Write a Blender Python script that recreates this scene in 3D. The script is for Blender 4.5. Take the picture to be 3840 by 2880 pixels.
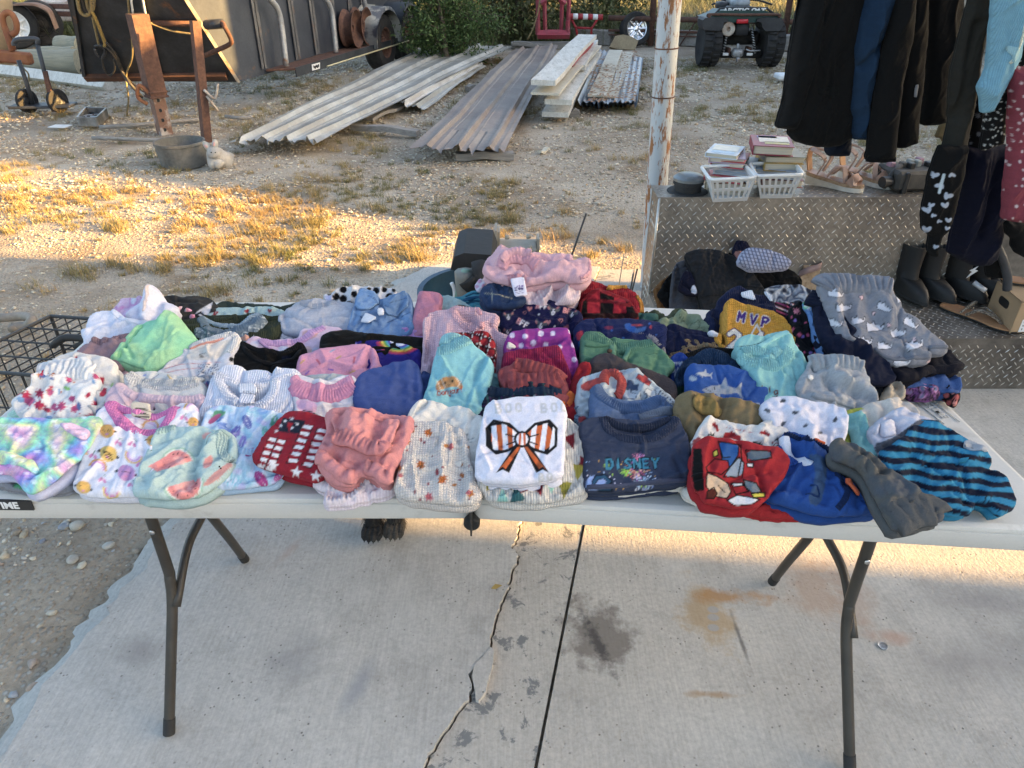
import bpy,math,random
import numpy as np
from mathutils import Vector
for o in list(bpy.data.objects):bpy.data.objects.remove(o)
def Z(s):
 '''pairs of traced picture coordinates'''
 v=[int(k) for k in s.split()];return list(zip(v[::2],v[1::2]))
SC=bpy.context.scene
COL=SC.collection
R=math.radians
PITCH,FPX,CAMH=31.5,2663.0,1.5
cd=bpy.data.cameras.new('camera');cam=bpy.data.objects.new('camera',cd);COL.objects.link(cam)
cam.location=(0,0,CAMH);cam.rotation_euler=(R(90-PITCH),0,0)
cd.sensor_width=36;cd.lens=36*FPX/3840;cd.clip_start=.05;cd.clip_end=300
SC.camera=cam
SUN_EL,SUN_AZ=10.5,97.0
sd=(math.sin(R(SUN_AZ))*math.cos(R(SUN_EL)),math.cos(R(SUN_AZ))*math.cos(R(SUN_EL)),math.sin(R(SUN_EL)))
W=bpy.data.worlds.new('World');SC.world=W;W.use_nodes=True
nt=W.node_tree;bg=nt.nodes['Background']
sky=nt.nodes.new('ShaderNodeTexSky');sky.sky_type='NISHITA';sky.sun_disc=False
sky.sun_elevation=R(SUN_EL);sky.sun_rotation=R(SUN_AZ);sky.altitude=200;sky.dust_density=3.0;sky.air_density=.8;sky.ozone_density=.3
nt.links.new(sky.outputs[0],bg.inputs[0]);bg.inputs[1].default_value=0.105
sl=bpy.data.lights.new('sun','SUN');sl.energy=5.0;sl.angle=R(0.6);sl.color=(1.0,.585,.20)
so=bpy.data.objects.new('sun',sl);COL.objects.link(so)
so.rotation_euler=Vector(sd).to_track_quat('Z','Y').to_euler()
vs=SC.view_settings;vs.view_transform='Standard';vs.look='None';vs.gamma=1;vs.use_curve_mapping=False
vs.exposure=2.8
_p=R(PITCH);FW=np.array([0,math.cos(_p),-math.sin(_p)]);UP=np.array([0,math.sin(_p),math.cos(_p)]);RT=np.array([1.,0,0])
C0=np.array([0,0,CAMH])
REG=dict(A=(0,1040,2.765),B=(700,1040,2.765),C=(1400,1040,2.765),D=(2100,1040,2.765),E=(2800,1040,2.1269),F=(0,1460,2.4578),G=(800,1460,2.4578),H=(1600,1460,2.4578),I=(2400,1460,3.0729),J=(3000,1460,2.6333),K=(0,0,2.3042),L=(800,0,2.3042),M=(1700,0,2.3042),N=(2400,0,2.3042),O=(2880,0,2.3042),P=(0,600,2.3042),Q=(1600,800,2.3042),R=(2400,600,2.3042),S=(2880,600,2.3042),V=(0,0,.57604),T=(0,1900,1.6927),U=(900,1900,1.6925),W=(2000,1900,1.693),X=(2800,1900,1.6933))
def src(reg,pts):
 x0,y0,s=REG[reg];a=np.asarray(pts,float).reshape(-1,2)
 return np.stack([x0+a[:,0]/s,y0+a[:,1]/s],1)
def rays(px):
 px=np.asarray(px,float).reshape(-1,2)
 return(px[:,:1]-1920)/FPX*RT-(px[:,1:]-1440)/FPX*UP+FW
def hitp(px,o,n):
 d=rays(px);t=((np.asarray(o)-C0)@n)/(d@n);return C0+d*t[:,None]
def proj(P):
 v=np.asarray(P)-C0;z=v@FW
 return np.stack([1920+FPX*(v@RT)/z,1440-FPX*(v@UP)/z],1)
def gz(reg,x,y,z=0.0):return hitp(src(reg,[(x,y)]),(0,0,z),np.array([0,0,1.]))[0]
def gy(reg,x,y,Y):return hitp(src(reg,[(x,y)]),(0,Y,0),np.array([0,1.,0]))[0]
def gx(reg,x,y,X):return hitp(src(reg,[(x,y)]),(X,0,0),np.array([1.,0,0]))[0]
_rs=np.random.RandomState(7);_perm=np.concatenate([_rs.permutation(512)]*2);_ga=_rs.rand(512)*6.2832
_gx,_gy=np.cos(_ga),np.sin(_ga)
def pn(x,y,seed=0):
 x=np.asarray(x,float)+seed*17.31;y=np.asarray(y,float)+seed*5.77
 xi=np.floor(x).astype(int);yi=np.floor(y).astype(int);fx=x-xi;fy=y-yi
 u=fx*fx*(3-2*fx);v=fy*fy*(3-2*fy)
 def g(ix,iy,dx,dy):
  h=_perm[(_perm[ix&511]+iy)&511];return _gx[h]*dx+_gy[h]*dy
 a=g(xi,yi,fx,fy);b=g(xi+1,yi,fx-1,fy);c=g(xi,yi+1,fx,fy-1);d=g(xi+1,yi+1,fx-1,fy-1)
 return(a+(b-a)*u+(c-a+(a-b-c+d)*u)*v)*1.5
def fbm(x,y,seed=0,o=3):return sum(pn(x*2**k,y*2**k,seed+k)/2**k for k in range(o))
def tag(o,label=None,cat=None,group=None,kind=None):
 if label:o['label']=label
 if cat:o['category']=cat
 if group:o['group']=group
 if kind:o['kind']=kind
 return o
def empty(name,loc,label,cat,group=None,rz=0):
 o=bpy.data.objects.new(name,None);COL.objects.link(o);o.location=loc;o.rotation_euler=(0,0,rz);o.empty_display_size=.1
 return tag(o,label,cat,group)
def mesh(name,V,F,mat,parent=None,smooth=True,cols=None,uv=None,auto=None):
 V=np.asarray(V,float)
 if parent is not None and isinstance(parent,bpy.types.Object):
  V=V-np.array(parent.get('_w',(0,0,0)))
 me=bpy.data.meshes.new(name)
 if isinstance(F,np.ndarray)and F.ndim==2:
  k=F.shape[1];me.vertices.add(len(V));me.vertices.foreach_set('co',V.ravel())
  me.loops.add(F.size);me.loops.foreach_set('vertex_index',F.ravel().astype(np.int32))
  me.polygons.add(len(F));me.polygons.foreach_set('loop_start',np.arange(0,F.size,k,dtype=np.int32))
  me.update(calc_edges=True)
 else:
  me.from_pydata([tuple(v)for v in V],[],[tuple(int(i)for i in f)for f in F])
 me.validate();me.update()
 if smooth:me.polygons.foreach_set('use_smooth',np.ones(len(me.polygons),bool))
 if auto is not None:me.set_sharp_from_angle(angle=R(auto))
 if cols is not None:
  ca=me.color_attributes.new('Col','FLOAT_COLOR','POINT');c=np.ones((len(V),4));c[:,:3]=cols;ca.data.foreach_set('color',c.ravel())
 if uv is not None:
  ul=me.uv_layers.new(name='UVMap');vi=np.empty(len(me.loops),np.int32);me.loops.foreach_get('vertex_index',vi)
  ul.data.foreach_set('uv',np.asarray(uv,float)[vi].ravel())
 if mat is not None:me.materials.append(mat)
 o=bpy.data.objects.new(name,me);COL.objects.link(o)
 if parent is not None:o.parent=parent
 o['_w']=tuple(parent.get('_w',(0,0,0)))if parent is not None else(0.,0.,0.)
 return o
def root(name,loc,label,cat,group=None):
 o=empty(name,tuple(float(c)for c in loc),label,cat,group);o['_w']=tuple(float(c)for c in loc);return o
def cleanup():
 for o in bpy.data.objects:
  if '_w' in o:del o['_w']
def clone(o,dloc,label=None,parent=None):
 c=o.copy();COL.objects.link(c)
 if parent is not None:c.parent=parent
 else:c.location=Vector(o.location)+Vector(dloc)
 if label:c['label']=label
 for ch in o.children:clone(ch,None,None,c)
 return c
class MB:
 def __init__(s):s.v=[];s.f=[];s.n=0;s.c=[]
 def add(s,V,F,c=None):
  V=np.asarray(V,float);s.v.append(V);s.f+=[[i+s.n for i in f]for f in F];s.n+=len(V)
  s.c.append(np.tile(np.array(c if c is not None else(.5,.5,.5),float),(len(V),1))if np.ndim(c)<2 else c);return s
 def obj(s,name,mat,parent=None,smooth=True,auto=35,cols=False):
  return mesh(name,np.concatenate(s.v),s.f,mat,parent,smooth,cols=np.concatenate(s.c)if cols else None,auto=auto if smooth else None)
def rotm(rx=0,ry=0,rz=0):
 from mathutils import Euler
 return np.array(Euler((rx,ry,rz),'XYZ').to_matrix())
def cbox(c,s,b=.004,rot=(0,0,0)):
 h=np.array(s,float)/2;b=min(b,h.min()*.49);V=[];idx={}
 for sx in(-1,1):
  for sy in(-1,1):
   for sz in(-1,1):
    for ax in range(3):
     p=h-b;p=p.copy();p[ax]=h[ax];idx[(sx,sy,sz,ax)]=len(V);V.append(p*(sx,sy,sz))
 F=[]
 q=Z('-1 -1 1 -1 1 1 -1 1')
 def key(ax,sv,a,b_):
  s3=[0,0,0];s3[ax]=sv;o=[i for i in range(3)if i!=ax];s3[o[0]]=a;s3[o[1]]=b_;return tuple(s3)
 for ax in range(3):
  for sv in(-1,1):
   f=[idx[key(ax,sv,a,b_)+(ax,)]for a,b_ in q]
   F.append(f if(sv>0)==(ax!=1)else f[::-1])
 for ax in range(3):
  o=[i for i in range(3)if i!=ax]
  for a in(-1,1):
   for b_ in(-1,1):
    k0=key(ax,-1,a,b_);k1=key(ax,1,a,b_)
    f=[idx[k0+(o[0],)],idx[k1+(o[0],)],idx[k1+(o[1],)],idx[k0+(o[1],)]];F.append(f)
 for sx in(-1,1):
  for sy in(-1,1):
   for sz in(-1,1):F.append([idx[(sx,sy,sz,a)]for a in range(3)])
 V=np.array(V)@rotm(*rot).T+np.array(c,float)
 return V,fixn(V,F)
def fixn(V,F):
 V=np.asarray(V);c=V.mean(0);out=[]
 for f in F:
  p=V[f];n=np.cross(p[1]-p[0],p[2]-p[0]);out.append(f if n@(p.mean(0)-c)>0 else f[::-1])
 return out
def tube(P,r,seg=8,cap=True,closed=False):
 P=np.asarray(P,float);n=len(P);rr=np.broadcast_to(np.asarray(r,float),(n,))
 T=np.gradient(P,axis=0)if not closed else np.roll(P,-1,0)-np.roll(P,1,0)
 T/=np.linalg.norm(T,axis=1)[:,None]+1e-12
 a=np.array([0,0,1.])if abs(T[0][2])<.9 else np.array([1.,0,0]);N=np.cross(T[0],a);N/=np.linalg.norm(N)
 V=[];th=np.arange(seg)/seg*2*math.pi
 for i in range(n):
  N=N-T[i]*(N@T[i]);N/=np.linalg.norm(N)+1e-12;B=np.cross(T[i],N)
  V.append(P[i]+rr[i]*(np.cos(th)[:,None]*N+np.sin(th)[:,None]*B))
 V=np.concatenate(V);F=[]
 for i in range(n-(0 if closed else 1)):
  j=(i+1)%n
  for k in range(seg):F.append([i*seg+k,i*seg+(k+1)%seg,j*seg+(k+1)%seg,j*seg+k])
 if cap and not closed:F.append(list(range(seg))[::-1]);F.append([(n-1)*seg+k for k in range(seg)])
 return V,F
def curve(P,n=8):
 P=np.asarray(P,float);Q=np.concatenate([[2*P[0]-P[1]],P,[2*P[-1]-P[-2]]]);out=[]
 for i in range(1,len(Q)-2):
  p0,p1,p2,p3=Q[i-1:i+3]
  for t in np.arange(n)/n:out.append(.5*(2*p1+(p2-p0)*t+(2*p0-5*p1+4*p2-p3)*t*t+(3*p1-p0-3*p2+p3)*t**3))
 out.append(P[-1]);return np.array(out)
def lathe(prof,c=(0,0,0),ax=(0,0,1),seg=24,caps=True):
 ax=np.array(ax,float);ax/=np.linalg.norm(ax);a=np.array([1.,0,0])if abs(ax[0])<.9 else np.array([0,1.,0])
 N=np.cross(ax,a);N/=np.linalg.norm(N);B=np.cross(ax,N);th=np.arange(seg)/seg*2*math.pi
 V=np.concatenate([np.array(c)+ax*z+r*(np.cos(th)[:,None]*N+np.sin(th)[:,None]*B)for r,z in prof]);F=[]
 for i in range(len(prof)-1):
  for k in range(seg):F.append([i*seg+k,i*seg+(k+1)%seg,(i+1)*seg+(k+1)%seg,(i+1)*seg+k])
 if caps:F.append(list(range(seg))[::-1]);F.append([(len(prof)-1)*seg+k for k in range(seg)])
 return V,F
def slab(P,n,th):
 """polygon P (3-D points) given thickness th against direction n"""
 P=np.asarray(P,float);n=np.asarray(n,float)/np.linalg.norm(n);m=len(P)
 V=np.concatenate([P,P-n*th]);F=[list(range(m)),[m+i for i in range(m)][::-1]]+[[i,m+i,m+(i+1)%m,(i+1)%m]for i in range(m)]
 e=np.cross(P[1]-P[0],P[2]-P[0])
 nn=sum(np.cross(P[i]-P[0],P[(i+1)%m]-P[0])for i in range(m))
 if nn@n<0:F=[f[::-1]for f in F]
 return V,F
def newmat(name):
 m=bpy.data.materials.new(name);m.use_nodes=True;t=m.node_tree;b=t.nodes['Principled BSDF'];return m,t,b
def nd(t,typ,**k):
 n=t.nodes.new(typ)
 for a,v in k.items():
  if a in n.inputs.keys()if isinstance(a,str)else False:n.inputs[a].default_value=v
  else:setattr(n,a,v)
 return n
def ramp(t,fac,stops,interp='LINEAR'):
 r=t.nodes.new('ShaderNodeValToRGB');r.color_ramp.interpolation=interp
 while len(r.color_ramp.elements)<len(stops):r.color_ramp.elements.new(.5)
 for e,(p,c)in zip(r.color_ramp.elements,stops):e.position=p;e.color=(*c,1)if len(c)==3 else c
 t.links.new(fac,r.inputs[0]);return r.outputs[0]
def noise(t,vec,scale,detail=4,rough=.55,dist=0):
 n=t.nodes.new('ShaderNodeTexNoise');n.inputs['Scale'].default_value=scale;n.inputs['Detail'].default_value=detail;n.inputs['Roughness'].default_value=rough
 n.inputs['Distortion'].default_value=dist
 if vec is not None:t.links.new(vec,n.inputs['Vector'])
 return n.outputs['Fac']
def mixc(t,fac,a,b,mode='MIX'):
 m=t.nodes.new('ShaderNodeMix');m.data_type='RGBA';m.blend_type=mode
 for sock,v in((m.inputs[0],fac),(m.inputs[6],a),(m.inputs[7],b)):
  if hasattr(v,'is_output'):t.links.new(v,sock)
  elif isinstance(v,(int,float)):sock.default_value=v
  else:sock.default_value=(*v,1)
 return m.outputs[2]
def mth(t,op,a,b=None,clamp=False):
 m=t.nodes.new('ShaderNodeMath');m.operation=op;m.use_clamp=clamp
 for sock,v in((m.inputs[0],a),(m.inputs[1],b)):
  if v is None:continue
  if hasattr(v,'is_output'):t.links.new(v,sock)
  else:sock.default_value=v
 return m.outputs[0]
def bump(t,b,h,strength=.4,dist=.01,chain=None):
 n=t.nodes.new('ShaderNodeBump');n.inputs['Strength'].default_value=strength;n.inputs['Distance'].default_value=dist
 t.links.new(h,n.inputs['Height'])
 if chain is not None:t.links.new(chain,n.inputs['Normal'])
 t.links.new(n.outputs[0],b.inputs['Normal']);return n.outputs[0]
def coords(t,kind='Object'):
 return t.nodes.new('ShaderNodeTexCoord').outputs[kind]
_MC={}
def pm(name,c1,c2=None,scale=6,lo=.4,hi=.6,rough=.6,metal=0,var=.2,vscale=40,bmp=.15,bscale=60,bdist=.004,c3=None,lo3=.6,hi3=.7,s3=3,stretch=None,spec=.5,coat=0):
 """generic worn surface: base colour, blotches of c2, spots of c3, fine value variation, fine relief"""
 if name in _MC:return _MC[name]
 m,t,b=newmat(name);v=coords(t)
 if stretch:
  mp=t.nodes.new('ShaderNodeMapping');mp.inputs['Scale'].default_value=stretch;t.links.new(v,mp.inputs[0]);v=mp.outputs[0]
 c=None
 if c2 is not None:c=mixc(t,ramp(t,noise(t,v,scale,5,.6),[(lo,(0,0,0)),(hi,(1,1,1))]),c1,c2)
 else:c=mixc(t,0.0,c1,c1)
 if c3 is not None:c=mixc(t,ramp(t,noise(t,v,s3,8,.65,.3),[(lo3,(0,0,0)),(hi3,(1,1,1))]),c,c3)
 n2=noise(t,v,vscale,4,.6)
 c=mixc(t,1.0,c,ramp(t,n2,[(.25,(1-var,)*3),(.75,(1+var*.6,)*3)]),'MULTIPLY')
 t.links.new(c,b.inputs['Base Color'])
 b.inputs['Roughness'].default_value=rough;b.inputs['Metallic'].default_value=metal;b.inputs['Specular IOR Level'].default_value=spec
 if coat:b.inputs['Coat Weight'].default_value=coat
 if bmp:bump(t,b,noise(t,v,bscale,5,.6),bmp,bdist)
 _MC[name]=m;return m
def attr_mat(name,rough=.8,bmp=.2,bscale=80,bdist=.003,var=.12,metal=0):
 """colour comes from the vertex colour the part was built with"""
 if name in _MC:return _MC[name]
 m,t,b=newmat(name);a=t.nodes.new('ShaderNodeAttribute');a.attribute_name='Col';v=coords(t)
 c=mixc(t,1.0,a.outputs['Color'],ramp(t,noise(t,v,bscale*.6,4,.6),[(.25,(1-var,)*3),(.75,(1+var*.5,)*3)]),'MULTIPLY')
 t.links.new(c,b.inputs['Base Color']);b.inputs['Roughness'].default_value=rough;b.inputs['Metallic'].default_value=metal
 if bmp:bump(t,b,noise(t,v,bscale,4,.6),bmp,bdist)
 _MC[name]=m;return m
def textmesh(body,size,name,mat,o,e1,e2,n,parent=None,depth=.0008,align='CENTER',shear=0,bold=0):
 """real lettering standing on a surface (o origin, e1 right, e2 up, n outward)"""
 cu=bpy.data.curves.new('lettering','FONT');cu.body=body;cu.size=size;cu.extrude=depth;cu.align_x=align;cu.align_y='CENTER';cu.shear=shear;cu.offset=bold
 ob=bpy.data.objects.new('lettering',cu);COL.objects.link(ob);dg=bpy.context.evaluated_depsgraph_get();me=bpy.data.meshes.new_from_object(ob.evaluated_get(dg))
 V=np.empty(len(me.vertices)*3);me.vertices.foreach_get('co',V);V=V.reshape(-1,3);F=[list(p.vertices)for p in me.polygons]
 bpy.data.objects.remove(ob)
 W_=np.asarray(o)+V[:,:1]*np.asarray(e1)+V[:,1:2]*np.asarray(e2)+V[:,2:]*np.asarray(n)
 return mesh(name,W_,F,mat,parent,False)
# === setting: ground, slabs, gravel, grass, weeds
rng=np.random.RandomState(11)
def sdf(P,Q,block=4000):
 """signed distance (positive inside) of points P to polygon Q, and nearest boundary point"""
 P=np.asarray(P,float);Q=np.asarray(Q,float);D=np.empty(len(P));NP=np.empty_like(P);A=Q;B=np.roll(Q,-1,0);E=B-A;L2=(E**2).sum(1)+1e-18
 for i in range(0,len(P),block):
  p=P[i:i+block][:,None];w=p-A;t=np.clip((w*E).sum(2)/L2,0,1);c=A+t[...,None]*E
  d2=((p-c)**2).sum(2);k=d2.argmin(1);ar=np.arange(len(k))
  cond=(A[:,1]>p[...,1])!=(B[:,1]>p[...,1]);xs=A[:,0]+(p[...,1]-A[:,1])*E[:,0]/np.where(np.abs(E[:,1])<1e-12,1e-12,E[:,1])
  ins=(cond&(p[...,0]<xs)).sum(1)%2==1
  D[i:i+block]=np.sqrt(d2[ar,k])*np.where(ins,1,-1);NP[i:i+block]=c[ar,k]
 return D,NP
def jag(P,step,amp,seed):
 P=np.asarray(P,float);out=[]
 for a,b in zip(P[:-1],P[1:]):
  n=max(1,int(np.linalg.norm(b-a)/step))
  for k in range(n):out.append(a+(b-a)*k/n)
 out.append(P[-1]);out=np.array(out);s=np.arange(len(out))*.37
 out[1:-1,0]+=(pn(s*3,s*0,seed)*amp+pn(s*9,s*0,seed+3)*amp*.5)[1:-1];out[1:-1,1]+=(pn(s*3,s*0+4,seed+9)*amp*.6)[1:-1]
 return out
EDGE=np.array([gz(*a)[:2]for a in[('V',1000,567),('V',960,569),('V',921,578),('V',880,600),('V',848,626),('T',1060,180),('T',990,290),('T',920,400),('T',850,470),('T',760,580),('T',700,640),('T',560,820),('T',470,900),('T',420,1010),('T',300,1130),('T',240,1230),('T',150,1380),('T',20,1560)]])
EDGE=np.concatenate([EDGE,[[EDGE[-1][0]-.3,.35],[EDGE[-1][0]-.6,-1.6]]])
CRK=np.array([gz('U',x,y)[:2]for x,y in Z('1775 125 1750 220 1725 265 1768 310 1745 380 1720 440 1690 550 1640 670 1610 760 1600 830 1590 905 1530 960 1460 1070 1480 1160 1450 1220 1400 1280 1330 1400 1270 1480 1205 1570 1180 1659')])
CRK=np.concatenate([[gz('V',1296,577)[:2],gz('V',1250,690)[:2],gz('V',1180,900)[:2]],CRK,[CRK[-1]+(-.04,-.15),CRK[-1]+(-.3,-2.1)]])
J1,J0=gz('W',305,150)[:2],gz('W',10,1620)[:2];jd=(J1-J0)/np.linalg.norm(J1-J0);JA=J1+jd*((3.66-J1[1])/jd[1]);JB=J0-jd*((J0[1]+1.6)/jd[1])
E_=jag(EDGE,.03,.02,1);C_=jag(CRK,.010,.0085,5)
def blob(t,v,c,rx,ry,ang=0,soft=.35,wob=.35,sc=14):
 mp=t.nodes.new('ShaderNodeMapping');mp.vector_type='TEXTURE';mp.inputs['Location'].default_value=(c[0],c[1],0);mp.inputs['Rotation'].default_value=(0,0,ang);mp.inputs['Scale'].default_value=(rx,ry,1)
 t.links.new(v,mp.inputs[0]);l=t.nodes.new('ShaderNodeVectorMath');l.operation='LENGTH';sx=t.nodes.new('ShaderNodeVectorMath');sx.operation='MULTIPLY';sx.inputs[1].default_value=(1,1,0)
 t.links.new(mp.outputs[0],sx.inputs[0]);t.links.new(sx.outputs[0],l.inputs[0])
 n=noise(t,v,sc,6,.65);d=mth(t,'ADD',l.outputs['Value'],mth(t,'MULTIPLY',mth(t,'SUBTRACT',n,.5),wob*4))
 return ramp(t,d,[(1-soft,(1,1,1)),(1+soft*.3,(0,0,0))]if soft<1 else[(0,(1,1,1)),(1,(0,0,0))])
def conc(name,tone):
 m,t,b=newmat(name);v=coords(t)
 c=mixc(t,ramp(t,noise(t,v,3.2,5,.6),[(.35,(0,0,0)),(.65,(1,1,1))]),tuple(.42*k for k in tone),tuple(.50*k for k in tone))
 c=mixc(t,mth(t,'MULTIPLY',ramp(t,noise(t,v,1.6,4,.5),[(.5,(0,0,0)),(.75,(1,1,1))]),.35),c,(.34,.285,.235))
 c=mixc(t,1.0,c,ramp(t,noise(t,v,95,5,.7),[(.25,(.78,)*3),(.7,(1.1,)*3)]),'MULTIPLY')
 c=mixc(t,mth(t,'MULTIPLY',ramp(t,noise(t,v,5.5,8,.7,.6),[(.52,(0,0,0)),(.66,(1,1,1))]),.34),c,(.25,.23,.20))
 c=mixc(t,mth(t,'MULTIPLY',ramp(t,noise(t,v,2.3,7,.7,1.2),[(.55,(0,0,0)),(.7,(1,1,1))]),.3),c,(.56,.54,.50))
 vo=t.nodes.new('ShaderNodeTexVoronoi');vo.inputs['Scale'].default_value=62;t.links.new(v,vo.inputs['Vector'])
 pit=ramp(t,vo.outputs['Distance'],[(.10,(1,1,1)),(.19,(0,0,0))]);pit=mth(t,'MULTIPLY',pit,ramp(t,noise(t,v,9,3),[(.5,(0,0,0)),(.62,(1,1,1))]))
 c=mixc(t,mth(t,'MULTIPLY',pit,.75),c,(.10,.09,.08))
 wv=t.nodes.new('ShaderNodeMapping');wv.inputs['Rotation'].default_value=(0,0,.1);wv.inputs['Scale'].default_value=(160,9,1);t.links.new(v,wv.inputs[0]);br=noise(t,wv.outputs[0],1,3)
 c=mixc(t,1.0,c,ramp(t,br,[(.3,(.9,)*3),(.7,(1.06,)*3)]),'MULTIPLY')
 def st(c,reg,x,y,rx,ry,ang,col,k,soft=.4,wob=.35,sc=14):
  p=gz(reg,x,y);return mixc(t,mth(t,'MULTIPLY',blob(t,v,p,rx,ry,ang,soft,wob,sc),k),c,col)
 c=st(c,'W',400,800,.105,.125,.2,(.17,.145,.12),.8,.5,.7,16)
 c=st(c,'W',395,840,.022,.115,.35,(.055,.05,.048),.8,.8,.9,34)
 c=st(c,'W',1110,690,.07,.14,.1,(.40,.27,.13),.7,.7,.9,9)
 c=st(c,'W',1230,565,.12,.03,-.05,(.42,.22,.08),.8,.8,.8,14)
 for yy in(650,700,765):c=st(c,'W',1143,yy,.017,.013,0,(.36,.34,.31),.95,.3,.1,9)
 c=st(c,'W',1130,1190,.08,.013,-.05,(.36,.22,.10),.7,.8,.5,20)
 c=st(c,'W',1320,850,.007,.12,.02,(.07,.065,.06),.7,.8,.5,22)
 c=st(c,'X',440,540,.10,.14,0,(.40,.27,.18),.6,.6,.5,10);c=st(c,'X',660,560,.07,.14,0,(.38,.25,.17),.5,.6,.5,10)
 c=st(c,'X',930,830,.08,.03,0,(.42,.22,.13),.5,.8,.5,14);c=st(c,'X',1500,600,.3,.1,0,(.22,.20,.185),.55,.9,.4,6)
 c=st(c,'X',1600,1000,.35,.12,0,(.24,.22,.20),.5,.9,.4,6)
 c=st(c,'T',900,920,.09,.06,0,(.26,.24,.22),.6,.8,.4,9);c=st(c,'U',330,960,.12,.10,0,(.24,.24,.24),.5,.9,.4,7);c=st(c,'U',760,1130,.03,.10,-.3,(.25,.26,.28),.6,.9,.3,9)
 c=st(c,'U',320,280,.02,.09,-.4,(.40,.30,.24),.5,.9,.4,9)
 t.links.new(c,b.inputs['Base Color']);b.inputs['Roughness'].default_value=.85;b.inputs['Specular IOR Level'].default_value=.3
 h=mth(t,'ADD',mth(t,'MULTIPLY',br,.35),noise(t,v,130,5,.65));h=mth(t,'SUBTRACT',h,mth(t,'MULTIPLY',pit,1.2))
 bump(t,b,h,.55,.004);return m
M_c1=conc('concrete_left',(1.04,.99,.90));M_c3=conc('concrete_right',(1.08,1.0,.87))
def conc_mid():
 m=M_c3.copy();m.name='concrete_middle';t=m.node_tree;b=t.nodes['Principled BSDF'];v=coords(t);old=b.inputs['Base Color'].links[0].from_socket
 c=mixc(t,ramp(t,noise(t,v,13,6,.7,.4),[(.56,(0,0,0)),(.60,(1,1,1))]),old,(.20,.20,.19));t.links.new(c,b.inputs['Base Color']);return m
M_c2=conc_mid()
def slab_piece(name,poly,z,mat,lip=None):
 P=np.column_stack([poly,np.full(len(poly),z)]);V,F=slab(P,(0,0,1),.13)
 return tag(mesh(name,V,F,mat,smooth=False),kind='structure')
left_poly=np.concatenate([E_[::-1],C_-(.002,0)])
slab_piece('concrete_slab',left_poly,.004,M_c1)
o3=np.array([[.0045,0]])
slab_piece('concrete_slab',np.concatenate([C_[::-1]+(.004,0),[[C_[0][0],3.66],JA,JB]]),-.004,M_c2)
slab_piece('concrete_slab',np.array([JA+(.008,0),[5.0,3.62],[5.0,-1.6],JB+(.008,0)]),-.002,M_c3)
n2_=len(C_);V=np.concatenate([np.column_stack([C_-(.008,0),np.full(n2_,-.012)]),np.column_stack([C_+(.008,0),np.full(n2_,-.014)])]);tag(mesh('crack_dirt',V,[[i,n2_+i,n2_+i+1,i+1]for i in range(n2_-1)],pm('crack_dirt',(.075,.055,.04),(.15,.11,.075),60,bmp=.6),smooth=False),kind='structure')
fl=np.array([gz('U',x,y)[:2]for x,y in Z('1590 900 1612 915 1605 1000 1585 1080 1560 1180 1520 1240 1490 1235 1492 1150 1472 1080 1490 1010 1540 960')])
V,F=slab(np.column_stack([jag(np.concatenate([fl,fl[:1]]),.015,.003,21)[:-1],np.full(len(jag(np.concatenate([fl,fl[:1]]),.015,.003,21))-1,.006)]),(0,0,1),.02)
tag(mesh('concrete_flake',V,F,M_c1,smooth=False),'broken flake of grey concrete lying in the jagged crack','concrete')
ap=[];n_=len(E_)
for k,(dx,z)in enumerate([(.0,.002),(-.02,-.004),(-.042,-.013),(-.07,-.036)]):
 s=np.arange(n_)*.31
 ap.append(np.column_stack([E_[:,0]+dx*(1+.5*pn(s*2,s*0,8+k))+.003*(k==0),E_[:,1]-dx*.1,np.full(n_,z)+(k>0)*.005*pn(s*3,s*0,30+k)]))
ap=np.array(ap);F=[[k*n_+i,k*n_+i+1,(k+1)*n_+i+1,(k+1)*n_+i]for k in range(3)for i in range(n_-1)]
M_ap=pm('rough_cement',(.47,.435,.38),(.36,.33,.28),30,.4,.65,.95,var=.3,vscale=120,bmp=.9,bscale=90,bdist=.01)
tag(mesh('concrete_apron',ap.reshape(-1,3),F,M_c1),kind='structure')
def gh(x,y):
 h=-.030+.010*fbm(x*.6,y*.6,3)+.005*pn(x*3,y*3,5)
 far=np.clip((y-13.5)/20,0,1);return h+far*.25
xs=np.concatenate([np.arange(-90,-8,4.),np.arange(-8,6,.09),np.arange(6,90,4.)]);ys=np.concatenate([np.arange(-40,-.5,3.),np.arange(-.5,7,.07),np.arange(7,15,.2),np.arange(15,140,4.)])
X,Y=np.meshgrid(xs,ys);Vg=np.column_stack([X.ravel(),Y.ravel(),gh(X,Y).ravel()]);nx=len(xs);ii=(np.arange(len(ys)-1)[:,None]*nx+np.arange(nx-1)).ravel()
m,t,b=newmat('caliche_dirt');v=coords(t)
c=mixc(t,ramp(t,noise(t,v,1.1,5,.6),[(.38,(0,0,0)),(.62,(1,1,1))]),(.34,.27,.195),(.55,.47,.365))
vo=t.nodes.new('ShaderNodeTexVoronoi');vo.inputs['Scale'].default_value=55;t.links.new(v,vo.inputs['Vector']);vo.inputs['Randomness'].default_value=1
peb=ramp(t,vo.outputs['Distance'],[(.25,(1,1,1)),(.5,(0,0,0))]);pcol=ramp(t,vo.outputs['Color'],[(0,(.30,.24,.18)),(.4,(.42,.36,.29)),(.75,(.5,.47,.41)),(1,(.56,.54,.5))])
dens=ramp(t,noise(t,v,1.7,4),[(.38,(0,0,0)),(.58,(1,1,1))])
c=mixc(t,mth(t,'MULTIPLY',peb,mth(t,'ADD',mth(t,'MULTIPLY',dens,.6),.2)),c,pcol)
c=mixc(t,mth(t,'MULTIPLY',ramp(t,noise(t,v,2.4,6,.65),[(.55,(0,0,0)),(.68,(1,1,1))]),.6),c,(.25,.15,.06))
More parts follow.
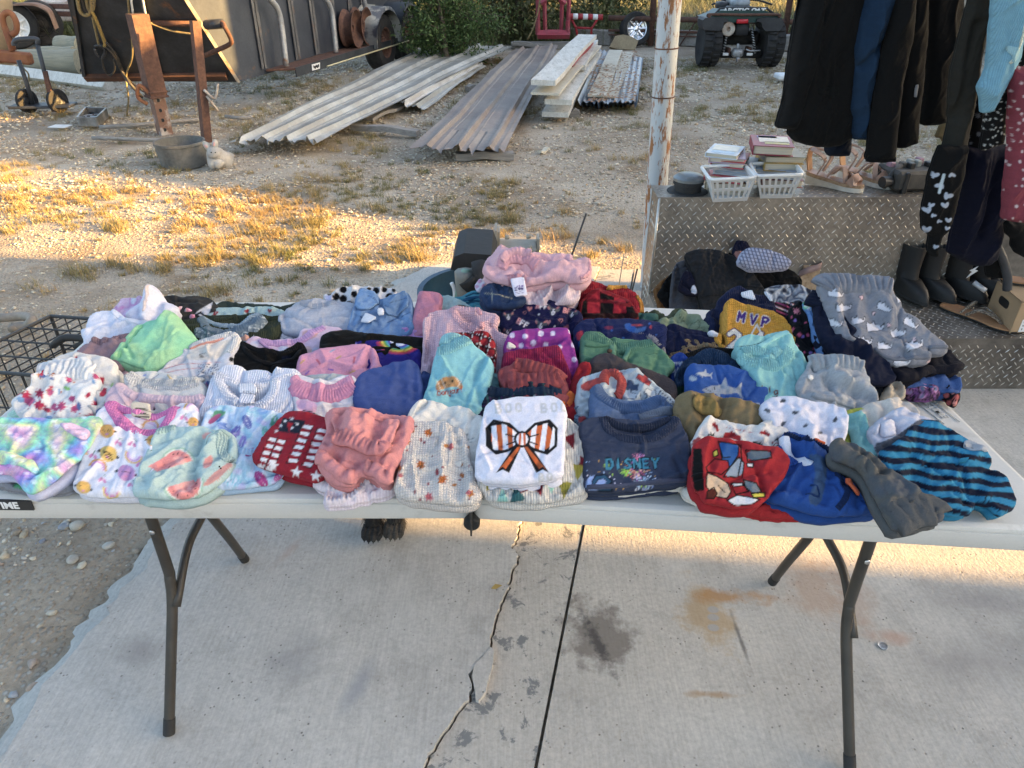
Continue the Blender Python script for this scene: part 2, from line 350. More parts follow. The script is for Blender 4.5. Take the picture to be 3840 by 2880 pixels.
c=mixc(t,1.0,c,ramp(t,noise(t,v,40,5,.7),[(.25,(.7,)*3),(.75,(1.15,)*3)]),'MULTIPLY')
t.links.new(c,b.inputs['Base Color']);b.inputs['Roughness'].default_value=.95;b.inputs['Specular IOR Level'].default_value=.15
bump(t,b,mth(t,'ADD',peb,noise(t,v,70,5,.7)),.7,.013)
ground=tag(mesh('ground',Vg,np.column_stack([ii,ii+1,ii+nx+1,ii+nx]),m),kind='structure')
slab_all=np.concatenate([E_[::-1],[[-.4,3.66],[5,3.62],[5,-1.6]]])
def ok_xy(P):
 u=P[:,0]/np.maximum(P[:,1],.3);return(sdf(P,slab_all)[0]<.012+.05*np.random.RandomState(len(P)).rand(len(P))**3)
def stones(P,sz,base,seed,pal):
 r=np.random.RandomState(seed);n=len(P)
 if base=='ico':
  g=(1+5**.5)/2;B=np.array([(-1,g,0),(1,g,0),(-1,-g,0),(1,-g,0),(0,-1,g),(0,1,g),(0,-1,-g),(0,1,-g),(g,0,-1),(g,0,1),(-g,0,-1),(-g,0,1)])/1.9
  Fb=np.array([(0,11,5),(0,5,1),(0,1,7),(0,7,10),(0,10,11),(1,5,9),(5,11,4),(11,10,2),(10,7,6),(7,1,8),(3,9,4),(3,4,2),(3,2,6),(3,6,8),(3,8,9),(4,9,5),(2,4,11),(6,2,10),(8,6,7),(9,8,1)])
 else:
  B=np.array([(1,0,0),(0,1,0),(-1,0,0),(0,-1,0),(0,0,1),(.5,.5,.7)])*.9;B=np.array([(1,.2,-.1),(.1,1,0),(-1,-.1,0),(-.2,-1,.1),(.15,.1,.8),(0,0,-.8)])
  Fb=np.array([(0,1,4),(1,2,4),(2,3,4),(3,0,4),(1,0,5),(2,1,5),(3,2,5),(0,3,5)])
 k=len(B);V=B[None]*(1+.28*r.randn(n,k,1).clip(-1.2,1.2));V=V*np.stack([.75+.5*r.rand(n),.6+.4*r.rand(n),.4+.35*r.rand(n)],1)[:,None]*sz[:,None,None]
 a=r.rand(n)*6.283;ca,sa=np.cos(a)[:,None],np.sin(a)[:,None]
 x=V[...,0]*ca-V[...,1]*sa;y=V[...,0]*sa+V[...,1]*ca
 V=np.stack([x+P[:,:1],y+P[:,1:2],V[...,2]+(gh(P[:,0],P[:,1])+sz*.22)[:,None]],2)
 Fs=(Fb[None]+(np.arange(n)*k)[:,None,None]).reshape(-1,3)
 pal=np.array(pal);c=pal[r.randint(0,len(pal),n)]*(.85+.5*r.rand(n,1));return V.reshape(-1,3),Fs,np.repeat(c,k,0)
PAL=[(.56,.50,.39),(.60,.54,.43),(.47,.41,.31),(.52,.46,.36),(.38,.31,.22),(.44,.36,.25),(.30,.25,.19),(.55,.49,.38),(.42,.31,.20),(.36,.30,.23)]
PALN=PAL+[(.45,.40,.34),(.36,.37,.38),(.46,.33,.24),(.55,.51,.44),(.42,.35,.27)]
M_st=attr_mat('stone',.9,.3,120,.003,.25)
def scatter(x0,x1,y0,y1,dens,thin=0.0,seed=0,vis=True):
 r=np.random.RandomState(seed);n=int((x1-x0)*(y1-y0)*dens);P=np.column_stack([r.uniform(x0,x1,n),r.uniform(y0,y1,n)])
 if vis:P=P[np.abs(P[:,0])<.76*P[:,1]*.93+.85]
 k=fbm(P[:,0]*1.3,P[:,1]*1.3,40)+.5*pn(P[:,0]*5,P[:,1]*5,44);P=P[r.rand(len(P))<np.clip(.55+k*1.1-thin,.06,1)]
 return P[ok_xy(P)]
A_,B_,Cc=[],[],[]
off=0
for(bb,d,lo,hi,bs,pal,th)in[((-2.4,-.2,.6,2.4),1500,.003,.010,'ico',PALN,.1),((-2.4,-.2,.6,2.4),260,.008,.019,'ico',PALN,.1),((-3.4,3.6,2.3,4.6),1900,.003,.010,'octa',PAL,-.15),((-3.4,3.6,2.3,4.6),120,.009,.020,'octa',PAL,-.1),((-5.6,5.6,4.6,7.2),1050,.006,.020,'octa',PAL,-.2),((-9,9,7.2,12.8),420,.012,.030,'octa',PAL,-.25)]:
 P=scatter(*bb,d,th,int(d));r=np.random.RandomState(int(d)+1);s=lo+(hi-lo)*r.rand(len(P))**2
 V,F,c=stones(P,s,bs,int(d)+2,pal);A_.append(V);B_.append(F+off);Cc.append(c);off+=len(V)
tag(mesh('gravel',np.concatenate(A_),np.concatenate(B_),M_st,smooth=False,cols=np.concatenate(Cc)),kind='stuff')
def blades(P,nb,ln,wd,lean,colf,seed,zf=gh):
 r=np.random.RandomState(seed);n=len(P);nb=np.broadcast_to(nb,(n,));i=np.repeat(np.arange(n),nb);m_=len(i)
 L=np.repeat(np.broadcast_to(ln,(n,)),nb)*(.45+.75*r.rand(m_));a=r.rand(m_)*6.283;le=lean*(.25+r.rand(m_));sp=L*.55*np.sqrt(r.rand(m_));a2=r.rand(m_)*6.283
 sp=sp*1.3;b0=np.column_stack([P[i,0]+np.cos(a2)*sp,P[i,1]+np.sin(a2)*sp]);z0=zf(b0[:,0],b0[:,1])-.002
 d=np.column_stack([np.cos(a),np.sin(a)]);w=np.column_stack([-np.sin(a),np.cos(a)])*wd
 def pt(u,s):
  c=b0+d*(le*L*u**1.6)[:,None];z=z0+L*u*(1-.25*le*u);return np.column_stack([c+w*s,z])
 V=np.stack([pt(0,-1),pt(0,1),pt(.55,.7),pt(.55,-.7),pt(1,0)],1);k=np.arange(m_)[:,None]*5
 Q=np.concatenate([k+[0,1,2],k+[0,2,3],k+[3,2,4]]);c=colf(i,m_,r);return V.reshape(-1,3),Q,np.repeat(c,5,0)
M_gr=attr_mat('grass_blade',.7,0)
r=np.random.RandomState(5);n=11000;P=np.column_stack([r.uniform(-7,7,n),r.uniform(2.4,12.6,n)]);P[:2600]=np.column_stack([r.uniform(-4.5,0,2600),r.uniform(2.9,6,2600)]);P=P[np.abs(P[:,0])<.76*P[:,1]+.6]
k=fbm(P[:,0]*.9,P[:,1]*.9,77);P=P[(r.rand(len(P))<np.clip(.20+k*1.4,.04,.9))];P=P[ok_xy(P)]
TR=np.array([gz('V',x,y)[:2]for x,y in Z('800 440 830 450 905 540 895 548 690 470 700 478 250 560 270 570 235 480 260 490 20 380 50 400 20 420 1085 470 1110 460 560 495 600 540 340 580 1220 500 1200 505 1110 390 1215 455 870 545 480 620 820 320 420 310 30 450 150 580 180 590 560 560 470 545 1340 530 1280 545')])
TR=np.repeat(TR,3,0)+r.randn(len(TR)*3,2)*.03
ng=len(P);P=np.concatenate([P,TR]);gt=np.clip(.42+.6*pn(P[:,0]*.8,P[:,1]*.8,55)+.15*r.randn(len(P)),0,1)
straw=np.array([(.42,.29,.11),(.40,.24,.08),(.46,.35,.17)]);green=np.array([(.09,.12,.03),(.13,.14,.045),(.07,.10,.03)])
def cf(i,m_,r):
 g=gt[i][:,None];return((1-g)*straw[r.randint(0,3,m_)]+g*green[r.randint(0,3,m_)])*(.7+.55*r.rand(m_,1))
V,F,c=blades(P,42,.03+.045*r.rand(len(P))**2+.03*(np.arange(len(P))>=ng)+.012*np.clip(P[:,1]-5,0,3),.0013,1.1,cf,9)
tag(mesh('grass',V,F,M_gr,smooth=False,cols=c),kind='stuff')
r=np.random.RandomState(8);n=9000;P=np.column_stack([r.uniform(-14,22,n),14.6+24*r.rand(n)**1.7])
gt=np.clip(.35+.5*pn(P[:,0]*.5,P[:,1]*.5,91)+.45*np.clip((1.5-P[:,0])/4,0,1)+.1*r.randn(n),0,1)
wst=np.array([(.20,.185,.07),(.26,.23,.11),(.30,.27,.16)]);wgr=np.array([(.055,.085,.022),(.09,.12,.035),(.04,.065,.018)])
def cf(i,m_,r):g=gt[i][:,None];return((1-g)*wst[r.randint(0,3,m_)]+g*wgr[r.randint(0,3,m_)])*(.6+.7*r.rand(m_,1))
V,F,c=blades(P,34,.28+.3*r.rand(n),.007,.9,cf,19);tag(mesh('field_weeds',V,F,M_gr,smooth=False,cols=c),kind='stuff')
M_leaf=attr_mat('leaf',.75,0);M_bark=pm('bark',(.10,.075,.05),(.16,.13,.10),20,bmp=.6,rough=.95)
def leaves(C,n,rad,size,cols,seed,squash=1.0):
 r=np.random.RandomState(seed);i=r.randint(0,len(C),n);d=r.randn(n,3);d/=np.linalg.norm(d,axis=1)[:,None];p=C[i,:3]+d*(np.asarray(rad)[i]*r.rand(n)**.5)[:,None]*(1,1,squash)
 a=r.randn(n,3);a/=np.linalg.norm(a,axis=1)[:,None];b=np.cross(a,r.randn(n,3));b/=np.linalg.norm(b,axis=1)[:,None];s=size*(.5+r.rand(n))[:,None]
 V=np.stack([p-a*s,p+b*s*.35,p+a*s,p-b*s*.35],1);F=np.arange(n*4).reshape(-1,4)
 cl=np.array(cols)[r.randint(0,len(cols),n)]*(.6+.7*r.rand(n,1))*(.8+.4*r.rand(len(C)))[i][:,None];return V.reshape(-1,3),F,np.repeat(cl,4,0)
def bush(name,cat,label,base,h,w,n,size,cols,seed,trunks=3,group=None,low=.15,gap=0.):
 r=np.random.RandomState(seed);o=root(name,base,label,cat,group);mb=MB();C=[]
 for k in range(trunks):
  a=r.rand()*6.28;top=np.array([math.cos(a)*w*.35*r.rand(),math.sin(a)*w*.3,h*(.7+.3*r.rand())])
  P=curve([(r.randn()*.05,r.randn()*.05,-.05),top*(.4,.4,.5)+(r.randn()*.08,r.randn()*.08,0),top],5);mb.add(*tube(P+base,np.linspace(.03+.012*h,.008,len(P)),6))
  for q in range(7):
   s=P[r.randint(2,len(P))];e=s+np.array([r.randn()*w*.35,r.randn()*w*.3,r.uniform(-.1,.45)*h*.5]);e[2]=np.clip(e[2],low*h,h*1.05);mb.add(*tube(curve([s,(s+e)/2+r.randn(3)*.04,e],3)+base,np.linspace(.012,.004,7),4));C+=[e,(s+e)/2]
 mb.obj('trunk',M_bark,o)
 for q in range(26):a=r.rand()*6.28;u=w*.55*r.rand()**.5;C.append(np.array([math.cos(a)*u,math.sin(a)*u*.8,h*r.uniform(.02,.55)]))
 C=np.array(C);V,F,c=leaves(C,n,w*(.15+.28*r.rand(len(C))**2),size,cols,seed+1,.8)
 mesh('foliage',V+base,F,M_leaf,o,False,cols=c);return o
GR=[(.05,.09,.022),(.07,.115,.03),(.09,.13,.04)];OL=[(.10,.115,.035),(.14,.14,.05),(.07,.09,.03),(.18,.165,.07)];DG=[(.028,.05,.016),(.045,.065,.02)]
bush('salt_cedar','bush','feathery green bush growing against the black trailer wheel',gy('V',960,118,11.6)*(1,1,0),1.6,.95,9000,.028,GR,3,5,low=.05)
bush('salt_cedar','bush','bright green low bush at the far end of the galvanized sheets',gy('V',1000,108,11.9)*(1,1,0),1.0,1.0,6500,.026,[(.06,.11,.025),(.08,.13,.035),(.05,.09,.02)],14,4,low=.05)
for k,(x,Y,h,w,lab)in enumerate([(870,14.6,3.0,1.7,'dark leafy tree behind the feathery green bush'),(1075,15.2,2.6,1.8,'leafy tree standing just left of the red hoist'),(1130,14.9,2.2,1.3,'yellow green sapling nearest the red hoist'),(820,15.5,2.8,1.6,'tree half hidden behind the tail of the black trailer'),(1290,15.8,1.2,1.6,'olive brush behind the red and white striped pipe')]):
 p=gy('V',x,60,Y);bush('leafy_tree','tree',lab,np.array([p[0],Y,0]),h,w,6500,.045,DG+OL[:2]if k in(0,3)else OL,30+k,3,low=.06)
M_roof=pm('roof_metal',(.42,.42,.41),(.35,.33,.31),3,rough=.5,metal=.3)
cr2=root('shade_roof',(2.3,2.5,2.75),'flat metal carport roof over the step tank','roof');V,F=cbox((2.45,2.35,2.90),(3.6,2.1,.05),.01);mesh('roof',V,F,M_roof,cr2,False)  # invented partial roof, out of view, added to darken the tank and rack
cr=root('carport_beam',(1.2,3.42,2.75),'steel header beam of the carport resting on the pole','beam');V,F=cbox((1.6,3.42,2.80),(5.2,.10,.14),.01);mesh('beam',V,F,M_roof,cr,False)
bn=root('barn',(10.2,5,0),'weathered tan barn with a doorway and stepped roofline to the right of the yard','barn');M_blocker=pm('blocker_board',(.40,.33,.26),(.32,.27,.22),3,stretch=(1,8,1),rough=.9)  # unseen wall added to block the sun; gap and stepped top shape the patches
for Pb in([(-12,-.1),(.27,-.1),(.27,3.3),(-12,3.3)],[(.272,2.12),(.628,2.12),(.628,3.3),(.272,3.3)],[(.63,-.1),(2.25,-.1),(2.25,3.3),(.63,3.3)],[(2.252,-.1),(17,-.1),(17,6.2),(8,5.2),(6.55,4.3),(6.5,2.75),(5.78,2.72),(5.7,3.25),(4.9,2.95),(4.3,2.5),(3.17,1.8),(2.252,1.2)]):
 V,F=slab(np.array([(9.5,y,z)for y,z in Pb]),(-1,0,0),1.2);mesh('wall',V,F,M_blocker,bn,False)
# === folding table
TZ=.735
M_tab=pm('table_plastic',(.60,.585,.545),(.54,.52,.48),2.5,.3,.75,.55,var=.05,vscale=300,bmp=.12,bscale=420,bdist=.0012,c3=(.34,.31,.27),lo3=.60,hi3=.78,s3=9)
M_leg=pm('bronze_paint',(.034,.029,.023),(.046,.04,.032),12,rough=.45,var=.12,bmp=.05)
M_rub=pm('black_rubber',(.018,.018,.018),rough=.7,var=.3,bmp=.2);M_chr=pm('steel_rivet',(.7,.7,.7),rough=.3,metal=1,bmp=.05)
tb=root('folding_table',(-.06,1.25,0),'long pale grey plastic folding table covered with folded clothes','table')
def rpoly(P,r,n=6):
 P=np.asarray(P,float);out=[]
 for i in range(len(P)):
  a,b,c=P[i-1],P[i],P[(i+1)%len(P)];u=(a-b)/np.linalg.norm(a-b);w=(c-b)/np.linalg.norm(c-b);rr=r[i]if np.ndim(r)else r
  for k in range(n+1):
   s=k/n;out.append((1-s)**2*(b+u*rr)+2*s*(1-s)*b+s*s*(b+w*rr))
 return np.array(out)
def half(P,zf,r,name):
 out=rpoly(P,r);c=out.mean(0);rings=[]
 for inset,dz in[(.010,.0),(.006,-.001),(.001,-.004),(0,-.009),(.0035,-.0105),(.0035,-.014),(.001,-.0155),(.001,-.044),(.006,-.050),(.02,-.050),(.025,-.02)]:
  n=np.roll(out,-1,0)-np.roll(out,1,0);n=np.column_stack([n[:,1],-n[:,0]]);n/=np.linalg.norm(n,axis=1)[:,None]+1e-9
  if((out-c)*n).sum()<0:n=-n
  q=out-n*inset;rings.append(np.column_stack([q,zf(q[:,0])+dz]))
 m=len(out);V=np.concatenate(rings);F=[list(range(m))]
 for k in range(len(rings)-1):F+=[[k*m+i,k*m+(i+1)%m,(k+1)*m+(i+1)%m,(k+1)*m+i]for i in range(m)]
 F.append([(len(rings)-1)*m+i for i in range(m)]);o=mesh(name,V,F,M_tab,tb,True,auto=40);o.data.polygons[0].use_smooth=False;return o
HX=-.066
zl=lambda x:TZ+.011*np.clip(1+(x-HX)/.92,0,1);zr=lambda x:TZ+.011*np.clip(1-(x-HX)/.92,0,1)
half([(-.99,.893),(HX-.0015,.880),(HX-.0015,1.635),(-.98,1.65)],zl,[.05,.012,.012,.05],'tabletop')
tr_=half([(HX+.0015,.880),(.878,.812),(.845,1.575),(HX+.0015,1.635)],zr,[.012,.05,.05,.012],'tabletop')
p=gy('H',415,1245,.872);V,F=lathe([(.0,.003),(.011,.003),(.0135,0),(.0135,-.02)],p,(0,-1,0),20);mesh('hinge_cap',V,F,M_rub,tb,auto=40)
V,F=cbox((HX,.9,TZ-.02),(.0028,.1,.05),.0005);mesh('hinge_gap_seal',V,F,M_rub,tb,False)
M_blk=pm('black_label',(.02,.02,.02),rough=.4,bmp=0);M_wht=pm('white_label',(.75,.75,.73),rough=.5,bmp=0,var=.05)
pl=gy('F',40,1068,.889);e1=np.array([1,-.012,.004]);e2=np.array([0,0,1.]);n1=np.array([-.012,-1,0])
V,F=slab([pl+e1*x+e2*y+n1*.0012 for x,y in[(-.062,-.009),(.046,-.010),(.047,.009),(-.008,.012),(-.062,.010)]],n1,.003);lp=mesh('label_plate',V,F,M_blk,tb,False)
textmesh('LIFETIME',.019,'lettering',M_wht,pl+e1*-.012+n1*.0014,e1,e2,n1,lp,.0003,bold=.0006)
q=gz('E',1470,1030,TZ+.002);a=gz('E',1395,975,TZ+.002);b_=gz('E',1545,1090,TZ+.002);e1=(b_-a);e1/=np.linalg.norm(e1);e2=np.array([-e1[1],e1[0],0.])
for s in(-1,1):
 V,F=cbox(q+e2*s*.017,(.115,.0022,.002),.0006,(0,0,math.atan2(e1[1],e1[0])));mesh('embossed_line',V,F,M_tab,tb)
textmesh('LIFETIME',.021,'embossed_lettering',M_tab,q,e1,e2,(0,0,1),tb,.0012,bold=.0003)
def leg(x,yc,name='leg'):
 zt=TZ-.03
 for s in(-1,1):
  sx=.02*np.sign(x);P=curve([(x,yc+s*.10,zt),(x,yc+s*.105,.38),(x,yc+s*.111,.33),(x,yc+s*.132,.275),(x+sx*.4,yc+s*.19,.16),(x+sx,yc+s*.262,.012)],6)
  P=np.concatenate([P[:1],P[1:]]);o=mesh('leg',*tube(P,.0115,12),M_leg,tb,auto=50)
  d=P[-1]-P[-3];d/=np.linalg.norm(d);V,F=tube([P[-1]-d*.032,P[-1]+d*.006],[.0126,.0128],12);mesh('leg_foot',V,F,M_rub,o,auto=50)
  if s<0:
   V,F=lathe([(.0,.0025),(.005,.002),(.0062,0)],(x,yc-.1155,.47),(0,-1,0),12);mesh('rivet',V,F,M_chr,o)
  V,F=cbox((x,yc+s*.13,zt),(.05,.10,.03),.006);mesh('leg_bracket',V,F,M_leg,tb)
 V,F=tube(curve([(x+.012,yc-.14,.275),(x+.015,yc-.04,.35),(x+.015,yc+.05,.36),(x+.012,yc+.112,.36)],5),.010,8);mesh('brace',V,F,M_leg,tb)
 V,F=tube([(x,yc-.105,.515),(x,yc+.105,.515)],.011,8);mesh('brace',V,F,M_leg,tb)
leg(-.745,1.208);leg(.70,1.125)
mesh('side_rail',*tube([(-.93,.93,TZ-.04),(.0,.92,TZ-.035)],.010,8),M_leg,tb);mesh('side_rail',*tube([(.0,.92,TZ-.035),(.82,.87,TZ-.04)],.010,8),M_leg,tb)
# === things in the yard
M_rust=pm('rusty_steel',(.085,.042,.03),(.13,.062,.04),14,rough=.85,var=.35,bmp=.4,c3=(.06,.035,.028),s3=9)
M_blackp=pm('worn_black_paint',(.022,.025,.030),(.045,.05,.058),3.5,rough=.5,var=.3,bmp=.12,c3=(.16,.075,.035),lo3=.63,hi3=.72,s3=3.2)
M_bluep=pm('faded_blue_black_paint',(.026,.032,.045),(.055,.063,.078),2.2,.35,.7,.45,var=.25,bmp=.12,c3=(.24,.12,.05),lo3=.64,hi3=.74,s3=2.3)
M_galv=pm('galvanized_pipe',(.42,.43,.44),(.33,.33,.33),9,rough=.45,metal=.4,c3=(.26,.15,.09),lo3=.60,hi3=.72,s3=8)
M_tire=pm('tire_rubber',(.014,.014,.015),(.028,.026,.024),8,rough=.85,var=.3,bmp=.3)
M_wood=pm('grey_weathered_wood',(.30,.28,.25),(.22,.20,.18),4,stretch=(1.2,14,14),rough=.9,bmp=.35)
M_plank=pm('white_painted_plank',(.66,.64,.58),(.55,.53,.47),6,rough=.85,c3=(.22,.20,.17),lo3=.62,hi3=.67,s3=12,stretch=(3,1,1),bmp=.4,var=.25)
M_cream=pm('cream_plank',(.62,.57,.45),(.55,.49,.38),5,rough=.8)
def SPn(p0,d):
 d=np.array([d[0],d[1],0.]);d/=np.linalg.norm(d);n=np.array([d[1],-d[0],0.]);return d,n
def wheel(parent,c,ax,r,w,rim_r,rimmat,name='wheel',hub=True,spokes=0):
 c=np.array(c,float);ax=np.array(ax,float)/np.linalg.norm(ax)
 pr=[(rim_r,-w*.42),(r*.80,-w*.5),(r*.94,-w*.47),(r,-w*.36),(r,-w*.2),(r*.985,-w*.17),(r,-w*.13),(r,w*.13),(r*.985,w*.17),(r,w*.2),(r,w*.36),(r*.94,w*.47),(r*.80,w*.5),(rim_r,w*.42),(rim_r,-w*.42)]
 o=mesh(name,*lathe(pr,c,ax,40,False),M_tire,parent,auto=40)
 pr=[(rim_r,-w*.4),(rim_r*.97,w*.42),(rim_r*1.02,w*.44),(rim_r*.93,w*.40),(rim_r*.88,w*.22),(rim_r*.62,w*.12),(rim_r*.55,w*.2),(rim_r*.28,w*.2),(rim_r*.26,w*.3),(rim_r*.12,w*.34),(.001,w*.34)]
 mb=MB().add(*lathe(pr,c,ax,32,False));a=np.cross(ax,(0,0,1.));a/=np.linalg.norm(a);b=np.cross(ax,a)
 for k in range(spokes):
  th=k/spokes*6.283;p=c+ax*w*.26+(a*math.cos(th)+b*math.sin(th))*rim_r*.74;mb.add(*tube([c+ax*w*.24+(a*math.cos(th)+b*math.sin(th))*rim_r*.3,c+ax*w*.28+(a*math.cos(th)+b*math.sin(th))*rim_r*.95],rim_r*.11,6))
 for k in range(5):
  th=k/5*6.283;q=c+(a*math.cos(th)+b*math.sin(th))*rim_r*.42;mb.add(*lathe([(.012,w*.18),(.011,w*.28),(.001,w*.28)],q,ax,6,False))
 mb.obj('rim',rimmat,o);return o
D0=np.array([-2.87,8.0,0]);sdir,sn=SPn(D0,(.79,3.5));ZB=.31
def side(x,y,off=0.,reg='L'):return hitp(src(reg,[(x,y)]),D0+sn*off,sn)[0]
nfr=np.array([0,1.,.85]);nfr/=np.linalg.norm(nfr);PF=np.array([-2.87,8.0,ZB])
def front(x,y,off=0.,reg='K'):return hitp(src(reg,[(x,y)]),PF-nfr*off,nfr)[0]
tr=root('stock_trailer',(-2.9,9.5,0),'black rusty stock trailer with slanted nose parked at the back left','trailer')
br=PF.copy();bl=front(745,700);up_c=side(1605-1843.4,0);up_c=br+(up_c-br)*1.9;trr=up_c;nfr=np.cross(np.array([1.,0,0]),trr-br);nfr/=np.linalg.norm(nfr);nfr*=np.sign(nfr[1]);bl=front(745,700);tl=front(480,-420)
tr2=br+(trr-br);V,F=slab([bl,br,trr,tl],-nfr,.03);mesh('nose_panel',V,F,M_blackp,tr,False)
for xa,ya,xb,yb in[(1150,-300,1400,690),(600,-200,730,660),(1250,-300,1990,700)][:2]:
 V,F=tube([front(xa,ya,.02),front(xb,yb,.02)],.022,4);mesh('nose_rib',V,F,M_blackp,tr,False)
mb=MB().add(*tube([front(740,668,.012),front(1960,655,.012)],.045,4));mb.obj('bottom_rail',pm('brown_rust_paint',(.075,.035,.022),(.11,.05,.03),8,rough=.8,bmp=.3),tr,False)
V,F=tube([front(1320,200,.03),front(1690,205,.03)],.028,6);mesh('cross_bar',V,F,M_rust,tr)
s0=br;s1=D0+sdir*5.6+(0,0,ZB)
V,F=slab([s0,s1,s1+(0,0,1.6),trr],sn,.03);mesh('side_panel',V,F,M_bluep,tr,False)
M_edge=pm('bare_edge_metal',(.50,.46,.40),(.30,.2,.13),10,rough=.5,metal=.3);V,F=tube([br+sn*.005,trr+sn*.005],.022,4);mesh('corner_trim',V,F,M_edge,tr,False)
M_rib=pm('rib_paint',(.06,.065,.075),(.12,.12,.12),4,rough=.5,c3=(.16,.08,.04),lo3=.55,hi3=.7,s3=5)
for xa,ya,xb,yb in[(345,0,440,588),(660,0,735,512),(840,0,903,468),(1020,0,1062,420),(1175,0,1200,380),(1285,0,1310,350)]:
 for o_ in(-.035,.03):
  a,b=side(xa,ya,.02),side(xb,yb,.02);a=b+(a-b)*1.35;V,F=tube([a+sdir*o_,b+sdir*o_],.020,4);mesh('side_rib',V,F,M_rib,tr,False)
for pts in[Z('440 -60 500 5 555 80 590 230 630 572'),Z('930 -50 975 0 1020 90 1040 250 1060 455'),Z('1270 -90 1305 10 1330 160 1350 375')]:
 V,F=tube(curve([side(x,y,.16)for x,y in pts],6),.032,10);mesh('rail_pipe',V,F,M_galv,tr)
bo=[side(215,668,.30),side(650,600,.30),side(1385,392,.30)];zb=.36
a=D0+sdir*.55+sn*.02;b=D0+sdir*4.35+sn*.02;a[2]=b[2]=zb
V,F=slab([a,a+sn*.28+sdir*.15,b+sn*.28,b],(0,0,1),.02);rb=mesh('running_board',V,F,M_rust,tr,False)
V,F=slab([a+sn*.282+sdir*.15+(0,0,.005),b+sn*.282+(0,0,.005),b+sn*.282-(0,0,.09),a+sn*.282+sdir*.15-(0,0,.09)],sn,.012);mesh('board_face',V,F,M_blackp,rb,False)
V,F=tube([a+sn*.298+sdir*.9-(0,0,.075),b+sn*.298-(0,0,.075)],.009,4);mesh('reflective_strip',V,F,pm('pale_strip',(.6,.52,.3),rough=.5),rb,False)
st=a+sn*.298+sdir*.62-(0,0,.04);V,F=slab([st+sdir*x+np.array([0,0,z])for x,z in[(-.11,-.032),(.09,-.034),(.11,.03),(-.1,.034)]],sn,.004);sk=mesh('torn_sticker',V,F,M_wht,rb,False)
for k in range(5):V,F=cbox(st+sdir*(-.06+.03*k)+np.array([0,0,.004*(-1)**k]),(.012,.02,.03),.001);mesh('ink_mark',V,F,M_blk,sk,False)
wc=side(1440,385,.20);wc[2]=.345
wheel(tr,wc,sn,.36,.24,.2,M_rust);wheel(tr,wc+sdir*.95,sn,.36,.24,.2,M_rust)
M_fen=pm('fender_paint',(.38,.37,.33),(.10,.105,.12),3,.5,.56,rough=.5)
fv=[];N=18
for k in range(N+1):
 th=math.pi*(1.02-1.04*k/N);rr=.47;q=wc+sdir*.0-sdir*rr*-math.cos(th)*-1+np.array([0,0,rr*math.sin(th)])
 fv+=[q-sn*.20,q+sn*.16,q+sn*.165-np.array([0,0,.05*math.sin(th)])+sdir*.05*-math.cos(th)]
F=[[3*k+j,3*k+j+1,3*k+j+4,3*k+j+3]for k in range(N)for j in range(2)];mesh('fender',fv,F,M_fen,tr)
fv=[q+sdir*.95 for q in map(np.array,fv)];mesh('fender',fv,F,M_blackp,tr)
V,F=slab([side(1225,130,.03),side(1290,30,.03),side(1400,40,.03),side(1375,110,.05),side(1370,380,.05),side(1300,380,.03)],sn,.02);mesh('fender_apron',V,F,M_fen,tr,False)
jf=gz('V',357,290,-.02);jp=root('jack_post',jf,'rusty square jack post with holes standing under the black trailer nose','jack')
jt=gy('V',296,30,jf[1]);d=jt-jf;V,F=tube([jf+d*.34,jf+d*1.0],.105,4);V=V;mesh('outer_tube',V,F,M_rust,jp,False)
V,F=tube([jf,jf+d*.5],.078,4);it=mesh('inner_tube',V,F,pm('worn_rust',(.17,.09,.06),(.38,.34,.31),6,.5,.6,rough=.7),jp,False)
for k in range(4):V,F=lathe([(.001,.004),(.016,.004),(.016,-.02)],jf+d*(.05+.085*k)+np.array([.03,-.05,0]),(.3,-1,0),10,False);mesh('pin_hole',V,F,M_blk,it,False)
V,F=tube(curve([jf+d*.37+np.array([-.02,-.08,0]),jf+d*.42+np.array([-.09,-.09,.02]),jf+d*.34+np.array([-.13,-.09,.0]),jf+d*.32+np.array([-.06,-.09,-.04])],6),.018,8);mesh('pin',V,F,pm('orange_rust',(.30,.12,.05),(.22,.08,.04),10,rough=.8),jp)
for zz in(.335,.375):V,F=cbox(jf+d*zz,(.17,.17,.018),.003,(0,0,.78));mesh('collar',V,F,M_rust,jp,False)
pf=gz('V',447,306,-.02);pt=gy('V',421,45,pf[1]+.1);pr_=root('prop_bar',pf,'thin rusty angle iron prop standing right of the jack post','prop');V,F=tube([pf,pt],.050,4);mesh('bar',V,F,M_rust,pr_,False)
V,F=tube(curve([pt+(pf-pt)*.55+(.03,-.03,0),pt+(pf-pt)*.6+(.12,-.03,-.02),pt+(pf-pt)*.5+(.16,-.03,.0)],5),.012,6);mesh('hook',V,F,M_edge,pr_)
V,F=tube([pt+(pf-pt)*.6+(.05,-.03,0),pt+(pf-pt)*.73+(.14,-.03,0)],.012,6);mesh('peg',V,F,M_edge,pr_)
hc=[front(1780,215,.10),front(1830,205,.12),front(1920,205,.16),front(1945,240,.22),front(1995,340,.24),front(1980,385,.24),front(1850,445,.2),front(1770,480,.16)]
hk=root('crank_handle',hc[3],'bent rusty crank handle sticking out from the trailer corner','crank');mesh('handle',*tube(curve(hc,5),[.03]*11+[.022]*25,8),M_rust,hk)
V,F=tube([hc[0]+(.0,0,0),hc[2]],.042,8);mesh('crank_socket',V,F,M_blackp,hk)
M_rope=pm('dirty_rope',(.20,.16,.09),(.26,.20,.09),20,rough=.95);M_cab=pm('dark_cable',(.03,.03,.03),(.07,.06,.05),12,rough=.6)
cb=root('cable_bundle',front(800,100,.06),'tangled ropes and trailer cables hanging on the black trailer nose','cables')
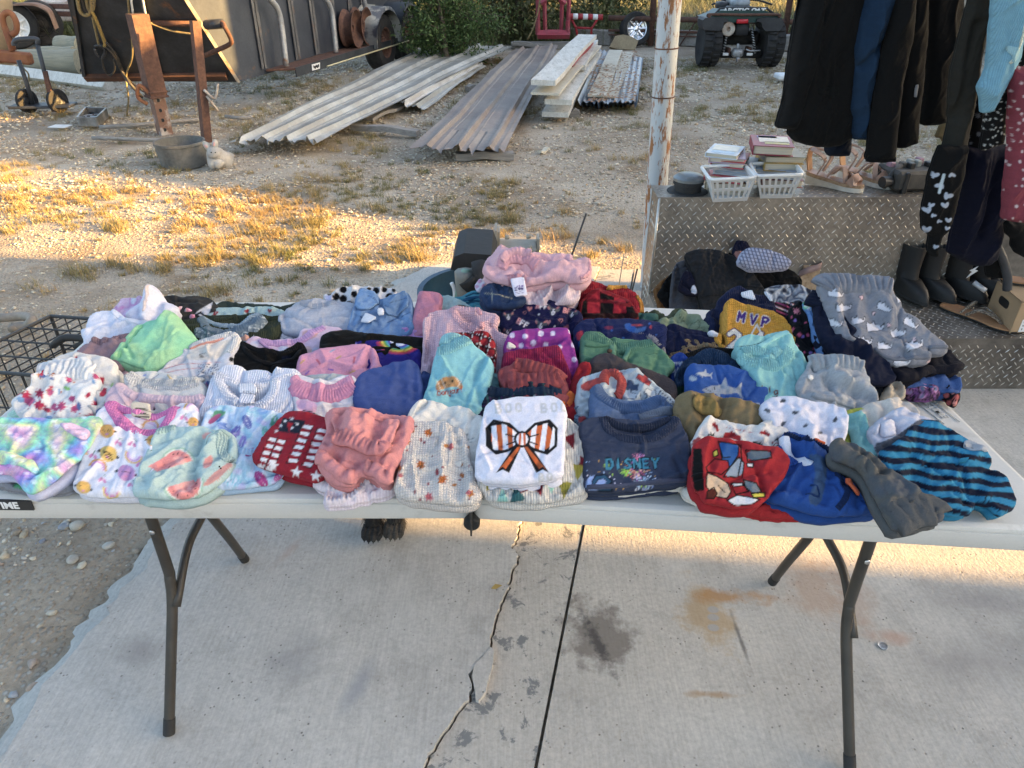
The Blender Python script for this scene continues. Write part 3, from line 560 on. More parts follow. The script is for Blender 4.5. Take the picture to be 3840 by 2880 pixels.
for pts,r_,mt,nm in[(Z('660 -80 690 90 750 130 790 60 770 -80'),.022,M_rope,'rope_loop'),(Z('700 -60 730 60 780 110 800 20'),.018,M_cab,'rope_loop'),(Z('740 -60 760 70 800 90 815 -40'),.018,M_rope,'rope_loop'),(Z('790 90 850 220 905 370 900 400'),.02,pm('yellow_rope',(.30,.21,.07),rough=.9),'rope'),(Z('800 150 850 370 870 400'),.014,M_rope,'rope'),(Z('900 390 990 480 1060 630 1120 720 1230 840'),.020,M_cab,'cable'),(Z('910 360 1000 470 1100 680 1240 790'),.017,M_cab,'cable'),(Z('880 500 900 600 950 650 990 600 985 510'),.012,M_cab,'cable'),(Z('820 400 870 390 910 440 880 500 840 470 820 420'),.02,M_blackp,'plug'),(Z('1140 330 1140 500 1090 660 1110 850 1100 1000 1160 1085'),.012,M_rope,'cord'),(Z('1190 150 1350 220 1500 270 1670 295'),.014,M_rope,'cord'),(Z('1090 -100 1110 40 1115 150'),.012,M_rope,'cord'),([(1120,-100),(1150,120)],.012,M_wht,'cord'),([(1215,-100),(1260,140)],.012,M_wht,'cord')]:
 mesh(nm,*tube(curve([front(x,y,.05 if y<700 else.25)for x,y in pts],6),r_*.8,6),mt,cb)
for k,(x,lab)in enumerate([(1285,'nearest rusty steel wheel rim standing on the trailer running board'),(1195,'second rusty steel wheel rim tucked behind the nearer one')]):
 c=side(x,250,.15);c[2]=zb+.235-.003*k;o=root('wheel_rim',c-(0,0,.235),lab,'wheel rim','rusty rims on the running board')
 ax=np.array([.985,-.17,0]);pr=[(.20,-.09),(.235,-.085),(.225,-.06),(.19,-.04),(.185,.03),(.215,.06),(.235,.085),(.222,.088),(.20,.05),(.17,.02),(.10,.0),(.09,.02),(.045,.02),(.04,.0),(.001,.0)]
 mesh('rim',*lathe(pr,c,ax,32,False),M_rust,o,auto=50)
t2=root('utility_trailer',gz('K',330,372)*(1,1,0),'brown utility trailer with two wheels at the far left edge','trailer')
for(x,y,rm)in[(345,215,M_tire),(140,270,pm('white_rim',(.75,.75,.73),rough=.35))]:
 c=gy('K',x,y,14.3 if x>200 else 13.9);c[2]=.36;wheel(t2,c,(.45,-.9,0),.37,.25,.23,rm,spokes=7 if x<200 else 0)
fr_=[gy('K',x,y,14.1)for x,y in Z('-30 60 60 35 200 20 320 22 400 50 450 90 480 160 510 240')];fc=curve(fr_,4);dv=np.array([.12,-.35,0]);V=np.concatenate([fc,fc+dv,fc+dv-(0,0,.03)]);n_=len(fc)
F=[[j*n_+i,j*n_+i+1,(j+1)*n_+i+1,(j+1)*n_+i]for j in range(2)for i in range(n_-1)];mesh('fender',V,F,pm('brown_fender',(.16,.09,.06),(.22,.15,.11),6,rough=.7),t2)
for z in(.5,.62):V,F=cbox(gy('K',200,150,14.7)*(1,1,0)+np.array([0,0,z]),(3.4,.1,.08),.01,(0,0,-.3));mesh('frame_rail',V,F,M_rust,t2,False)
V,F=cbox(gy('K',500,150,15.2)*(1,1,0)+np.array([.2,0,.5]),(.9,.4,.35),.02);mesh('trailer_box',V,F,pm('pale_bed',(.55,.5,.45),(.3,.2,.15),4),t2,False)
hp=root('hitch_pole',gy('K',20,525,8.6),'tan steel pipe with rusty orange clamp at the left picture edge','pipe')
c=gy('K',-10,520,8.6);ct=gy('K',-50,40,8.6);mesh('pipe',*tube([c+(0,0,0),c+(ct-c)*3.2],.165,20),pm('tan_paint',(.62,.50,.33),(.50,.38,.24),5,rough=.5,c3=(.3,.15,.07),lo3=.6,hi3=.7),hp)
M_or=pm('orange_rust',(.34,.13,.05),(.25,.09,.04),10,rough=.75)
mesh('handle',*tube(curve([gy('K',x,y,8.4)for x,y in Z('105 440 70 330 25 180 40 120 95 115 140 190 140 270 100 300')],6),.030,8),M_or,hp)
V,F=cbox(gy('K',135,495,8.42),(.34,.1,.12),.02,(0,.1,0));mesh('clamp',V,F,M_or,hp,False);V,F=lathe([(.18,-.03),(.18,.03)],c+(0,0,.02),(0,0,1),20);mesh('end_band',V,F,M_or,hp)
V,F=tube([gy('K',40,230,8.4),gy('K',115,430,8.4)],.03,6);mesh('jaw',V,F,M_or,hp)
mesh('pull_cord',*tube(curve([gy('K',x,y,8.38)for x,y in Z('185 520 205 590 245 640 240 720 165 790')],6),.008,6),M_rope,hp)
h0=gz('K',260,990);h1=gz('K',505,960);ht=root('hand_truck',(h0+h1)/2*(1,1,0),'small black two wheeled hand truck standing left of the trailer','hand truck');Yh=h0[1]+.1
for x,y in[(258,945),(508,908)]:
 c=gy('K',x,y,Yh);c[2]=.12;wheel(ht,c,(1,-.35,0),.12,.05,.06,M_blackp)
for pts in[Z('160 520 225 700 290 915'),Z('320 370 380 610 480 900')]:mesh('frame_tube',*tube([gy('K',x,y,Yh)for x,y in pts],.022,8),M_blackp,ht)
mesh('handle',*tube(curve([gy('K',x,y,Yh)for x,y in Z('125 395 120 370 150 345 250 335 320 340 325 380')],5),.024,8),M_blackp,ht)
V,F=cbox((h0+h1)/2*(1,1,0)+np.array([0,.02,.07]),(.62,.22,.03),.008,(0,0,.12));mesh('toe_plate',V,F,M_blackp,ht,False)
V,F=slab([gy('K',x,y,Yh-.06)for x,y in Z('365 620 398 615 480 965 445 970')],(0,-1,0),.03);mesh('backing_board',V,F,M_rust,ht,False)
M_log=pm('grey_green_log',(.22,.22,.17),(.30,.29,.22),3,stretch=(1,10,10),rough=.95,bmp=.6)
for k,(a,b,r_,lab)in enumerate([((190,515),(690,515),.17,'large weathered log nearest the hand truck'),((375,440),(640,445),.11,'thin grey green log lying behind the large one'),((510,375),(700,380),.16,'dark log end showing under the trailer nose')]):
 P0=gz('K',*a,r_);P1=gz('K',*b,r_);o=root('log',(P0+P1)/2*(1,1,0),lab,'log','logs on the ground');P=np.linspace(P0,P1,9);P[:,2]=r_-.04
 V,F=tube(P,r_*(1+.04*np.sin(np.arange(9))),14);mesh('trunk',V,F,M_log,o,auto=50)
P0=gz('K',-60,592,.05);P1=gz('K',940,722,.05);o=root('white_beam',(P0+P1)/2*(1,1,0),'long white painted beam lying on the gravel at the left','beam');V,F=tube([P0-(0,0,.03),P1-(0,0,.03)],.10,4);mesh('beam',V,F,M_plank,o,False)
r=np.random.RandomState(3);mb=MB()
for k in range(22):
 p=gz('K',r.uniform(280,690),r.uniform(570,615),.03);a=r.rand()*.9-.45;l=r.uniform(.12,.3);mb.add(*tube([p-(math.cos(a)*l,math.sin(a)*l,0),p+(0,0,.02),p+(math.cos(a)*l,math.sin(a)*l,.01)],.018,5))
o=mb.obj('brushwood',pm('dark_bark',(.06,.055,.06),(.12,.11,.11),15));tag(o,'pile of dark broken sticks in front of the large log','sticks',kind='stuff')
q=[gz('K',x,y,.0)for x,y in Z('690 1090 850 1095 935 1010 760 1000')];o=root('tool_tray',sum(q)/4,'open black tray of small tools lying on the gravel','tool tray')
V,F=slab([p+(0,0,.03)for p in q],(0,0,1),.03);mesh('tray_floor',V,F,M_blk,o,False)
for a,b in zip(q,q[1:]+q[:1]):
 e=(b-a);L=np.linalg.norm(e);V,F=cbox((a+b)/2+(0,0,.045),(L,.018,.09),.003,(0,0,math.atan2(e[1],e[0])));mesh('tray_side',V,F,pm('tray_alu',(.3,.3,.3),(.12,.12,.12),6,rough=.4,metal=.5),o,False)
r=np.random.RandomState(4)
for k in range(12):
 u,w=r.uniform(.15,.85,2);p=(q[0]*(1-u)+q[1]*u)*(1-w)+(q[3]*(1-u)+q[2]*u)*w;V,F=cbox(p+(0,0,.045),(r.uniform(.05,.16),.025,.025),.004,(0,0,r.rand()*3));mesh('tool',V,F,[M_rust,M_galv,M_tire][k%3],o,False)
q=[gz('K',x,y,.012)for x,y in Z('410 1098 560 1103 628 1078 480 1074')];V,F=slab(q,(0,0,1),.004);tag(mesh('paper',V,F,M_wht,smooth=False),'sheet of white paper lying left of the tool tray','paper')
for a,b,w,lab in[((1950,1005),(2170,1018),.03,'short grey stick lying under the trailer edge'),((860,1100),(1740,1030),.035,'long crooked grey branch behind the jack post foot'),((800,1190),(1760,1215),.03,'thin straight brown rod lying at the prop foot')]:
 P=curve([gz('K',*a,.01),gz('K',(a[0]+b[0])/2,(a[1]+b[1])/2+6,.02),gz('K',*b,.01)],5);tag(mesh('stick',*tube(P,w*.6,6),M_wood),lab,'stick','sticks on the gravel')
c=gz('K',1590,1400,0.0);c[2]=-.02;rad=np.linalg.norm(gz('K',1815,1330,.16)-gz('K',1365,1340,.16))/2
tub=root('feed_tub',c,'low round grey rubber feed tub on the gravel','tub');pr=[(rad*.9,0),(rad*.96,.10),(rad,.165),(rad*1.03,.17),(rad*1.03,.19),(rad*.96,.19),(rad*.93,.165),(rad*.86,.03),(.001,.025)]
mesh('tub',*lathe(pr,c,(0,0,1),48,True),pm('grey_rubber',(.10,.098,.088),(.15,.145,.13),5,rough=.75,bmp=.2),tub,auto=40)
V,F=lathe([(.001,.03),(rad*.84,.032)],c,(0,0,1),40,False);mesh('feed',V,F,pm('tub_dirt',(.10,.06,.04),(.16,.10,.07),9),tub)
rb_=gz('K',1865,1440,0.0);rb_[2]=-.015;rab=root('rabbit',rb_,'white rabbit with pink ears sitting against the grey rubber tub','rabbit')
def skin(name,pts,edges,radii,mat,parent,sub=2):
 me=bpy.data.meshes.new(name);me.from_pydata([tuple(p)for p in pts],edges,[]);o=bpy.data.objects.new(name,me);COL.objects.link(o)
 md=o.modifiers.new('skin','SKIN');me.skin_vertices[0].data[0].use_root=True
 for i,rr in enumerate(radii):me.skin_vertices[0].data[i].radius=(rr,rr)
 s=o.modifiers.new('sub','SUBSURF');s.levels=s.render_levels=sub;dg=bpy.context.evaluated_depsgraph_get();m2=bpy.data.meshes.new_from_object(o.evaluated_get(dg));bpy.data.objects.remove(o)
 V=np.array([v.co[:]for v in m2.vertices]);F=[list(p.vertices)for p in m2.polygons];return mesh(name,V,F,mat,parent)
M_fur=pm('white_fur',(.50,.47,.42),(.40,.37,.32),20,rough=.95,bmp=.8,bscale=160,bdist=.012)
K=lambda x,y,Yo:gy('K',x,y,rb_[1]+Yo)
pts=[K(1890,1385,.12),K(1875,1360,.05),K(1850,1318,-.0),K(1848,1345,-.075),K(1832,1420,-.06),K(1840,1448,-.09),K(1880,1420,-.06),K(1885,1448,-.09),K(1930,1395,.14),K(1950,1345,.12),K(1985,1342,.1)]
skin('body',pts,Z('0 1 1 2 2 3 1 4 4 5 1 6 6 7 0 8 8 9 9 10'),[.085,.08,.062,.034,.036,.026,.036,.026,.06,.03,.022],M_fur,rab)
for a,b in[((1815,1285),(1755,1225)),((1855,1280),(1860,1200))]:
 A,B=K(*a,.0),K(*b,.04);e=skin('ear',[A-(0,0,.02),A*.5+B*.5,B],[(0,1),(1,2)],[.018,.030,.012],M_fur,rab);A,B=A-(0,.022,0),B-(0,.012,0)
 skin('inner_ear',[A*.75+B*.25,A*.25+B*.75],[(0,1)],[.012,.011],pm('pink_skin',(.62,.36,.32),rough=.8),e)
for x in(1826,1862):V,F=lathe([(.005,-.004),(.0045,.003),(.001,.005)],K(x,1318,-.066),(0,-1,.1),10);mesh('eye',V,F,M_blk,rab)
def roofing(name,label,quad,zs,prof,nl,mat,seed,wav=.02,group='old roofing sheets on the ground'):
 a,b,c,d=[gz(*q[:3],z)for q,z in zip(quad,zs)];r=np.random.RandomState(seed);k=len(prof);V=[]
 for j in range(nl+1):
  s=j/nl;l=a*(1-s)+d*s;rr=b*(1-s)+c*s;ed=.03*r.randn(k)*(j in(0,))
  for i,(u,z)in enumerate(prof):
   p=l+(rr-l)*u;p=p+(d-a)/np.linalg.norm(d-a)*ed[i];V.append(p+(0,0,z+wav*pn(s*5,u*2,seed)-.03*(j==0)*abs(r.randn())*(i%3==0)))
 V=np.array(V);F=[[j*k+i,j*k+i+1,(j+1)*k+i+1,(j+1)*k+i]for j in range(nl)for i in range(k-1)];n=len(V)
 V2=np.concatenate([V,V-(0,0,.003)]);F2=F+[[i+n for i in f][::-1]for f in F];o=root(name,(a+b)/2*(1,1,0),label,'metal sheet',group);mesh('sheet',V2,F2,mat,o,True,auto=20);return o
rib=lambda n,h,w=.14,fl=.05:sum([[(i/n,0),(i/n+.4/n*.2,h*.02),((i+.5)/n-w/n,0),((i+.5)/n-fl/n,h),((i+.5)/n+fl/n,h),((i+.5)/n+w/n,0),((i+.8)/n,.0),((i+.82)/n,.006),((i+.85)/n,0)]for i in range(n)],[])+[(1,0)]
M_sh1=pm('galvanized_white_sheet',(.44,.435,.40),(.31,.29,.25),2.2,rough=.42,metal=.15,c3=(.26,.24,.21),lo3=.55,hi3=.75,s3=1.2,var=.12)
M_sh2=pm('brown_sheet',(.23,.18,.15),(.31,.255,.21),1.5,rough=.5,metal=.1,c3=(.15,.13,.12),lo3=.55,hi3=.7,s3=1.0)
M_sh3=pm('blue_grey_sheet',(.42,.47,.52),(.32,.34,.36),3,rough=.4,metal=.25,c3=(.34,.20,.11),lo3=.60,hi3=.68,s3=3)
roofing('roofing_sheet','long pale galvanized ribbed roofing sheet, largest and leftmost',[('L',130,1225),('L',905,1205),('M',505,405),('M',-230,385)],[.10,.12,.16,.16],rib(4,.035),10,M_sh1,1)
roofing('roofing_sheet','narrow bluish roofing strip peeking out under the long pale sheet',[('L',1690,905),('L',1830,935),('M',290,560),('M',200,560)],[.06,.03,.06,.08],rib(1,.035),6,M_sh1,2)
roofing('roofing_sheet','bent white flashing strip on top of the narrow bluish strip',[('L',1610,880),('L',1700,905),('M',240,560),('M',180,555)],[.10,.08,.1,.12],rib(1,.04),6,pm('white_flash',(.6,.59,.55),(.45,.42,.38),3,rough=.5),4)
roofing('roofing_sheet','wide brown ribbed roofing sheet with bent near edge, in the middle',[('L',1690,1290),('M',440,1285),('M',905,400),('M',540,408)],[.12,.10,.16,.16],rib(3,.035),10,M_sh2,5,.03)
cor=[(i/40,.014*math.sin(i/40*6.283*10))for i in range(41)]
for k,lab in enumerate(['bottom blue grey corrugated sheet right of the planks','middle blue grey corrugated sheet of the short stack','top blue grey corrugated sheet littered with brown leaves']):
 roofing('corrugated_sheet',lab,[('M',1085-12*k,908-14*k),('M',1590,905-14*k),('M',1640,500),('M',1260,430)],[.04+.03*k]*4,cor,6,M_sh3,8+k,.008)
def plank(label,a,b,w,th,mat,z0,z1,group='old boards on the ground',up=0,cat='board'):
 A=gz(*a,z0);B=gz(*b,z1);e=B-A;e/=np.linalg.norm(e);s=np.array([e[1],-e[0],0]);s/=np.linalg.norm(s);n=np.cross(s,e);V=[]
 N_=6
 for j in range(N_+1):
  p=A+(B-A)*j/N_+n*.01*math.sin(j*1.3+w*40)
  for u,t_ in((-1,1),(1,1),(1,0),(-1,0)):V.append(p+s*w/2*u*(1+.01*math.sin(j*2.1+u))+n*(t_-1)*th)
 F=[[j*4+i,j*4+(i+1)%4,j*4+4+(i+1)%4,j*4+4+i]for j in range(N_)for i in range(4)]+[[3,2,1,0],[N_*4,N_*4+1,N_*4+2,N_*4+3]]
 return tag(mesh('plank',V,F,mat,None,False),label,cat,group)
plank('topmost twisted white plank of the lumber pile',('M',775,690),('M',1160,290),.24,.05,M_plank,.42,.55)
plank('lowest white board, front end resting nearest the camera',('M',880,960),('M',1130,500),.27,.05,M_plank,.10,.2)
plank('broad white plank just above the nearest white board',('M',905,850),('M',1190,440),.27,.05,M_plank,.24,.32)
plank('cream flat board sandwiched below the topmost plank',('M',790,795),('M',1190,390),.28,.02,M_cream,.31,.40)
M_redp=pm('red_paint_wood',(.38,.02,.03),(.28,.02,.025),8,rough=.6)
for k in range(2):plank(['upper red painted board end under the twisted plank','lower red painted board end under the twisted plank'][k],('M',985-8*k,532+40*k),('M',1170,350),.13,.045,[M_redp,M_redp][k],.42-.055*k,.45)
plank('second white plank below the red ends',('M',1080,560),('M',1200,350),.16,.06,M_plank,.36,.42)
plank('grey wood block under the white lumber',('M',1010,945),('M',1090,945),.09,.08,M_wood,.05,.05)
plank('widest cream board lying on the corrugated stack',('M',1240,830),('M',1405,430),.20,.02,M_cream,.14,.17)
plank('right cream board on the corrugated stack',('M',1330,840),('M',1510,445),.20,.02,M_cream,.11,.12)
plank('left broken cream board beside the corrugated stack',('M',1160,770),('M',1280,560),.16,.02,M_cream,.08,.1)
plank('grey lath under the near end of the long pale sheet',('L',1200,1065),('L',1770,1118),.09,.05,M_wood,.06,.05)
plank('grey lath farther back under the long pale sheet',('L',1330,1010),('L',1600,905),.12,.03,M_wood,.05,.05)
plank('stub of lath left of the brown sheet',('M',115,740),('M',200,730),.10,.06,M_wood,.05,.05)
plank('dark board under the near edge of the brown sheet',('M',20,1310),('M',520,1305),.10,.06,M_wood,.05,.05)
plank('small lath chip on the gravel below the lumber',('M',745,1310),('M',820,1275),.04,.02,M_cream,.0,.0)
plank('grey board lying in the brush at the back',('M',520,355),('M',830,382),.14,.06,M_wood,.12,.08)
for a,b,z,lab in[((730,345),(1370,385),.02,'left grey timber sleeper along the back rail'),((1640,372),(2140,392),.02,'middle grey timber sleeper along the back rail')]:
 A=gz('M',*a);B=gz('M',*b);o=root('timber_sleeper',(A+B)/2,lab,'timber','timber sleepers along the back');V,F=cbox((A+B)/2+(0,0,.11),(np.linalg.norm(B-A),.2,.25),.015,(0,0,math.atan2(B[1]-A[1],B[0]-A[0])));mesh('timber',V,F,M_wood,o,False)
A=gz('N',1190,425);o=root('timber_sleeper',A,'right grey timber sleeper behind the quad bike','timber','timber sleepers along the back');V,F=cbox(A+(1.6,-.15,.11),(4.6,.2,.25),.015,(0,0,-.06));mesh('timber',V,F,M_wood,o,False)
A=gz('M',310,350);B=gz('M',740,352);o=root('rusty_pipe',(A+B)/2,'dark rusty pipe lying in the brush left of the hoist','pipe');V,F=tube([A+(0,0,.06),B+(0,0,.06)],.07,10);mesh('pipe',V,F,M_rust,o)
Yr=14.2;fn=root('pipe_fence',(3,Yr,0),'rusty pipe rail fence with thin lower rail behind the quad bike','fence')
for ya,yb,rr in[(155,185,.045),(262,275,.022),(300,290,.012)]:
 a,b=gy('M',1340,ya,Yr),gy('M',2180,ya+18,Yr);d=b-a;mesh('rail',*tube([a,b+d*2.2],rr,8),M_rust,fn)
for x in(1730,2900,3900):
 p=gy('M',x,100,Yr);V,F=tube([(p[0],Yr,0),(p[0]-.05,Yr,2.2)],.055,8);mesh('post',V,F,M_rust,fn)
for k in range(7):
 p=gy('M',1450+260*k,260,Yr);V,F=tube([(p[0],Yr,.0),(p[0]+.3*(-1)**k,Yr,.5)],.012,5);mesh('brace_wire',V,F,M_rust,fn)
M_hr=pm('faded_red_paint',(.36,.05,.07),(.28,.06,.075),6,rough=.55,c3=(.45,.3,.28),lo3=.62,hi3=.7)
sp=root('striped_barrier_bar',gy('M',1130,145,14.0)*(1,1,0),'red and white striped bar with V brace beside the hoist','barrier bar')
a,b=gy('M',990,140,14.),gy('M',1290,150,14.)
for k in range(7):V,F=tube([a+(b-a)*k/7,a+(b-a)*(k+1)/7],.047,8);mesh('stripe',V,F,[M_redp,M_wht][k%2],sp)
for pts in[Z('1020 165 1060 240 1075 330'),Z('1245 165 1195 245 1190 330'),[(1060,240),(1195,245)]]:mesh('brace',*tube([gy('M',x,y,14.)for x,y in pts],.022,6),M_redp,sp)
hs=root('engine_hoist',gy('M',860,300,13.9)*(1,1,0),'faded red steel hoist frame standing at the back','hoist');Yq=13.9
for x0,x1 in[(755,765),(975,960)]:
 for o_ in(-.06,.06):a,b=gy('M',x0,-150,Yq),gy('M',x1,295,Yq);V,F=tube([a+(o_,0,0),b+(o_,0,0)],.035,4);mesh('upright',V,F,M_hr,hs,False)
for pts,w in[([(725,298),(1005,298)],.07),([(800,283),(940,283)],.05),([(730,180),(730,300)],.04),([(990,180),(990,300)],.04),([(755,30),(800,0)],.04),([(970,30),(920,-10)],.04)]:
 a,b=[gy('M',x,y,Yq-.08)for x,y in pts];V,F=tube([a,b],w,4);mesh('cross_member',V,F,M_hr,hs,False)
V,F=cbox(gy('M',865,330,Yq)*(1,1,0)+np.array([0,.1,.03]),(1.5,.3,.1),.01);mesh('base',V,F,M_wood,hs,False)
mesh('rope',*tube(curve([gy('M',x,y,Yq-.15)for x,y in Z('745 -60 740 60 690 240 640 340')],6),.014,6),M_rope,hs)
A=gz('M',600,345);V,F,_=stones(A[None,:2],np.array([.22]),'ico',5,[(.5,.5,.48)]);tag(mesh('white_bag',V+(0,0,.08),F,pm('bag_plastic',(.55,.55,.53),(.4,.4,.4),5),None,True),'crumpled pale plastic bag in the brush left of the hoist','bag')
c=gz('M',1560,395);c[2]=.27;sw=root('spare_wheel',c*(1,1,0),'spare wheel with chrome spoked rim leaning at the back rail','wheel');wheel(sw,c,(.25,-.95,.25),.28,.18,.185,pm('chrome',(.75,.76,.78),(.6,.6,.6),5,rough=.2,metal=.9,bmp=.05),'tyre',spokes=8)
P=[gy('M',x,y,gz('M',1475,420)[1])for x,y in Z('1350 405 1400 310 1470 298 1545 318 1600 350 1570 430 1430 425')];V,F=slab(P,(0,-1,.3),.12);tag(mesh('stone_slab',V,F,pm('tan_stone',(.42,.34,.22),(.36,.28,.18),3,rough=.9,bmp=.5),None,False),'tan flat stone propped in front of the spare wheel','stone')
mb=MB();c=gz('L',1630,475);o=root('tin_can',c,'small silver can lying by the green bush','can');mesh('can',*lathe([(.05,-.07),(.05,.07)],c+(0,0,.04),(.6,.6,.2),16),pm('tin',(.6,.6,.6),rough=.3,metal=.8),o,auto=40)
q=gz('N',1190,660,.05);o=root('plastic_tray',q,'white plastic tray lying on gravel right of the quad bike','tray');V,F=cbox(q+(.18,0,.0),(.4,.25,.07),.02);mesh('tray',V,F,M_wht,o,False)
r=np.random.RandomState(6);n=700;P=np.array([gz('M',1150+420*a+(1-b)*0+60*b,880-440*b,.16)for a,b in r.rand(n,2)]);V=[]
for p in P:a=r.rand()*3.14;e=np.array([math.cos(a),math.sin(a),.1])*.035;f=np.array([-math.sin(a),math.cos(a),.2])*.010;V+=[p-e,p+f,p+e,p-f]
tag(mesh('leaf_litter',V,np.arange(n*4).reshape(-1,4),pm('dry_leaf',(.24,.10,.035),(.30,.17,.07),30),None,False),kind='stuff')
Yb=gz('V',1595,148)[1];qc=gy('N',860,580,Yb);qb=root('quad_bike',(qc[0],Yb+.5,0),'dark green four wheel quad bike seen from behind','quad bike')
N_=lambda x,y,o=0.:gy('N',x,y,Yb+o)
M_pl=pm('black_plastic',(.018,.019,.022),(.034,.035,.038),5,rough=.55,var=.2,bmp=.1);M_grn=pm('dark_green_plastic',(.010,.045,.04),(.016,.06,.055),4,rough=.4,bmp=.05)
def atv_tire(cx,cy,cz,r_,w):
 o=mesh('wheel',*lathe([(r_*.5,-w*.4),(r_*.75,-w*.5),(r_*.93,-w*.48),(r_*.97,-w*.3),(r_*.97,w*.3),(r_*.93,w*.48),(r_*.75,w*.5),(r_*.5,w*.4),(r_*.2,w*.2),(r_*.2,-w*.2)],(cx,cy,cz),(1,0,0),32),M_tire,qb,auto=50);mb=MB()
 for k in range(22):
  th=k/22*6.283
  for sx in(-1,1):
   t_=th+(.14 if sx>0 else 0);c=np.array([cx+sx*w*.24,cy+math.cos(t_)*r_*.98,cz+math.sin(t_)*r_*.98]);mb.add(*cbox(c,(w*.4,.035,.035),.006,(t_,0,0.35*sx)))
 mb.obj('tread',M_tire,o,False);return o
for x in(585,1115):
 c=N_(x,440,.28);atv_tire(c[0],Yb+.28,.30,.305,.27);atv_tire(c[0]+(.40 if x<800 else.30),Yb+1.5,.29,.29,.22)
def npoly(name,pts,off,th,mat,parent=None,n=(0,-1,0)):V,F=slab([N_(x,y,off)for x,y in pts],n,th);return mesh(name,V,F,mat,parent or qb,False)
def rnd(cx,cy,w,h,d,off,mat,name,b=.03,rot=(0,0,0),parent=None):
 a,b2=N_(cx-w/2,cy,off),N_(cx+w/2,cy,off);c,d2=N_(cx,cy-h/2,off),N_(cx,cy+h/2,off);V,F=cbox((a+b2)/2+np.array([0,d/2,0]),(b2[0]-a[0],d,c[2]-d2[2]),b,rot);return mesh(name,V,F,mat,parent or qb,True,auto=50)
npoly('rear_fender',Z('545 175 565 155 700 150 765 165 760 185 725 195 720 240 690 268 560 262 543 230'),.0,.35,M_pl);npoly('rear_fender',Z('1015 165 1080 152 1215 158 1240 180 1236 235 1205 268 1085 270 1060 240 1050 195 1010 185'),.0,.35,M_pl)
npoly('body_panel',Z('560 160 640 130 700 92 1080 92 1180 130 1235 165 1080 160 1000 195 780 195 720 160'),.06,.5,M_grn)
rnd(885,98,220,75,.3,.10,M_pl,'rear_box',.02);rnd(885,30,140,60,.5,.35,pm('seat_vinyl',(.35,.38,.4),(.15,.16,.17),5,rough=.5),'seat',.04);rnd(730,50,85,60,.3,.6,M_pl,'front_rack_box',.02)
textmesh('ARCTIC CAT',.105,'lettering',M_wht,N_(900,99,.085),(1,0,0),(0,0,1),(0,-1,0),qb,.002,bold=.003)
rk=mesh('rear_rack',*tube(curve([N_(x,y,.02)for x,y in Z('605 150 600 125 900 128 1195 126 1195 150')],5),.018,8),M_rust,qb)
for pts in[Z('660 115 690 70 900 66 1100 70 1140 120'),[(690,75),(640,130)],[(1095,72),(1170,128)],[(1040,80),(1075,126)]]:mesh('rack_bar',*tube([N_(x,y,.12)for x,y in pts],.015,6),M_pl,rk)
rnd(888,186,98,38,.05,-.02,pm('red_lens',(.5,.02,.03),rough=.2,bmp=0),'tail_light',.01)
c=N_(765,252,.05);mu=mesh('muffler',*lathe([(.095,.25),(.095,0),(.088,-.01),(.03,-.014),(.026,.02),(.001,.02)],c,(0,1,0),24,False),pm('muffler_steel',(.48,.43,.36),(.30,.2,.14),8,rough=.6),qb,auto=40)
rnd(885,255,120,110,.25,.12,M_pl,'rear_guard',.02);rnd(870,330,330,120,.5,.35,M_tire,'engine',.04)
for xa,xb in[(765,715),(965,995)]:
 P=np.linspace(N_(xa,250,.2),N_(xb,445,.15),30);th=np.arange(30)*1.9;P=P+np.column_stack([.03*np.cos(th),.03*np.sin(th),th*0]);mesh('shock_spring',*tube(P,.009,5),M_tire,qb);mesh('shock',*tube([N_(xa,230,.2),N_(xb,460,.15)],.018,8),M_galv,qb)
mesh('axle',*tube([N_(640,472,.25),N_(1050,475,.25)],.045,8),M_tire,qb)
for x in(740,950):rnd(x,470,50,24,.03,.12,M_wht,'reflector',.004)
rnd(850,460,95,80,.12,.12,M_galv,'differential',.03);rnd(848,400,20,45,.04,.06,M_galv,'hitch_ball',.008);rnd(850,515,24,35,.05,.08,M_galv,'hitch_bracket',.005);rnd(770,445,30,60,.2,.2,M_rust,'suspension_arm',.01);rnd(950,440,30,60,.2,.2,M_rust,'suspension_arm',.01)
mesh('handlebar',*tube(curve([N_(620,40,1.2),N_(760,0,1.1),N_(1000,0,1.1),N_(1140,40,1.2)],5),.014,8),M_pl,qb)
mesh('exhaust_hose',*tube(curve([N_(915,425,.1),N_(960,440,.08),N_(1040,435,.12)],5),.01,6),M_galv,qb)
p0=gz('R',145,60,.66);pb=np.array([.70,3.42,-.02]);a=gy('V',1419,400,3.42);b=gy('V',1450,-40,3.42);d=(b-a)/(b[2]-a[2])
m,t,bb=newmat('rusty_white_pole');v=coords(t);mp=t.nodes.new('ShaderNodeMapping');mp.inputs['Scale'].default_value=(5,5,1.1);t.links.new(v,mp.inputs[0])
c_=mixc(t,ramp(t,noise(t,mp.outputs[0],7,7,.7),[(.53,(0,0,0)),(.58,(1,1,1))]),(.44,.47,.48),(.24,.10,.035));mp2=t.nodes.new('ShaderNodeMapping');mp2.inputs['Scale'].default_value=(3.5,3.5,1);t.links.new(v,mp2.inputs[0]);sp_=noise(t,mp2.outputs[0],22,3,.6)
c_=mixc(t,ramp(t,sp_,[(.66,(0,0,0)),(.69,(1,1,1))]),c_,(.16,.08,.04));t.links.new(c_,bb.inputs['Base Color']);bb.inputs['Roughness'].default_value=.5;bump(t,bb,sp_,.2,.003)
po=root('carport_pole',(pb[0],3.42,0),'round white carport pole with long rust streaks','pole');mesh('pole',*tube([a+d*(-.04-a[2]),a+d*(2.75-a[2])],.050,20),m,po,auto=50)
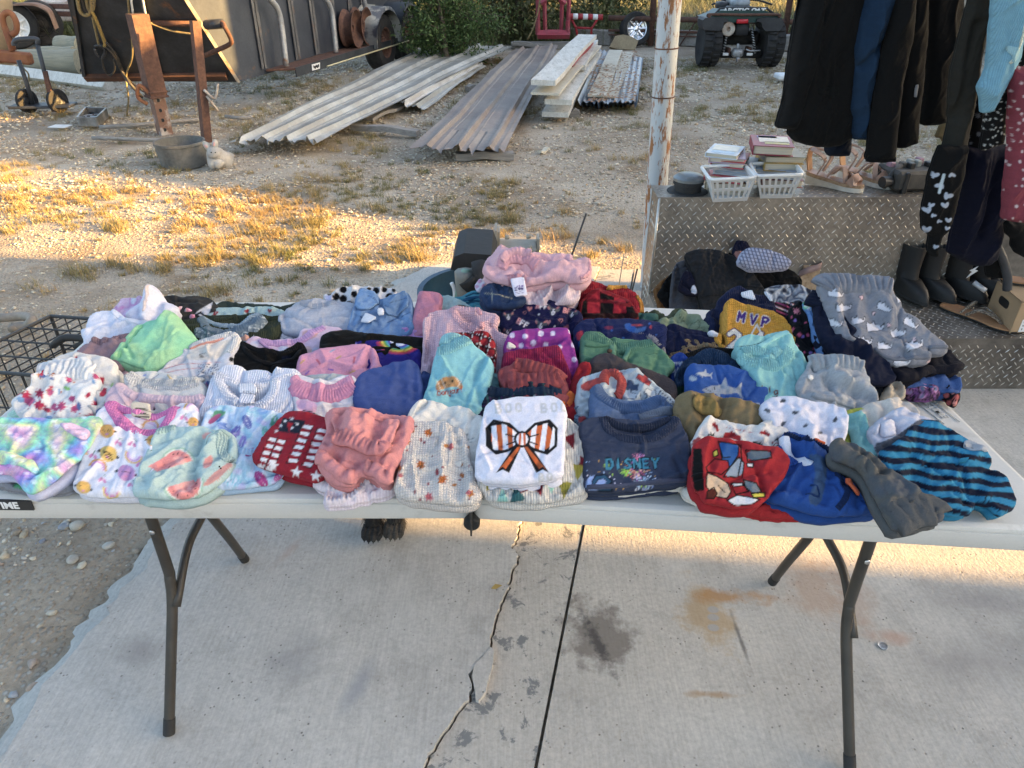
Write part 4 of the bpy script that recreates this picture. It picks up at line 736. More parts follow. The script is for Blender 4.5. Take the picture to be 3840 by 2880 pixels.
for zz in(.93,1.13):q=a+d*(zz-a[2]);mesh('wire_tie',*lathe([(.0515,-.003),(.053,0),(.0515,.003)],q,d,20,False),M_rust,po)
# === diamond plate step tank and what stands on it
XL,XR,YF,YR,YB,ZS,ZT=.60,2.02,2.41,2.84,3.01,.227,.642
M_dp=pm('diamond_plate_alu',(.34,.305,.26),(.25,.225,.195),1.6,rough=.42,metal=.75,var=.28,bmp=.06,c3=(.10,.09,.08),lo3=.48,hi3=.72,s3=2.3)
M_lug=pm('worn_lug_alu',(.62,.60,.55),(.52,.49,.44),6,rough=.42,metal=.75,bmp=.03)
tk=root('step_tank',(1.3,2.7,0),'aluminium diamond plate step tank beside the table','tank')
def plate(name,P,nrm):
 V,F=slab(P,nrm,.006);return mesh(name,V,F,M_dp,tk,False)
def lugs(parent,o,u,v,n,nu,nv,du=.0345,dv=.0375,seed=0):
 o,u,v,n=map(lambda a:np.array(a,float),(o,u,v,n));V=[];F=[];rl=np.random.RandomState(nu+nv)
 for j in range(nv):
  for i in range(nu):
   for k,(ox,oy,sg)in enumerate([(0,0,1),(.5,.5,-1)]):
    if rl.rand()<.03:continue
    c=o+u*(i+ox+.25)*du+v*(j+oy+.3)*dv;a=math.radians(48)*sg;e=u*math.cos(a)+v*math.sin(a);f=-u*math.sin(a)+v*math.cos(a);b=len(V)
    L,w,h=np.array([.0115,.0021,.0013])*(rl.uniform(.85,1.08),rl.uniform(.7,1.1),rl.uniform(.3,1.1));V+=[c-e*L,c-e*L*.3+f*w,c+e*L*.3+f*w,c+e*L,c+e*L*.3-f*w,c-e*L*.3-f*w,c-e*L*.6+n*h,c+e*L*.6+n*h]
    F+=[[b,b+6,b+1],[b+1,b+6,b+7,b+2],[b+2,b+7,b+3],[b+3,b+7,b+4],[b+4,b+7,b+6,b+5],[b+5,b+6,b]]
 m_=mesh('tread_pattern',V,F,M_lug,parent,False);m_['kind']='stuff'
q=plate('riser',[(XL,YR,ZS+.001),(XR,YR,ZS+.001),(XR,YR,ZT),(XL,YR,ZT)],(0,-1,0));lugs(q,(XL,YR-.0003,ZS),(1,0,0),(0,0,1),(0,-1,0),41,11)
q=plate('top_plate',[(XL-.012,YR-.003,ZT+.003),(XR,YR-.003,ZT+.003),(XR,YB,ZT+.003),(XL-.012,YB,ZT+.003)],(0,0,1));lugs(q,(XL,YR,ZT+.0034),(1,0,0),(0,1,0),(0,0,1),40,4)
q=plate('step_plate',[(XL,YF,ZS),(XR+.4,YF,ZS),(XR+.4,YR-.002,ZS),(XL,YR-.002,ZS)],(0,0,1));lugs(q,(XL,YF,ZS+.0004),(1,0,0),(0,1,0),(0,0,1),52,11)
q=plate('step_front',[(XL,YF+.003,.0),(XR+.4,YF+.003,.0),(XR+.4,YF+.003,ZS-.004),(XL,YF+.003,ZS-.004)],(0,-1,0));lugs(q,(XL,YF+.0027,.01),(1,0,0),(0,0,1),(0,-1,0),52,5)
q=plate('end_plate',[(XL-.004,YF+.01,0),(XL-.004,YF+.01,ZS-.005),(XL-.004,YR+.004,ZS-.005),(XL-.004,YR+.004,ZT-.004),(XL-.004,YB,ZT-.004),(XL-.004,YB,0)],(-1,0,0))
lugs(q,(XL-.0043,YR+.01,.01),(0,1,0),(0,0,1),(-1,0,0),4,16);lugs(q,(XL-.0043,YF+.03,.01),(0,1,0),(0,0,1),(-1,0,0),11,5)
V,F=tube([(XL-.003,YR+.001,ZS),(XL-.003,YR+.001,ZT)],.006,6);mesh('weld_seam',V,F,M_lug,tk)
plate('back_plate',[(XL,YB,0),(XR+.4,YB,0),(XR+.4,YB,ZT),(XL,YB,ZT)],(0,1,0))
c=gz('R',408,268,ZT+.004);fc=root('filler_cap',c,'round black and grey filler cap on the tank left of the baskets','cap');k=.062
mesh('cap_body',*lathe([(k*1.35,0),(k*1.3,.004),(k*.9,.006),(k*.9,.030),(k,.032),(k*.98,.046)],c,(0,0,1),32),M_rub,fc,auto=40)
mesh('cap_lid',*lathe([(k*1.02,.046),(k*1.02,.056),(k*.8,.068),(k*.3,.074),(.001,.075)],c,(0,0,1),32),pm('cap_grey',(.25,.27,.27),(.16,.17,.17),6,rough=.35,metal=.5),fc,auto=40)
M_bask=pm('white_basket_plastic',(.70,.71,.70),rough=.4,var=.05,bmp=.03)
def basket(label,bot,rim,zb,zr,nb):
 B=[gz('R',*p,zb)for p in bot];B.append(B[0]+B[2]-B[1]if len(bot)==3 else B[3]);T=[gz('R',*p,zr)for p in rim]
 B=[B[0],B[1],B[2],B[3]];T=[T[0],T[1],T[2],T[0]+T[2]-T[1]];o=root('basket',sum(B)/4,label,'basket','white plastic baskets on the tank')
 n_=len(B);V,F=slab(B,(0,0,1),-.004);mesh('base',V,F,M_bask,o,False);mb=MB()
 for i in range(4):
  b0,b1,t0,t1=B[i],B[(i+1)%4],T[i],T[(i+1)%4];nb_=nb if i%2==0 else nb+2
  cen=(sum(B)+sum(T))/8;fo=np.cross(b1-b0,t0-b0);fo/=np.linalg.norm(fo);fo*=np.sign(fo@((b0+b1+t0+t1)/4-cen))
  pt=lambda u,w:(b0*(1-u)+b1*u)*(1-w)+(t0*(1-u)+t1*u)*w
  for w0,w1 in((0,.16),(.47,.58),(.86,1.0)):mb.add(*slab([pt(0,w0),pt(1,w0),pt(1,w1),pt(0,w1)],fo,.0025))
  for k in range(nb_+1):
   u=k/nb_;h=.20/nb_*(2.2 if k in(0,nb_)else 1);u0,u1=max(0,u-h),min(1,u+h);mb.add(*slab([pt(u0,.1),pt(u1,.1),pt(u1,.92),pt(u0,.92)],fo,.002))
 mb.obj('lattice',M_bask,o,False);R_=[t+(t-sum(T)/4)*.02 for t in T];rp=rpoly(np.array(R_)[:,:2],.025,5);P=np.column_stack([rp,np.full(len(rp),zr)])
 mesh('rim',*tube(P,.0065,8,closed=True),M_bask,o);return o,B,T
b1,B1,T1=basket('left white basket holding the shorter stack of books',Z('630 365 925 352 850 200'),Z('612 170 1002 150 900 40'),ZT+.004,.765,7)
b2,B2,T2=basket('right white basket under the red cookbook stack',Z('1038 333 1308 328 1280 190'),Z('1012 138 1412 125 1330 20'),ZT+.004,.765,7)
M_page=pm('book_pages',(.60,.54,.42),(.50,.45,.36),90,rough=.9,stretch=(.05,.05,8),var=.15)
M_pageg=pm('magazine_pages',(.52,.54,.55),(.34,.36,.38),90,rough=.8,stretch=(.05,.05,8),var=.15)
def book(reg,x,y,Y,w,d,th,rz,cc,label,pages=None,tilt=(0,0),art=None):
 p=gy(reg,x,y,Y);rot=(tilt[0],tilt[1],rz);o=root('book',p,label,'book','books stacked in the white baskets');Mx=rotm(*rot)
 cm=pm('cover_%02x%02x%02x'%tuple(int(a*255)for a in cc),cc,tuple(a*.8 for a in cc),12,rough=.4,var=.08,bmp=.03)
 L=lambda a:p+Mx@np.array(a)
 V,F=cbox(L((0,.004,-th/2)),(w-.008,d-.008,th-.005),.001,rot);mesh('pages',V,F,pages or M_page,o,False)
 mb=MB()
 for z in(-.0012,-th+.0012):mb.add(*cbox(L((0,0,z)),(w,d,.0026),.001,rot))
 mb.add(*cbox(L((-w/2+.001,0,-th/2)),(.003,d,th),.001,rot));mb.obj('cover',cm,o,False)
 if art:
  for k,(ax_,ay_,aw,ah,ac)in enumerate(art):V,F=cbox(L((ax_*w,ay_*d,.0008)),(aw*w,ah*d,.0012),.0004,rot);mesh('cover_print',V,F,pm('print_%02x%02x%02x'%tuple(int(a*255)for a in ac),ac,rough=.4,bmp=0),o,False)
 return o
BL=[(740,1290,2.93,.125,.17,.018,-.45,(.62,.68,.74),'paperback with pale blue seaside cover, topmost of the left stack',None,[(0,.1,.8,.5,(.75,.72,.62)),(0,-.3,.7,.2,(.45,.6,.75))]),(755,1320,2.94,.14,.175,.022,-.25,(.50,.36,.48),'lilac paperback directly below the topmost book of the left stack',None,None),(790,1350,2.94,.13,.18,.026,-.42,(.48,.05,.07),'red spined thick paperback in the left stack',None,None),(840,1395,2.95,.155,.19,.022,-.38,(.42,.52,.62),'blue grey magazine bundle upper in the left stack','g',None),(835,1425,2.95,.155,.2,.018,-.36,(.62,.64,.64),'grey magazine bundle below the blue grey one','g',None),(820,1460,2.95,.15,.2,.020,-.38,(.50,.58,.62),'pale magazine bundle just above the left basket rim','g',None),(770,1475,2.94,.15,.2,.022,-.5,(.55,.08,.10),'paperback with red and white lettered spine in the left basket',None,None),(760,1530,2.94,.16,.2,.03,-.35,(.52,.44,.30),'yellowed paperback lowest visible in the left basket',None,None)]
for x,y,Y,w,d,th,rz,cc,lab,pg,art in BL:book('N',x,y,Y,w,d,th,rz,cc,lab,M_pageg if pg else M_page,(0,0),art)
BR=[(1140,1215,2.96,.155,.20,.036,-.22,(.26,.02,.05),'thick maroon cookbook with pale cover print, topmost of the right stack',None,[(.05,.1,.75,.55,(.66,.60,.52)),(.1,-.22,.6,.2,(.55,.5,.2)),(-.1,.3,.5,.18,(.32,.28,.5))]),(1215,1305,2.97,.155,.2,.026,-.1,(.22,.20,.14),'dark green hardback below the maroon cookbook',None,None),(1205,1360,2.96,.15,.2,.032,-.12,(.40,.27,.07),'ochre covered hardback in the right stack',None,None),(1180,1415,2.96,.165,.2,.022,-.35,(.30,.36,.44),'grey blue magazine bundle in the right stack','g',None),(1195,1450,2.96,.165,.2,.020,-.3,(.50,.53,.55),'grey magazine bundle above the right basket rim','g',None),(1195,1500,2.96,.16,.2,.03,-.1,(.20,.07,.07),'dark red book lowest visible in the right basket',None,None)]
for x,y,Y,w,d,th,rz,cc,lab,pg,art in BR:book('N',x,y,Y,w,d,th,rz,cc,lab,M_pageg if pg else M_page,(0,0),art)
for k,(B,T,lab)in enumerate([(B1,T1,'left'),(B2,T2,'right')]):
 c=(sum(B)/4);V,F=cbox(c+(0,0,.028),(.13,.12,.045),.003,(0,0,-.1));o=root('book',c,'tan book lying flat in the bottom of the %s basket'%lab,'book','books stacked in the white baskets');mesh('pages',V,F,M_page,o,False);V,F=cbox(c+(0,0,.054),(.135,.125,.004),.001,(0,0,-.1));mesh('cover',V,F,pm('dark_cover',(.16,.07,.04)),o,False)
M_tanl=pm('tan_leather',(.40,.21,.10),(.32,.16,.075),9,rough=.55,var=.12,bmp=.12);M_brz=pm('bronze_strap',(.42,.25,.17),(.32,.19,.13),9,rough=.45,var=.15);M_taupe=pm('taupe_strap',(.42,.29,.23),(.33,.22,.17),12,rough=.6)
M_blk2=pm('black_leather',(.007,.007,.008),(.012,.012,.012),8,rough=.6,var=.2,bmp=.12);M_cork=pm('cork',(.42,.30,.19),(.30,.2,.12),60,rough=.9);M_solew=pm('white_sole',(.64,.62,.56),(.5,.48,.42),6,rough=.6)
SOLE=np.array([(0,.030),(.05,.037),(.11,.034),(.16,.036),(.21,.043),(.245,.038),(.268,.018),(.272,0),(.262,-.022),(.235,-.037),(.20,-.042),(.15,-.032),(.10,-.030),(.05,-.034),(.0,-.029),(-.008,0)])
def frame_(p,ang):return(np.array(p,float),np.array([math.cos(ang),math.sin(ang),0]),np.array([-math.sin(ang),math.cos(ang),0]))
def sole(parent,fr,z0,z1,mat,sc=1.,name='sole',heel=0.0):
 p,e,f=fr;q=rpoly(SOLE*sc,.008,2);u=q[:,0]/.27/sc;lift=heel*np.clip(1-u*1.5,0,1)**1.3
 A=p+q[:,:1]*e+q[:,1:]*f;m_=len(q);V=np.concatenate([np.column_stack([A[:,0],A[:,1],p[2]+z0+(lift if name!='sole' else lift*0)]),np.column_stack([A[:,0],A[:,1],p[2]+z1+lift])])
 F=[[i,(i+1)%m_,m_+(i+1)%m_,m_+i]for i in range(m_)]+[list(range(m_))[::-1],[m_+i for i in range(m_)]];return mesh(name,V,F,mat,parent,True,auto=40)
def strap(parent,fr,pts,w,mat,name='strap',th=.0022):
 p,e,f=fr;P=curve([p+e*a+f*b+np.array([0,0,c])for a,b,c in pts],6);T=np.gradient(P,axis=0);T/=np.linalg.norm(T,axis=1)[:,None];n_=len(P)
 out=P-(p+e*.13+np.array([0,0,-.05]));S=np.cross(T,out);S/=np.linalg.norm(S,axis=1)[:,None]+1e-9;N=np.cross(S,T)
 V=np.stack([P+S*w/2+N*th,P-S*w/2+N*th,P-S*w/2-N*th,P+S*w/2-N*th],1).reshape(-1,3)
 F=[[i*4+k,i*4+(k+1)%4,i*4+4+(k+1)%4,i*4+4+k]for i in range(n_-1)for k in range(4)]+[[0,1,2,3],[n_*4-1,n_*4-2,n_*4-3,n_*4-4]];return mesh(name,V,F,mat,parent,True,auto=40)
def strappy(label,p,ang,sc=.88):
 o=root('sandal',p,label,'sandal','strappy wedge sandals on the tank');fr=frame_(p,ang)
 sole(o,fr,0,.018,M_solew,sc,'sole',.018);sole(o,(fr[0]+(0,0,.018),fr[1],fr[2]),0,.012,M_cork,sc*.99,'midsole',.018);sole(o,(fr[0]+(0,0,.0301),fr[1],fr[2]),0,.003,M_brz,sc*.96,'insole',.018)
 for pts,w,mt in[([(.20,.036,.03),(.205,.02,.055),(.20,-.02,.055),(.185,-.036,.03)],.022,M_brz),([(.15,.032,.03),(.17,.02,.06),(.19,-.01,.06),(.21,-.036,.03)],.012,M_taupe),([(.09,.03,.045),(.13,.02,.085),(.15,-.015,.08),(.17,-.034,.035)],.012,M_taupe),([(.09,-.03,.045),(.12,-.02,.09),(.15,.015,.075),(.17,.034,.035)],.012,M_taupe),([(.05,.03,.05),(.07,.034,.11),(.03,.03,.135),(-.005,.0,.14),(.03,-.03,.135),(.07,-.034,.11),(.05,-.03,.05)],.013,M_taupe),([(.0,.012,.05),(-.012,.008,.10),(-.008,.0,.145)],.02,M_tanl)]:strap(o,fr,pts,w*1.5,mt,th=.003)
 return o
strappy('left strappy bronze wedge sandal with white sole beside the basket',gz('S',330,190,ZT+.005),R(-42));strappy('right strappy bronze wedge sandal with white sole on the tank edge',gz('S',610,150,ZT+.005),R(-50))
def thong(label,p,ang,sc=1.,tilt=0,group=None):
 o=root('flat_sandal',p,label,'sandal',group);fr=frame_(p,ang);sole(o,fr,0,.006,M_blk2,sc,'sole');sole(o,(fr[0]+(0,0,.0062),fr[1],fr[2]),0,.006,M_tanl,sc*.985,'insole')
 M_bead=pm('beaded_strap',(.12,.09,.07),(.42,.36,.28),160,.45,.55,rough=.35,metal=.3,bmp=.5,bscale=400)
 for pts,w in[([(.10,.033,.012),(.14,.022,.045),(.19,.004,.03),(.215,.0,.012)],.012),([(.10,-.030,.012),(.14,-.022,.045),(.19,-.004,.03),(.215,.0,.012)],.012),([(.08,.031,.012),(.10,.02,.055),(.10,-.02,.055),(.08,-.029,.012)],.008)]:strap(o,fr,[(a*sc,b*sc,c)for a,b,c in pts],w,M_bead,th=.003)
 return o
thong('flat tan leather sandal with beaded straps lying on the step',gz('S',1510,1262,ZS+.004),(lambda d:math.atan2(d[1],d[0]))(gz('S',2040,1455,ZS)-gz('S',1510,1262,ZS)),1.08)
bx0,bx1,bx2=gz('S',2085,1500,ZS+.004),gz('S',1880,1310,ZS+.004),gz('S',2400,1475,ZS+.004)
M_kraft=pm('kraft_card',(.36,.25,.145),(.32,.22,.125),5,rough=.85,var=.08);sb=root('shoe_box',(bx0+bx2)/2,'brown cardboard shoe box with hand hole and white label','box');up=np.array([0,0,.135]);e1=bx2-bx0;e1/=np.linalg.norm(e1);e2=bx1-bx0;L2=np.linalg.norm(e2)*1.0;e2/=np.linalg.norm(e2);L1=.30
for nm,P,n_ in[('front_panel',[bx0,bx0+e1*L1,bx0+e1*L1+up,bx0+up],np.array([e1[1],-e1[0],0])),('side_panel',[bx0,bx0+e2*L2,bx0+e2*L2+up,bx0+up],-e1),('back_panel',[bx0+e2*L2,bx0+e2*L2+e1*L1,bx0+e2*L2+e1*L1+up,bx0+e2*L2+up],e2),('base',[bx0,bx0+e1*L1,bx0+e1*L1+e2*L2,bx0+e2*L2],np.array([0,0,-1.])),('lid',[bx0+up*.985,bx0+e1*L1+up*.985,bx0+e1*L1+e2*L2+up*.985,bx0+e2*L2+up*.985],np.array([0,0,1.]))]:
 V,F=slab(P,n_,.003);mesh(nm,V,F,M_kraft,sb,False)
h_=rpoly([(.35,.50),(.72,.50),(.72,.75),(.35,.75)],.1,4);V,F=slab([bx0+e2*L2*a+up*b-e1*.0008 for a,b in h_],-e1,.002);mesh('hand_hole',V,F,M_blk,sb,False)
nf=np.array([e1[1],-e1[0],0]);V,F=slab([bx0+e1*a+up*b+nf*.001 for a,b in[(.035,.03),(.16,.03),(.16,.42),(.035,.42)]],nf,.002);lb=mesh('paper_label',V,F,M_wht,sb,False)
for k,s_ in enumerate(['BREEZE','NAT MULTI','9']):textmesh(s_,.014,'lettering',M_blk,bx0+e1*.042+up*(.34-.115*k)+nf*.0012,e1,(0,0,1),nf,lb,.0002,'LEFT')
M_yg=pm('leaf_print',(.36,.34,.06),rough=.8,bmp=0)
for k in range(5):
 a=R(200+30*k);c=bx0+e1*(.07+.015*math.cos(a))+up*.72+np.array([0,0,-.018*math.sin(a)]);d=e1*math.cos(a)+np.array([0,0,-math.sin(a)]);s_=np.cross(d,nf);V,F=slab([c-d*.02+nf*.001,c+s_*.006+nf*.001,c+d*.02+nf*.001,c-s_*.006+nf*.001],nf,.0018);mesh('leaf_print',V,F,M_yg,sb,False)
thong('flat tan beaded sandal lying on top of the shoe box',bx0+e2*L2*1.0+up+e1*.02+np.array([0,0,.002]),math.atan2(e1[1],e1[0])-.55,.95)
def boot(label,p,ang,h,wid=.05,group='black boots on the step',nm='boot',low=False):
 o=root(nm,p,label,'boot' if not low else 'shoe',group);p,e,f=frame_(p,ang);secs=[]
 if not low:secs=[(-.0,h,.058,.044),(.0,h*.75,.057,.042),(.002,h*.5,.055,.039),(.005,h*.35,.060,.038)]
 for a,z,rl,rw in secs+[(.02,.072,.076,.037),(.05,.052,.090,.037),(.055,.03,.105,.038),(.055,.012,.11,.039)]:
  th=np.arange(20)/20*6.283;x=a+rl*np.cos(th)*1.0;y=rw*np.sin(th)*(1-.12*np.cos(th));secs[-1:]and None
  if not 'R_' in locals():R_=[]
  R_.append(p+x[:,None]*e+y[:,None]*f+np.array([0,0,z]))
 V=np.concatenate(R_);n_=len(R_);F=[[i*20+k,i*20+(k+1)%20,i*20+20+(k+1)%20,i*20+20+k][::-1]for i in range(n_-1)for k in range(20)]+[[(n_-1)*20+k for k in range(20)]]
 mesh('upper',V,F,M_blk2,o,True,auto=60);B_=R_[-1];V=np.concatenate([B_+(B_-B_.mean(0))*.03,B_+(B_-B_.mean(0))*.03-(0,0,.012)]);F=[[i,(i+1)%20,20+(i+1)%20,20+i]for i in range(20)]+[list(range(20)),[20+i for i in range(20)][::-1]];mesh('sole',V,F,M_rub,o,True,auto=40)
 if not low:
  T_=R_[0];V=np.concatenate([T_,T_*.86+T_.mean(0)*.14,T_*.86+T_.mean(0)*.14-(0,0,.06)]);F=[[k*20+i,k*20+(i+1)%20,k*20+20+(i+1)%20,k*20+20+i]for k in range(2)for i in range(20)]+[[40+i for i in range(20)]];mesh('collar',V,F,M_rub,o,True,auto=60)
  V,F=cbox(p-e*.035+np.array([0,0,-.0])+np.array([0,0,.004]),(.05,.07,.03),.006,(0,0,ang));mesh('heel',V,F,M_rub,o,False)
 return o
for k,(x,y,a,h,lab)in enumerate([(1150,1125,-80,.21,'leftmost tall black boot beside the grey cat print shorts'),(1320,1120,-66,.205,'second tall black boot, leaning left of the hood covered pair'),(1570,1120,-62,.17,'third black boot, wide, with silver mark, under the navy dress'),(1750,1110,-60,.17,'rightmost black boot beside the cardboard box')]):
 o=boot(lab,gz('S',x,y,ZS+.014),R(a),h)
 if k==2:
  p=gz('S',1570,1120,ZS+.014);V,F=slab([p+np.array([.02+a_,-.055,.11+b])for a_,b in[(0,0),(.03,.02),(.02,.005),(.035,.0),(-.005,-.035),(.012,-.005)]],(0,-1,0),.003);mesh('silver_mark',V,F,M_wht,o,False)
for x,lab in[(800,'left black flat shoe with tan insole leaning on the riser'),(950,'right black flat shoe with tan insole leaning on the riser')]:
 p=gz('S',x-10,1075,ZS+.006);o=root('flat_shoe',p,lab,'shoe','black flats on the step');up_=np.array([0,.42,.9]);up_/=np.linalg.norm(up_);f=np.array([1.,0,0]);n_=np.cross(f,up_)
 q=rpoly(SOLE[:,::1]*1.0,.01,2);q=q[:,[1,0]];q=q[q[:,1]>-1];P=[p+f*a*1.05+up_*(b+.01)*.72 for a,b in q];V,F=slab(P,n_*-1,.006);V=np.asarray(V);mesh('sole',V,F,M_rub,o,False)
 V,F=slab([c_-n_*-.001*-1+n_*.0015+(p+up_*.08-c_)*.12 for c_ in P if(c_-p)@up_<.12],n_,.002);mesh('insole',V,F,M_tanl if x>900 else M_cork,o,False)
 toe=[(a,b)for a,b in q if b>.13];C_t=p+up_*.15;dome=[C_t+f*.04*math.cos(t_)*s_+up_*.055*math.sin(t_)*s_+n_*.045*math.sqrt(max(0,1-s_*s_))for s_ in(1,.8,.5,.2)for t_ in np.linspace(0,6.283,17)[:-1]]
 F=[[k*16+i,k*16+(i+1)%16,k*16+16+(i+1)%16,k*16+16+i]for k in range(3)for i in range(16)]+[[48+i for i in range(16)]];mesh('toe_cap',dome,F,M_blk2,o)
p=gz('R',1440,1130,ZS+.02);ps=root('slide_sandal',p,'taupe slide sandal with wide strap leaning on the riser','sandal');up_=np.array([.08,.35,.9]);up_/=np.linalg.norm(up_);f=np.array([1.,0,0]);n_=np.cross(f,up_);q=rpoly(SOLE,.01,2)[:,[1,0]]
V,F=slab([p+f*a*1.1+up_*(.26-b)*.62 for a,b in q],n_*-1,.012);mesh('sole',V,F,M_cork,ps,False);V,F=slab([p+f*a*1.02+up_*(.26-b)*.61+n_*.0012 for a,b in q],n_,.002);mesh('insole',V,F,pm('pink_beige',(.34,.22,.17)),ps,False)
P=curve([p+f*-.045+up_*.07,p+f*-.03+up_*.085+n_*.03,p+f*.0+up_*.095+n_*.035,p+f*.03+up_*.105+n_*.03,p+f*.046+up_*.11],5);V=np.concatenate([P-up_*.014,P+up_*.014,P+up_*.014+n_*.003,P-up_*.014+n_*.003]);k_=len(P);F=[[j*k_+i,j*k_+i+1,(j+1)%4*k_+i+1,(j+1)%4*k_+i]for j in range(4)for i in range(k_-1)];mesh('strap',V,F,pm('mauve_strap',(.30,.20,.18)),ps)
p=gz('S',1215,290,ZT+.005);fb=root('fuse_box',p,'dusty black plastic fuse box module on the right of the tank top','fuse box');M_dust=pm('dusty_black_plastic',(.035,.034,.031),(.085,.078,.066),7,rough=.7,bmp=.2)
e1=np.array([1,.12,0]);V,F=cbox(p+(.06,.10,.045),(.26,.17,.08),.012,(0,0,.12));mesh('housing',V,F,M_dust,fb,False);r=np.random.RandomState(2)
for k in range(12):V,F=cbox(p+(-.05+.022*k,.06+.1*r.rand(),.092),(.022,.035,.02+.02*r.rand()),.003,(0,0,.12));mesh('relay',V,F,[M_blk,M_dust,pm('pink_relay',(.3,.18,.22)),pm('grey_relay',(.25,.26,.24))][r.randint(0,4)],fb,False)
V,F=cbox(p+(-.02,.012,.04),(.02,.03,.085),.004);mesh('bracket',V,F,M_blk,fb,False);V,F=lathe([(.022,-.02),(.022,.02)],p+(-.09,.03,.04),(1,.3,0),14);mesh('connector',V,F,M_blk,fb,auto=40);V,F=tube([p+(-.1,.02,.02),p+(-.06,.05,.07),p+(-.02,.08,.09)],.012,8);mesh('harness',V,F,M_dust,fb)
c=np.array([-.11,1.98,0]);bt=root('blue_tub',c,'dark blue tub with black parts standing behind the table','tub');c=gy('Q',470,620,2.0)*(1,1,0)
M_btub=pm('blue_plastic',(.008,.045,.09),(.012,.06,.115),5,rough=.45)
mesh('tub',*lathe([(.13,0),(.155,.0),(.185,.60),(.195,.60),(.195,.615),(.178,.615),(.14,.05),(.001,.05)],c,(0,0,1),40),M_btub,bt,auto=40)
P=[gy('Q',x,y,1.99)for x,y in Z('205 490 240 375 320 343 560 360 600 470 520 490')];V,F=slab(P,(0,-1,0),.22);mesh('black_lid',V,F,M_rub,bt,False)
for pts,rr,mt in[(Z('270 720 300 600 340 500 345 700'),.012,pm('green_strap',(.22,.33,.25))),(Z('215 600 240 660 245 760'),.006,M_wht),(Z('380 520 420 560 500 540 520 640'),.05,M_tire),([(330,500),(340,720)],.03,pm('grey_part',(.2,.19,.16)))]:mesh('loose_part',*tube(curve([gy('Q',x,y,1.9)for x,y in pts],5),rr,8),mt,bt)
w0=gz('Q',760,420,0.0);Yw=w0[1]-.35;wn=root('winch',(w0[0],Yw,0),'dusty metal winch or motor standing behind the blue tub','winch');M_wm=pm('dusty_alu',(.42,.37,.29),(.30,.26,.2),5,rough=.6,metal=.3)
Wq=lambda x,y,o=0.:gy('Q',x,y,Yw+o)
V,F=slab([Wq(x,y,o)for x,y,o in[(640,235,.14),(930,225,.14),(950,320,0),(620,330,0)]],(0,-.6,1),.03);mesh('gear_cover',V,F,M_wm,wn,False)
V,F=slab([Wq(x,y)for x,y in Z('620 330 950 320 960 520 620 520')],(0,-1,0),.2);mesh('gear_case',V,F,M_wm,wn,False)
for x,y in Z('705 305 800 318 890 300 880 200 695 205'):mesh('bolt',*tube([Wq(x,y+15,.02),Wq(x,y-15,.02)],.012,8),M_wm,wn)
for x,h_,o_ in[(530,225,.03),(590,150,.0),(615,165,.05),(960,225,.04)]:V,F=slab([Wq(x-18,500,o_),Wq(x+14,500,o_),Wq(x+16,h_,o_),Wq(x-4,h_,o_)],(0,-1,0),.12);mesh('side_plate',V,F,M_wm if x>560 else M_tire,wn,False)
for a,b,Y0,rr,lab in[((1380,0),(1240,400),2.6,.004,'tall thin black whip rod behind the pink pile'),((1705,350),(1655,665),2.25,.0022,'fine pale wire standing left of the tank'),((1820,480),(1770,690),2.2,.003,'short thin black rod beside the tank corner')]:
 A,B=gy('Q',*a,Y0),gy('Q',*b,Y0);B2=B+(B-A)*(B[2]/(A[2]-B[2]))*.98;tag(mesh('whip_rod',*tube([A,B,B2],rr,6),M_blk if rr!=.0022 else M_wm),lab,'rod')
 if rr==.004:pass
Zc=.50;P0=gz('A',525,400,Zc);a_=gz('A',950,430,Zc)-P0;a_/=np.linalg.norm(a_);b_=gz('A',0,655,Zc)-P0;b_/=np.linalg.norm(b_);LB=.35;LA=.62;wc_=root('wire_crate',P0*(1,1,0),'black wire dog crate standing left of the table','crate');M_wire=pm('black_wire',(.018,.018,.019),rough=.5,bmp=0)
mb=MB();h_=np.array([0,0,Zc-.05])
for k in range(14):s_=P0+a_*LA*k/13;mb.add(*tube([s_,s_+b_*LB],.0022,5));mb.add(*tube([s_+b_*LB,s_+b_*LB-h_],.0022,5));mb.add(*tube([s_,s_-h_],.0022,5))
for k in range(5):s_=P0+b_*LB*k/4;mb.add(*tube([s_,s_+a_*LA],.003,5))
for k in range(10):s_=P0+b_*LB*k/9;mb.add(*tube([s_,s_-h_],.0022,5))
for z in(.12,.25,.38):
 for s_,e_,L in((P0,b_,LB),(P0+b_*LB,a_,LA),(P0,a_,LA)):mb.add(*tube([s_-(0,0,z),s_+e_*L-(0,0,z)],.0028,5))
mb.obj('wire_panel',M_wire,wc_);mb=MB()
for s_,e_,L in((P0,b_,LB),(P0+b_*LB,a_,LA),(P0,a_,LA),(P0+a_*LA,b_,LB)):
 for z in(0,Zc-.06):mb.add(*tube([s_-(0,0,z),s_+e_*L-(0,0,z)],.0055,6))
for s_ in(P0,P0+b_*LB,P0+a_*LA,P0+a_*LA+b_*LB):mb.add(*tube([s_,s_-h_],.0055,6))
mb.obj('frame',M_wire,wc_);mesh('carry_handle',*tube(curve([gz('A',x,y,z)for x,y,z in[(555,705,Zc),(600,665,Zc+.02),(690,625,Zc+.03),(880,640,Zc+.03),(890,680,Zc+.02),(790,720,Zc)]],5),.011,8),M_rub,wc_)
cs=[gz('P',x,y,z)for x,y,z in[(-80,1370,.02),(60,1362,.03),(200,1350,.04),(265,1365,.05),(275,1395,.045),(230,1430,.02),(130,1445,.015),(110,1470,.01)]];tag(mesh('bent_strap',*tube(curve(cs,6),.022,8),pm('tan_strap',(.30,.25,.19),(.22,.18,.14),8),None),'bent tan metal band lying on the gravel beside the wire crate','metal band')
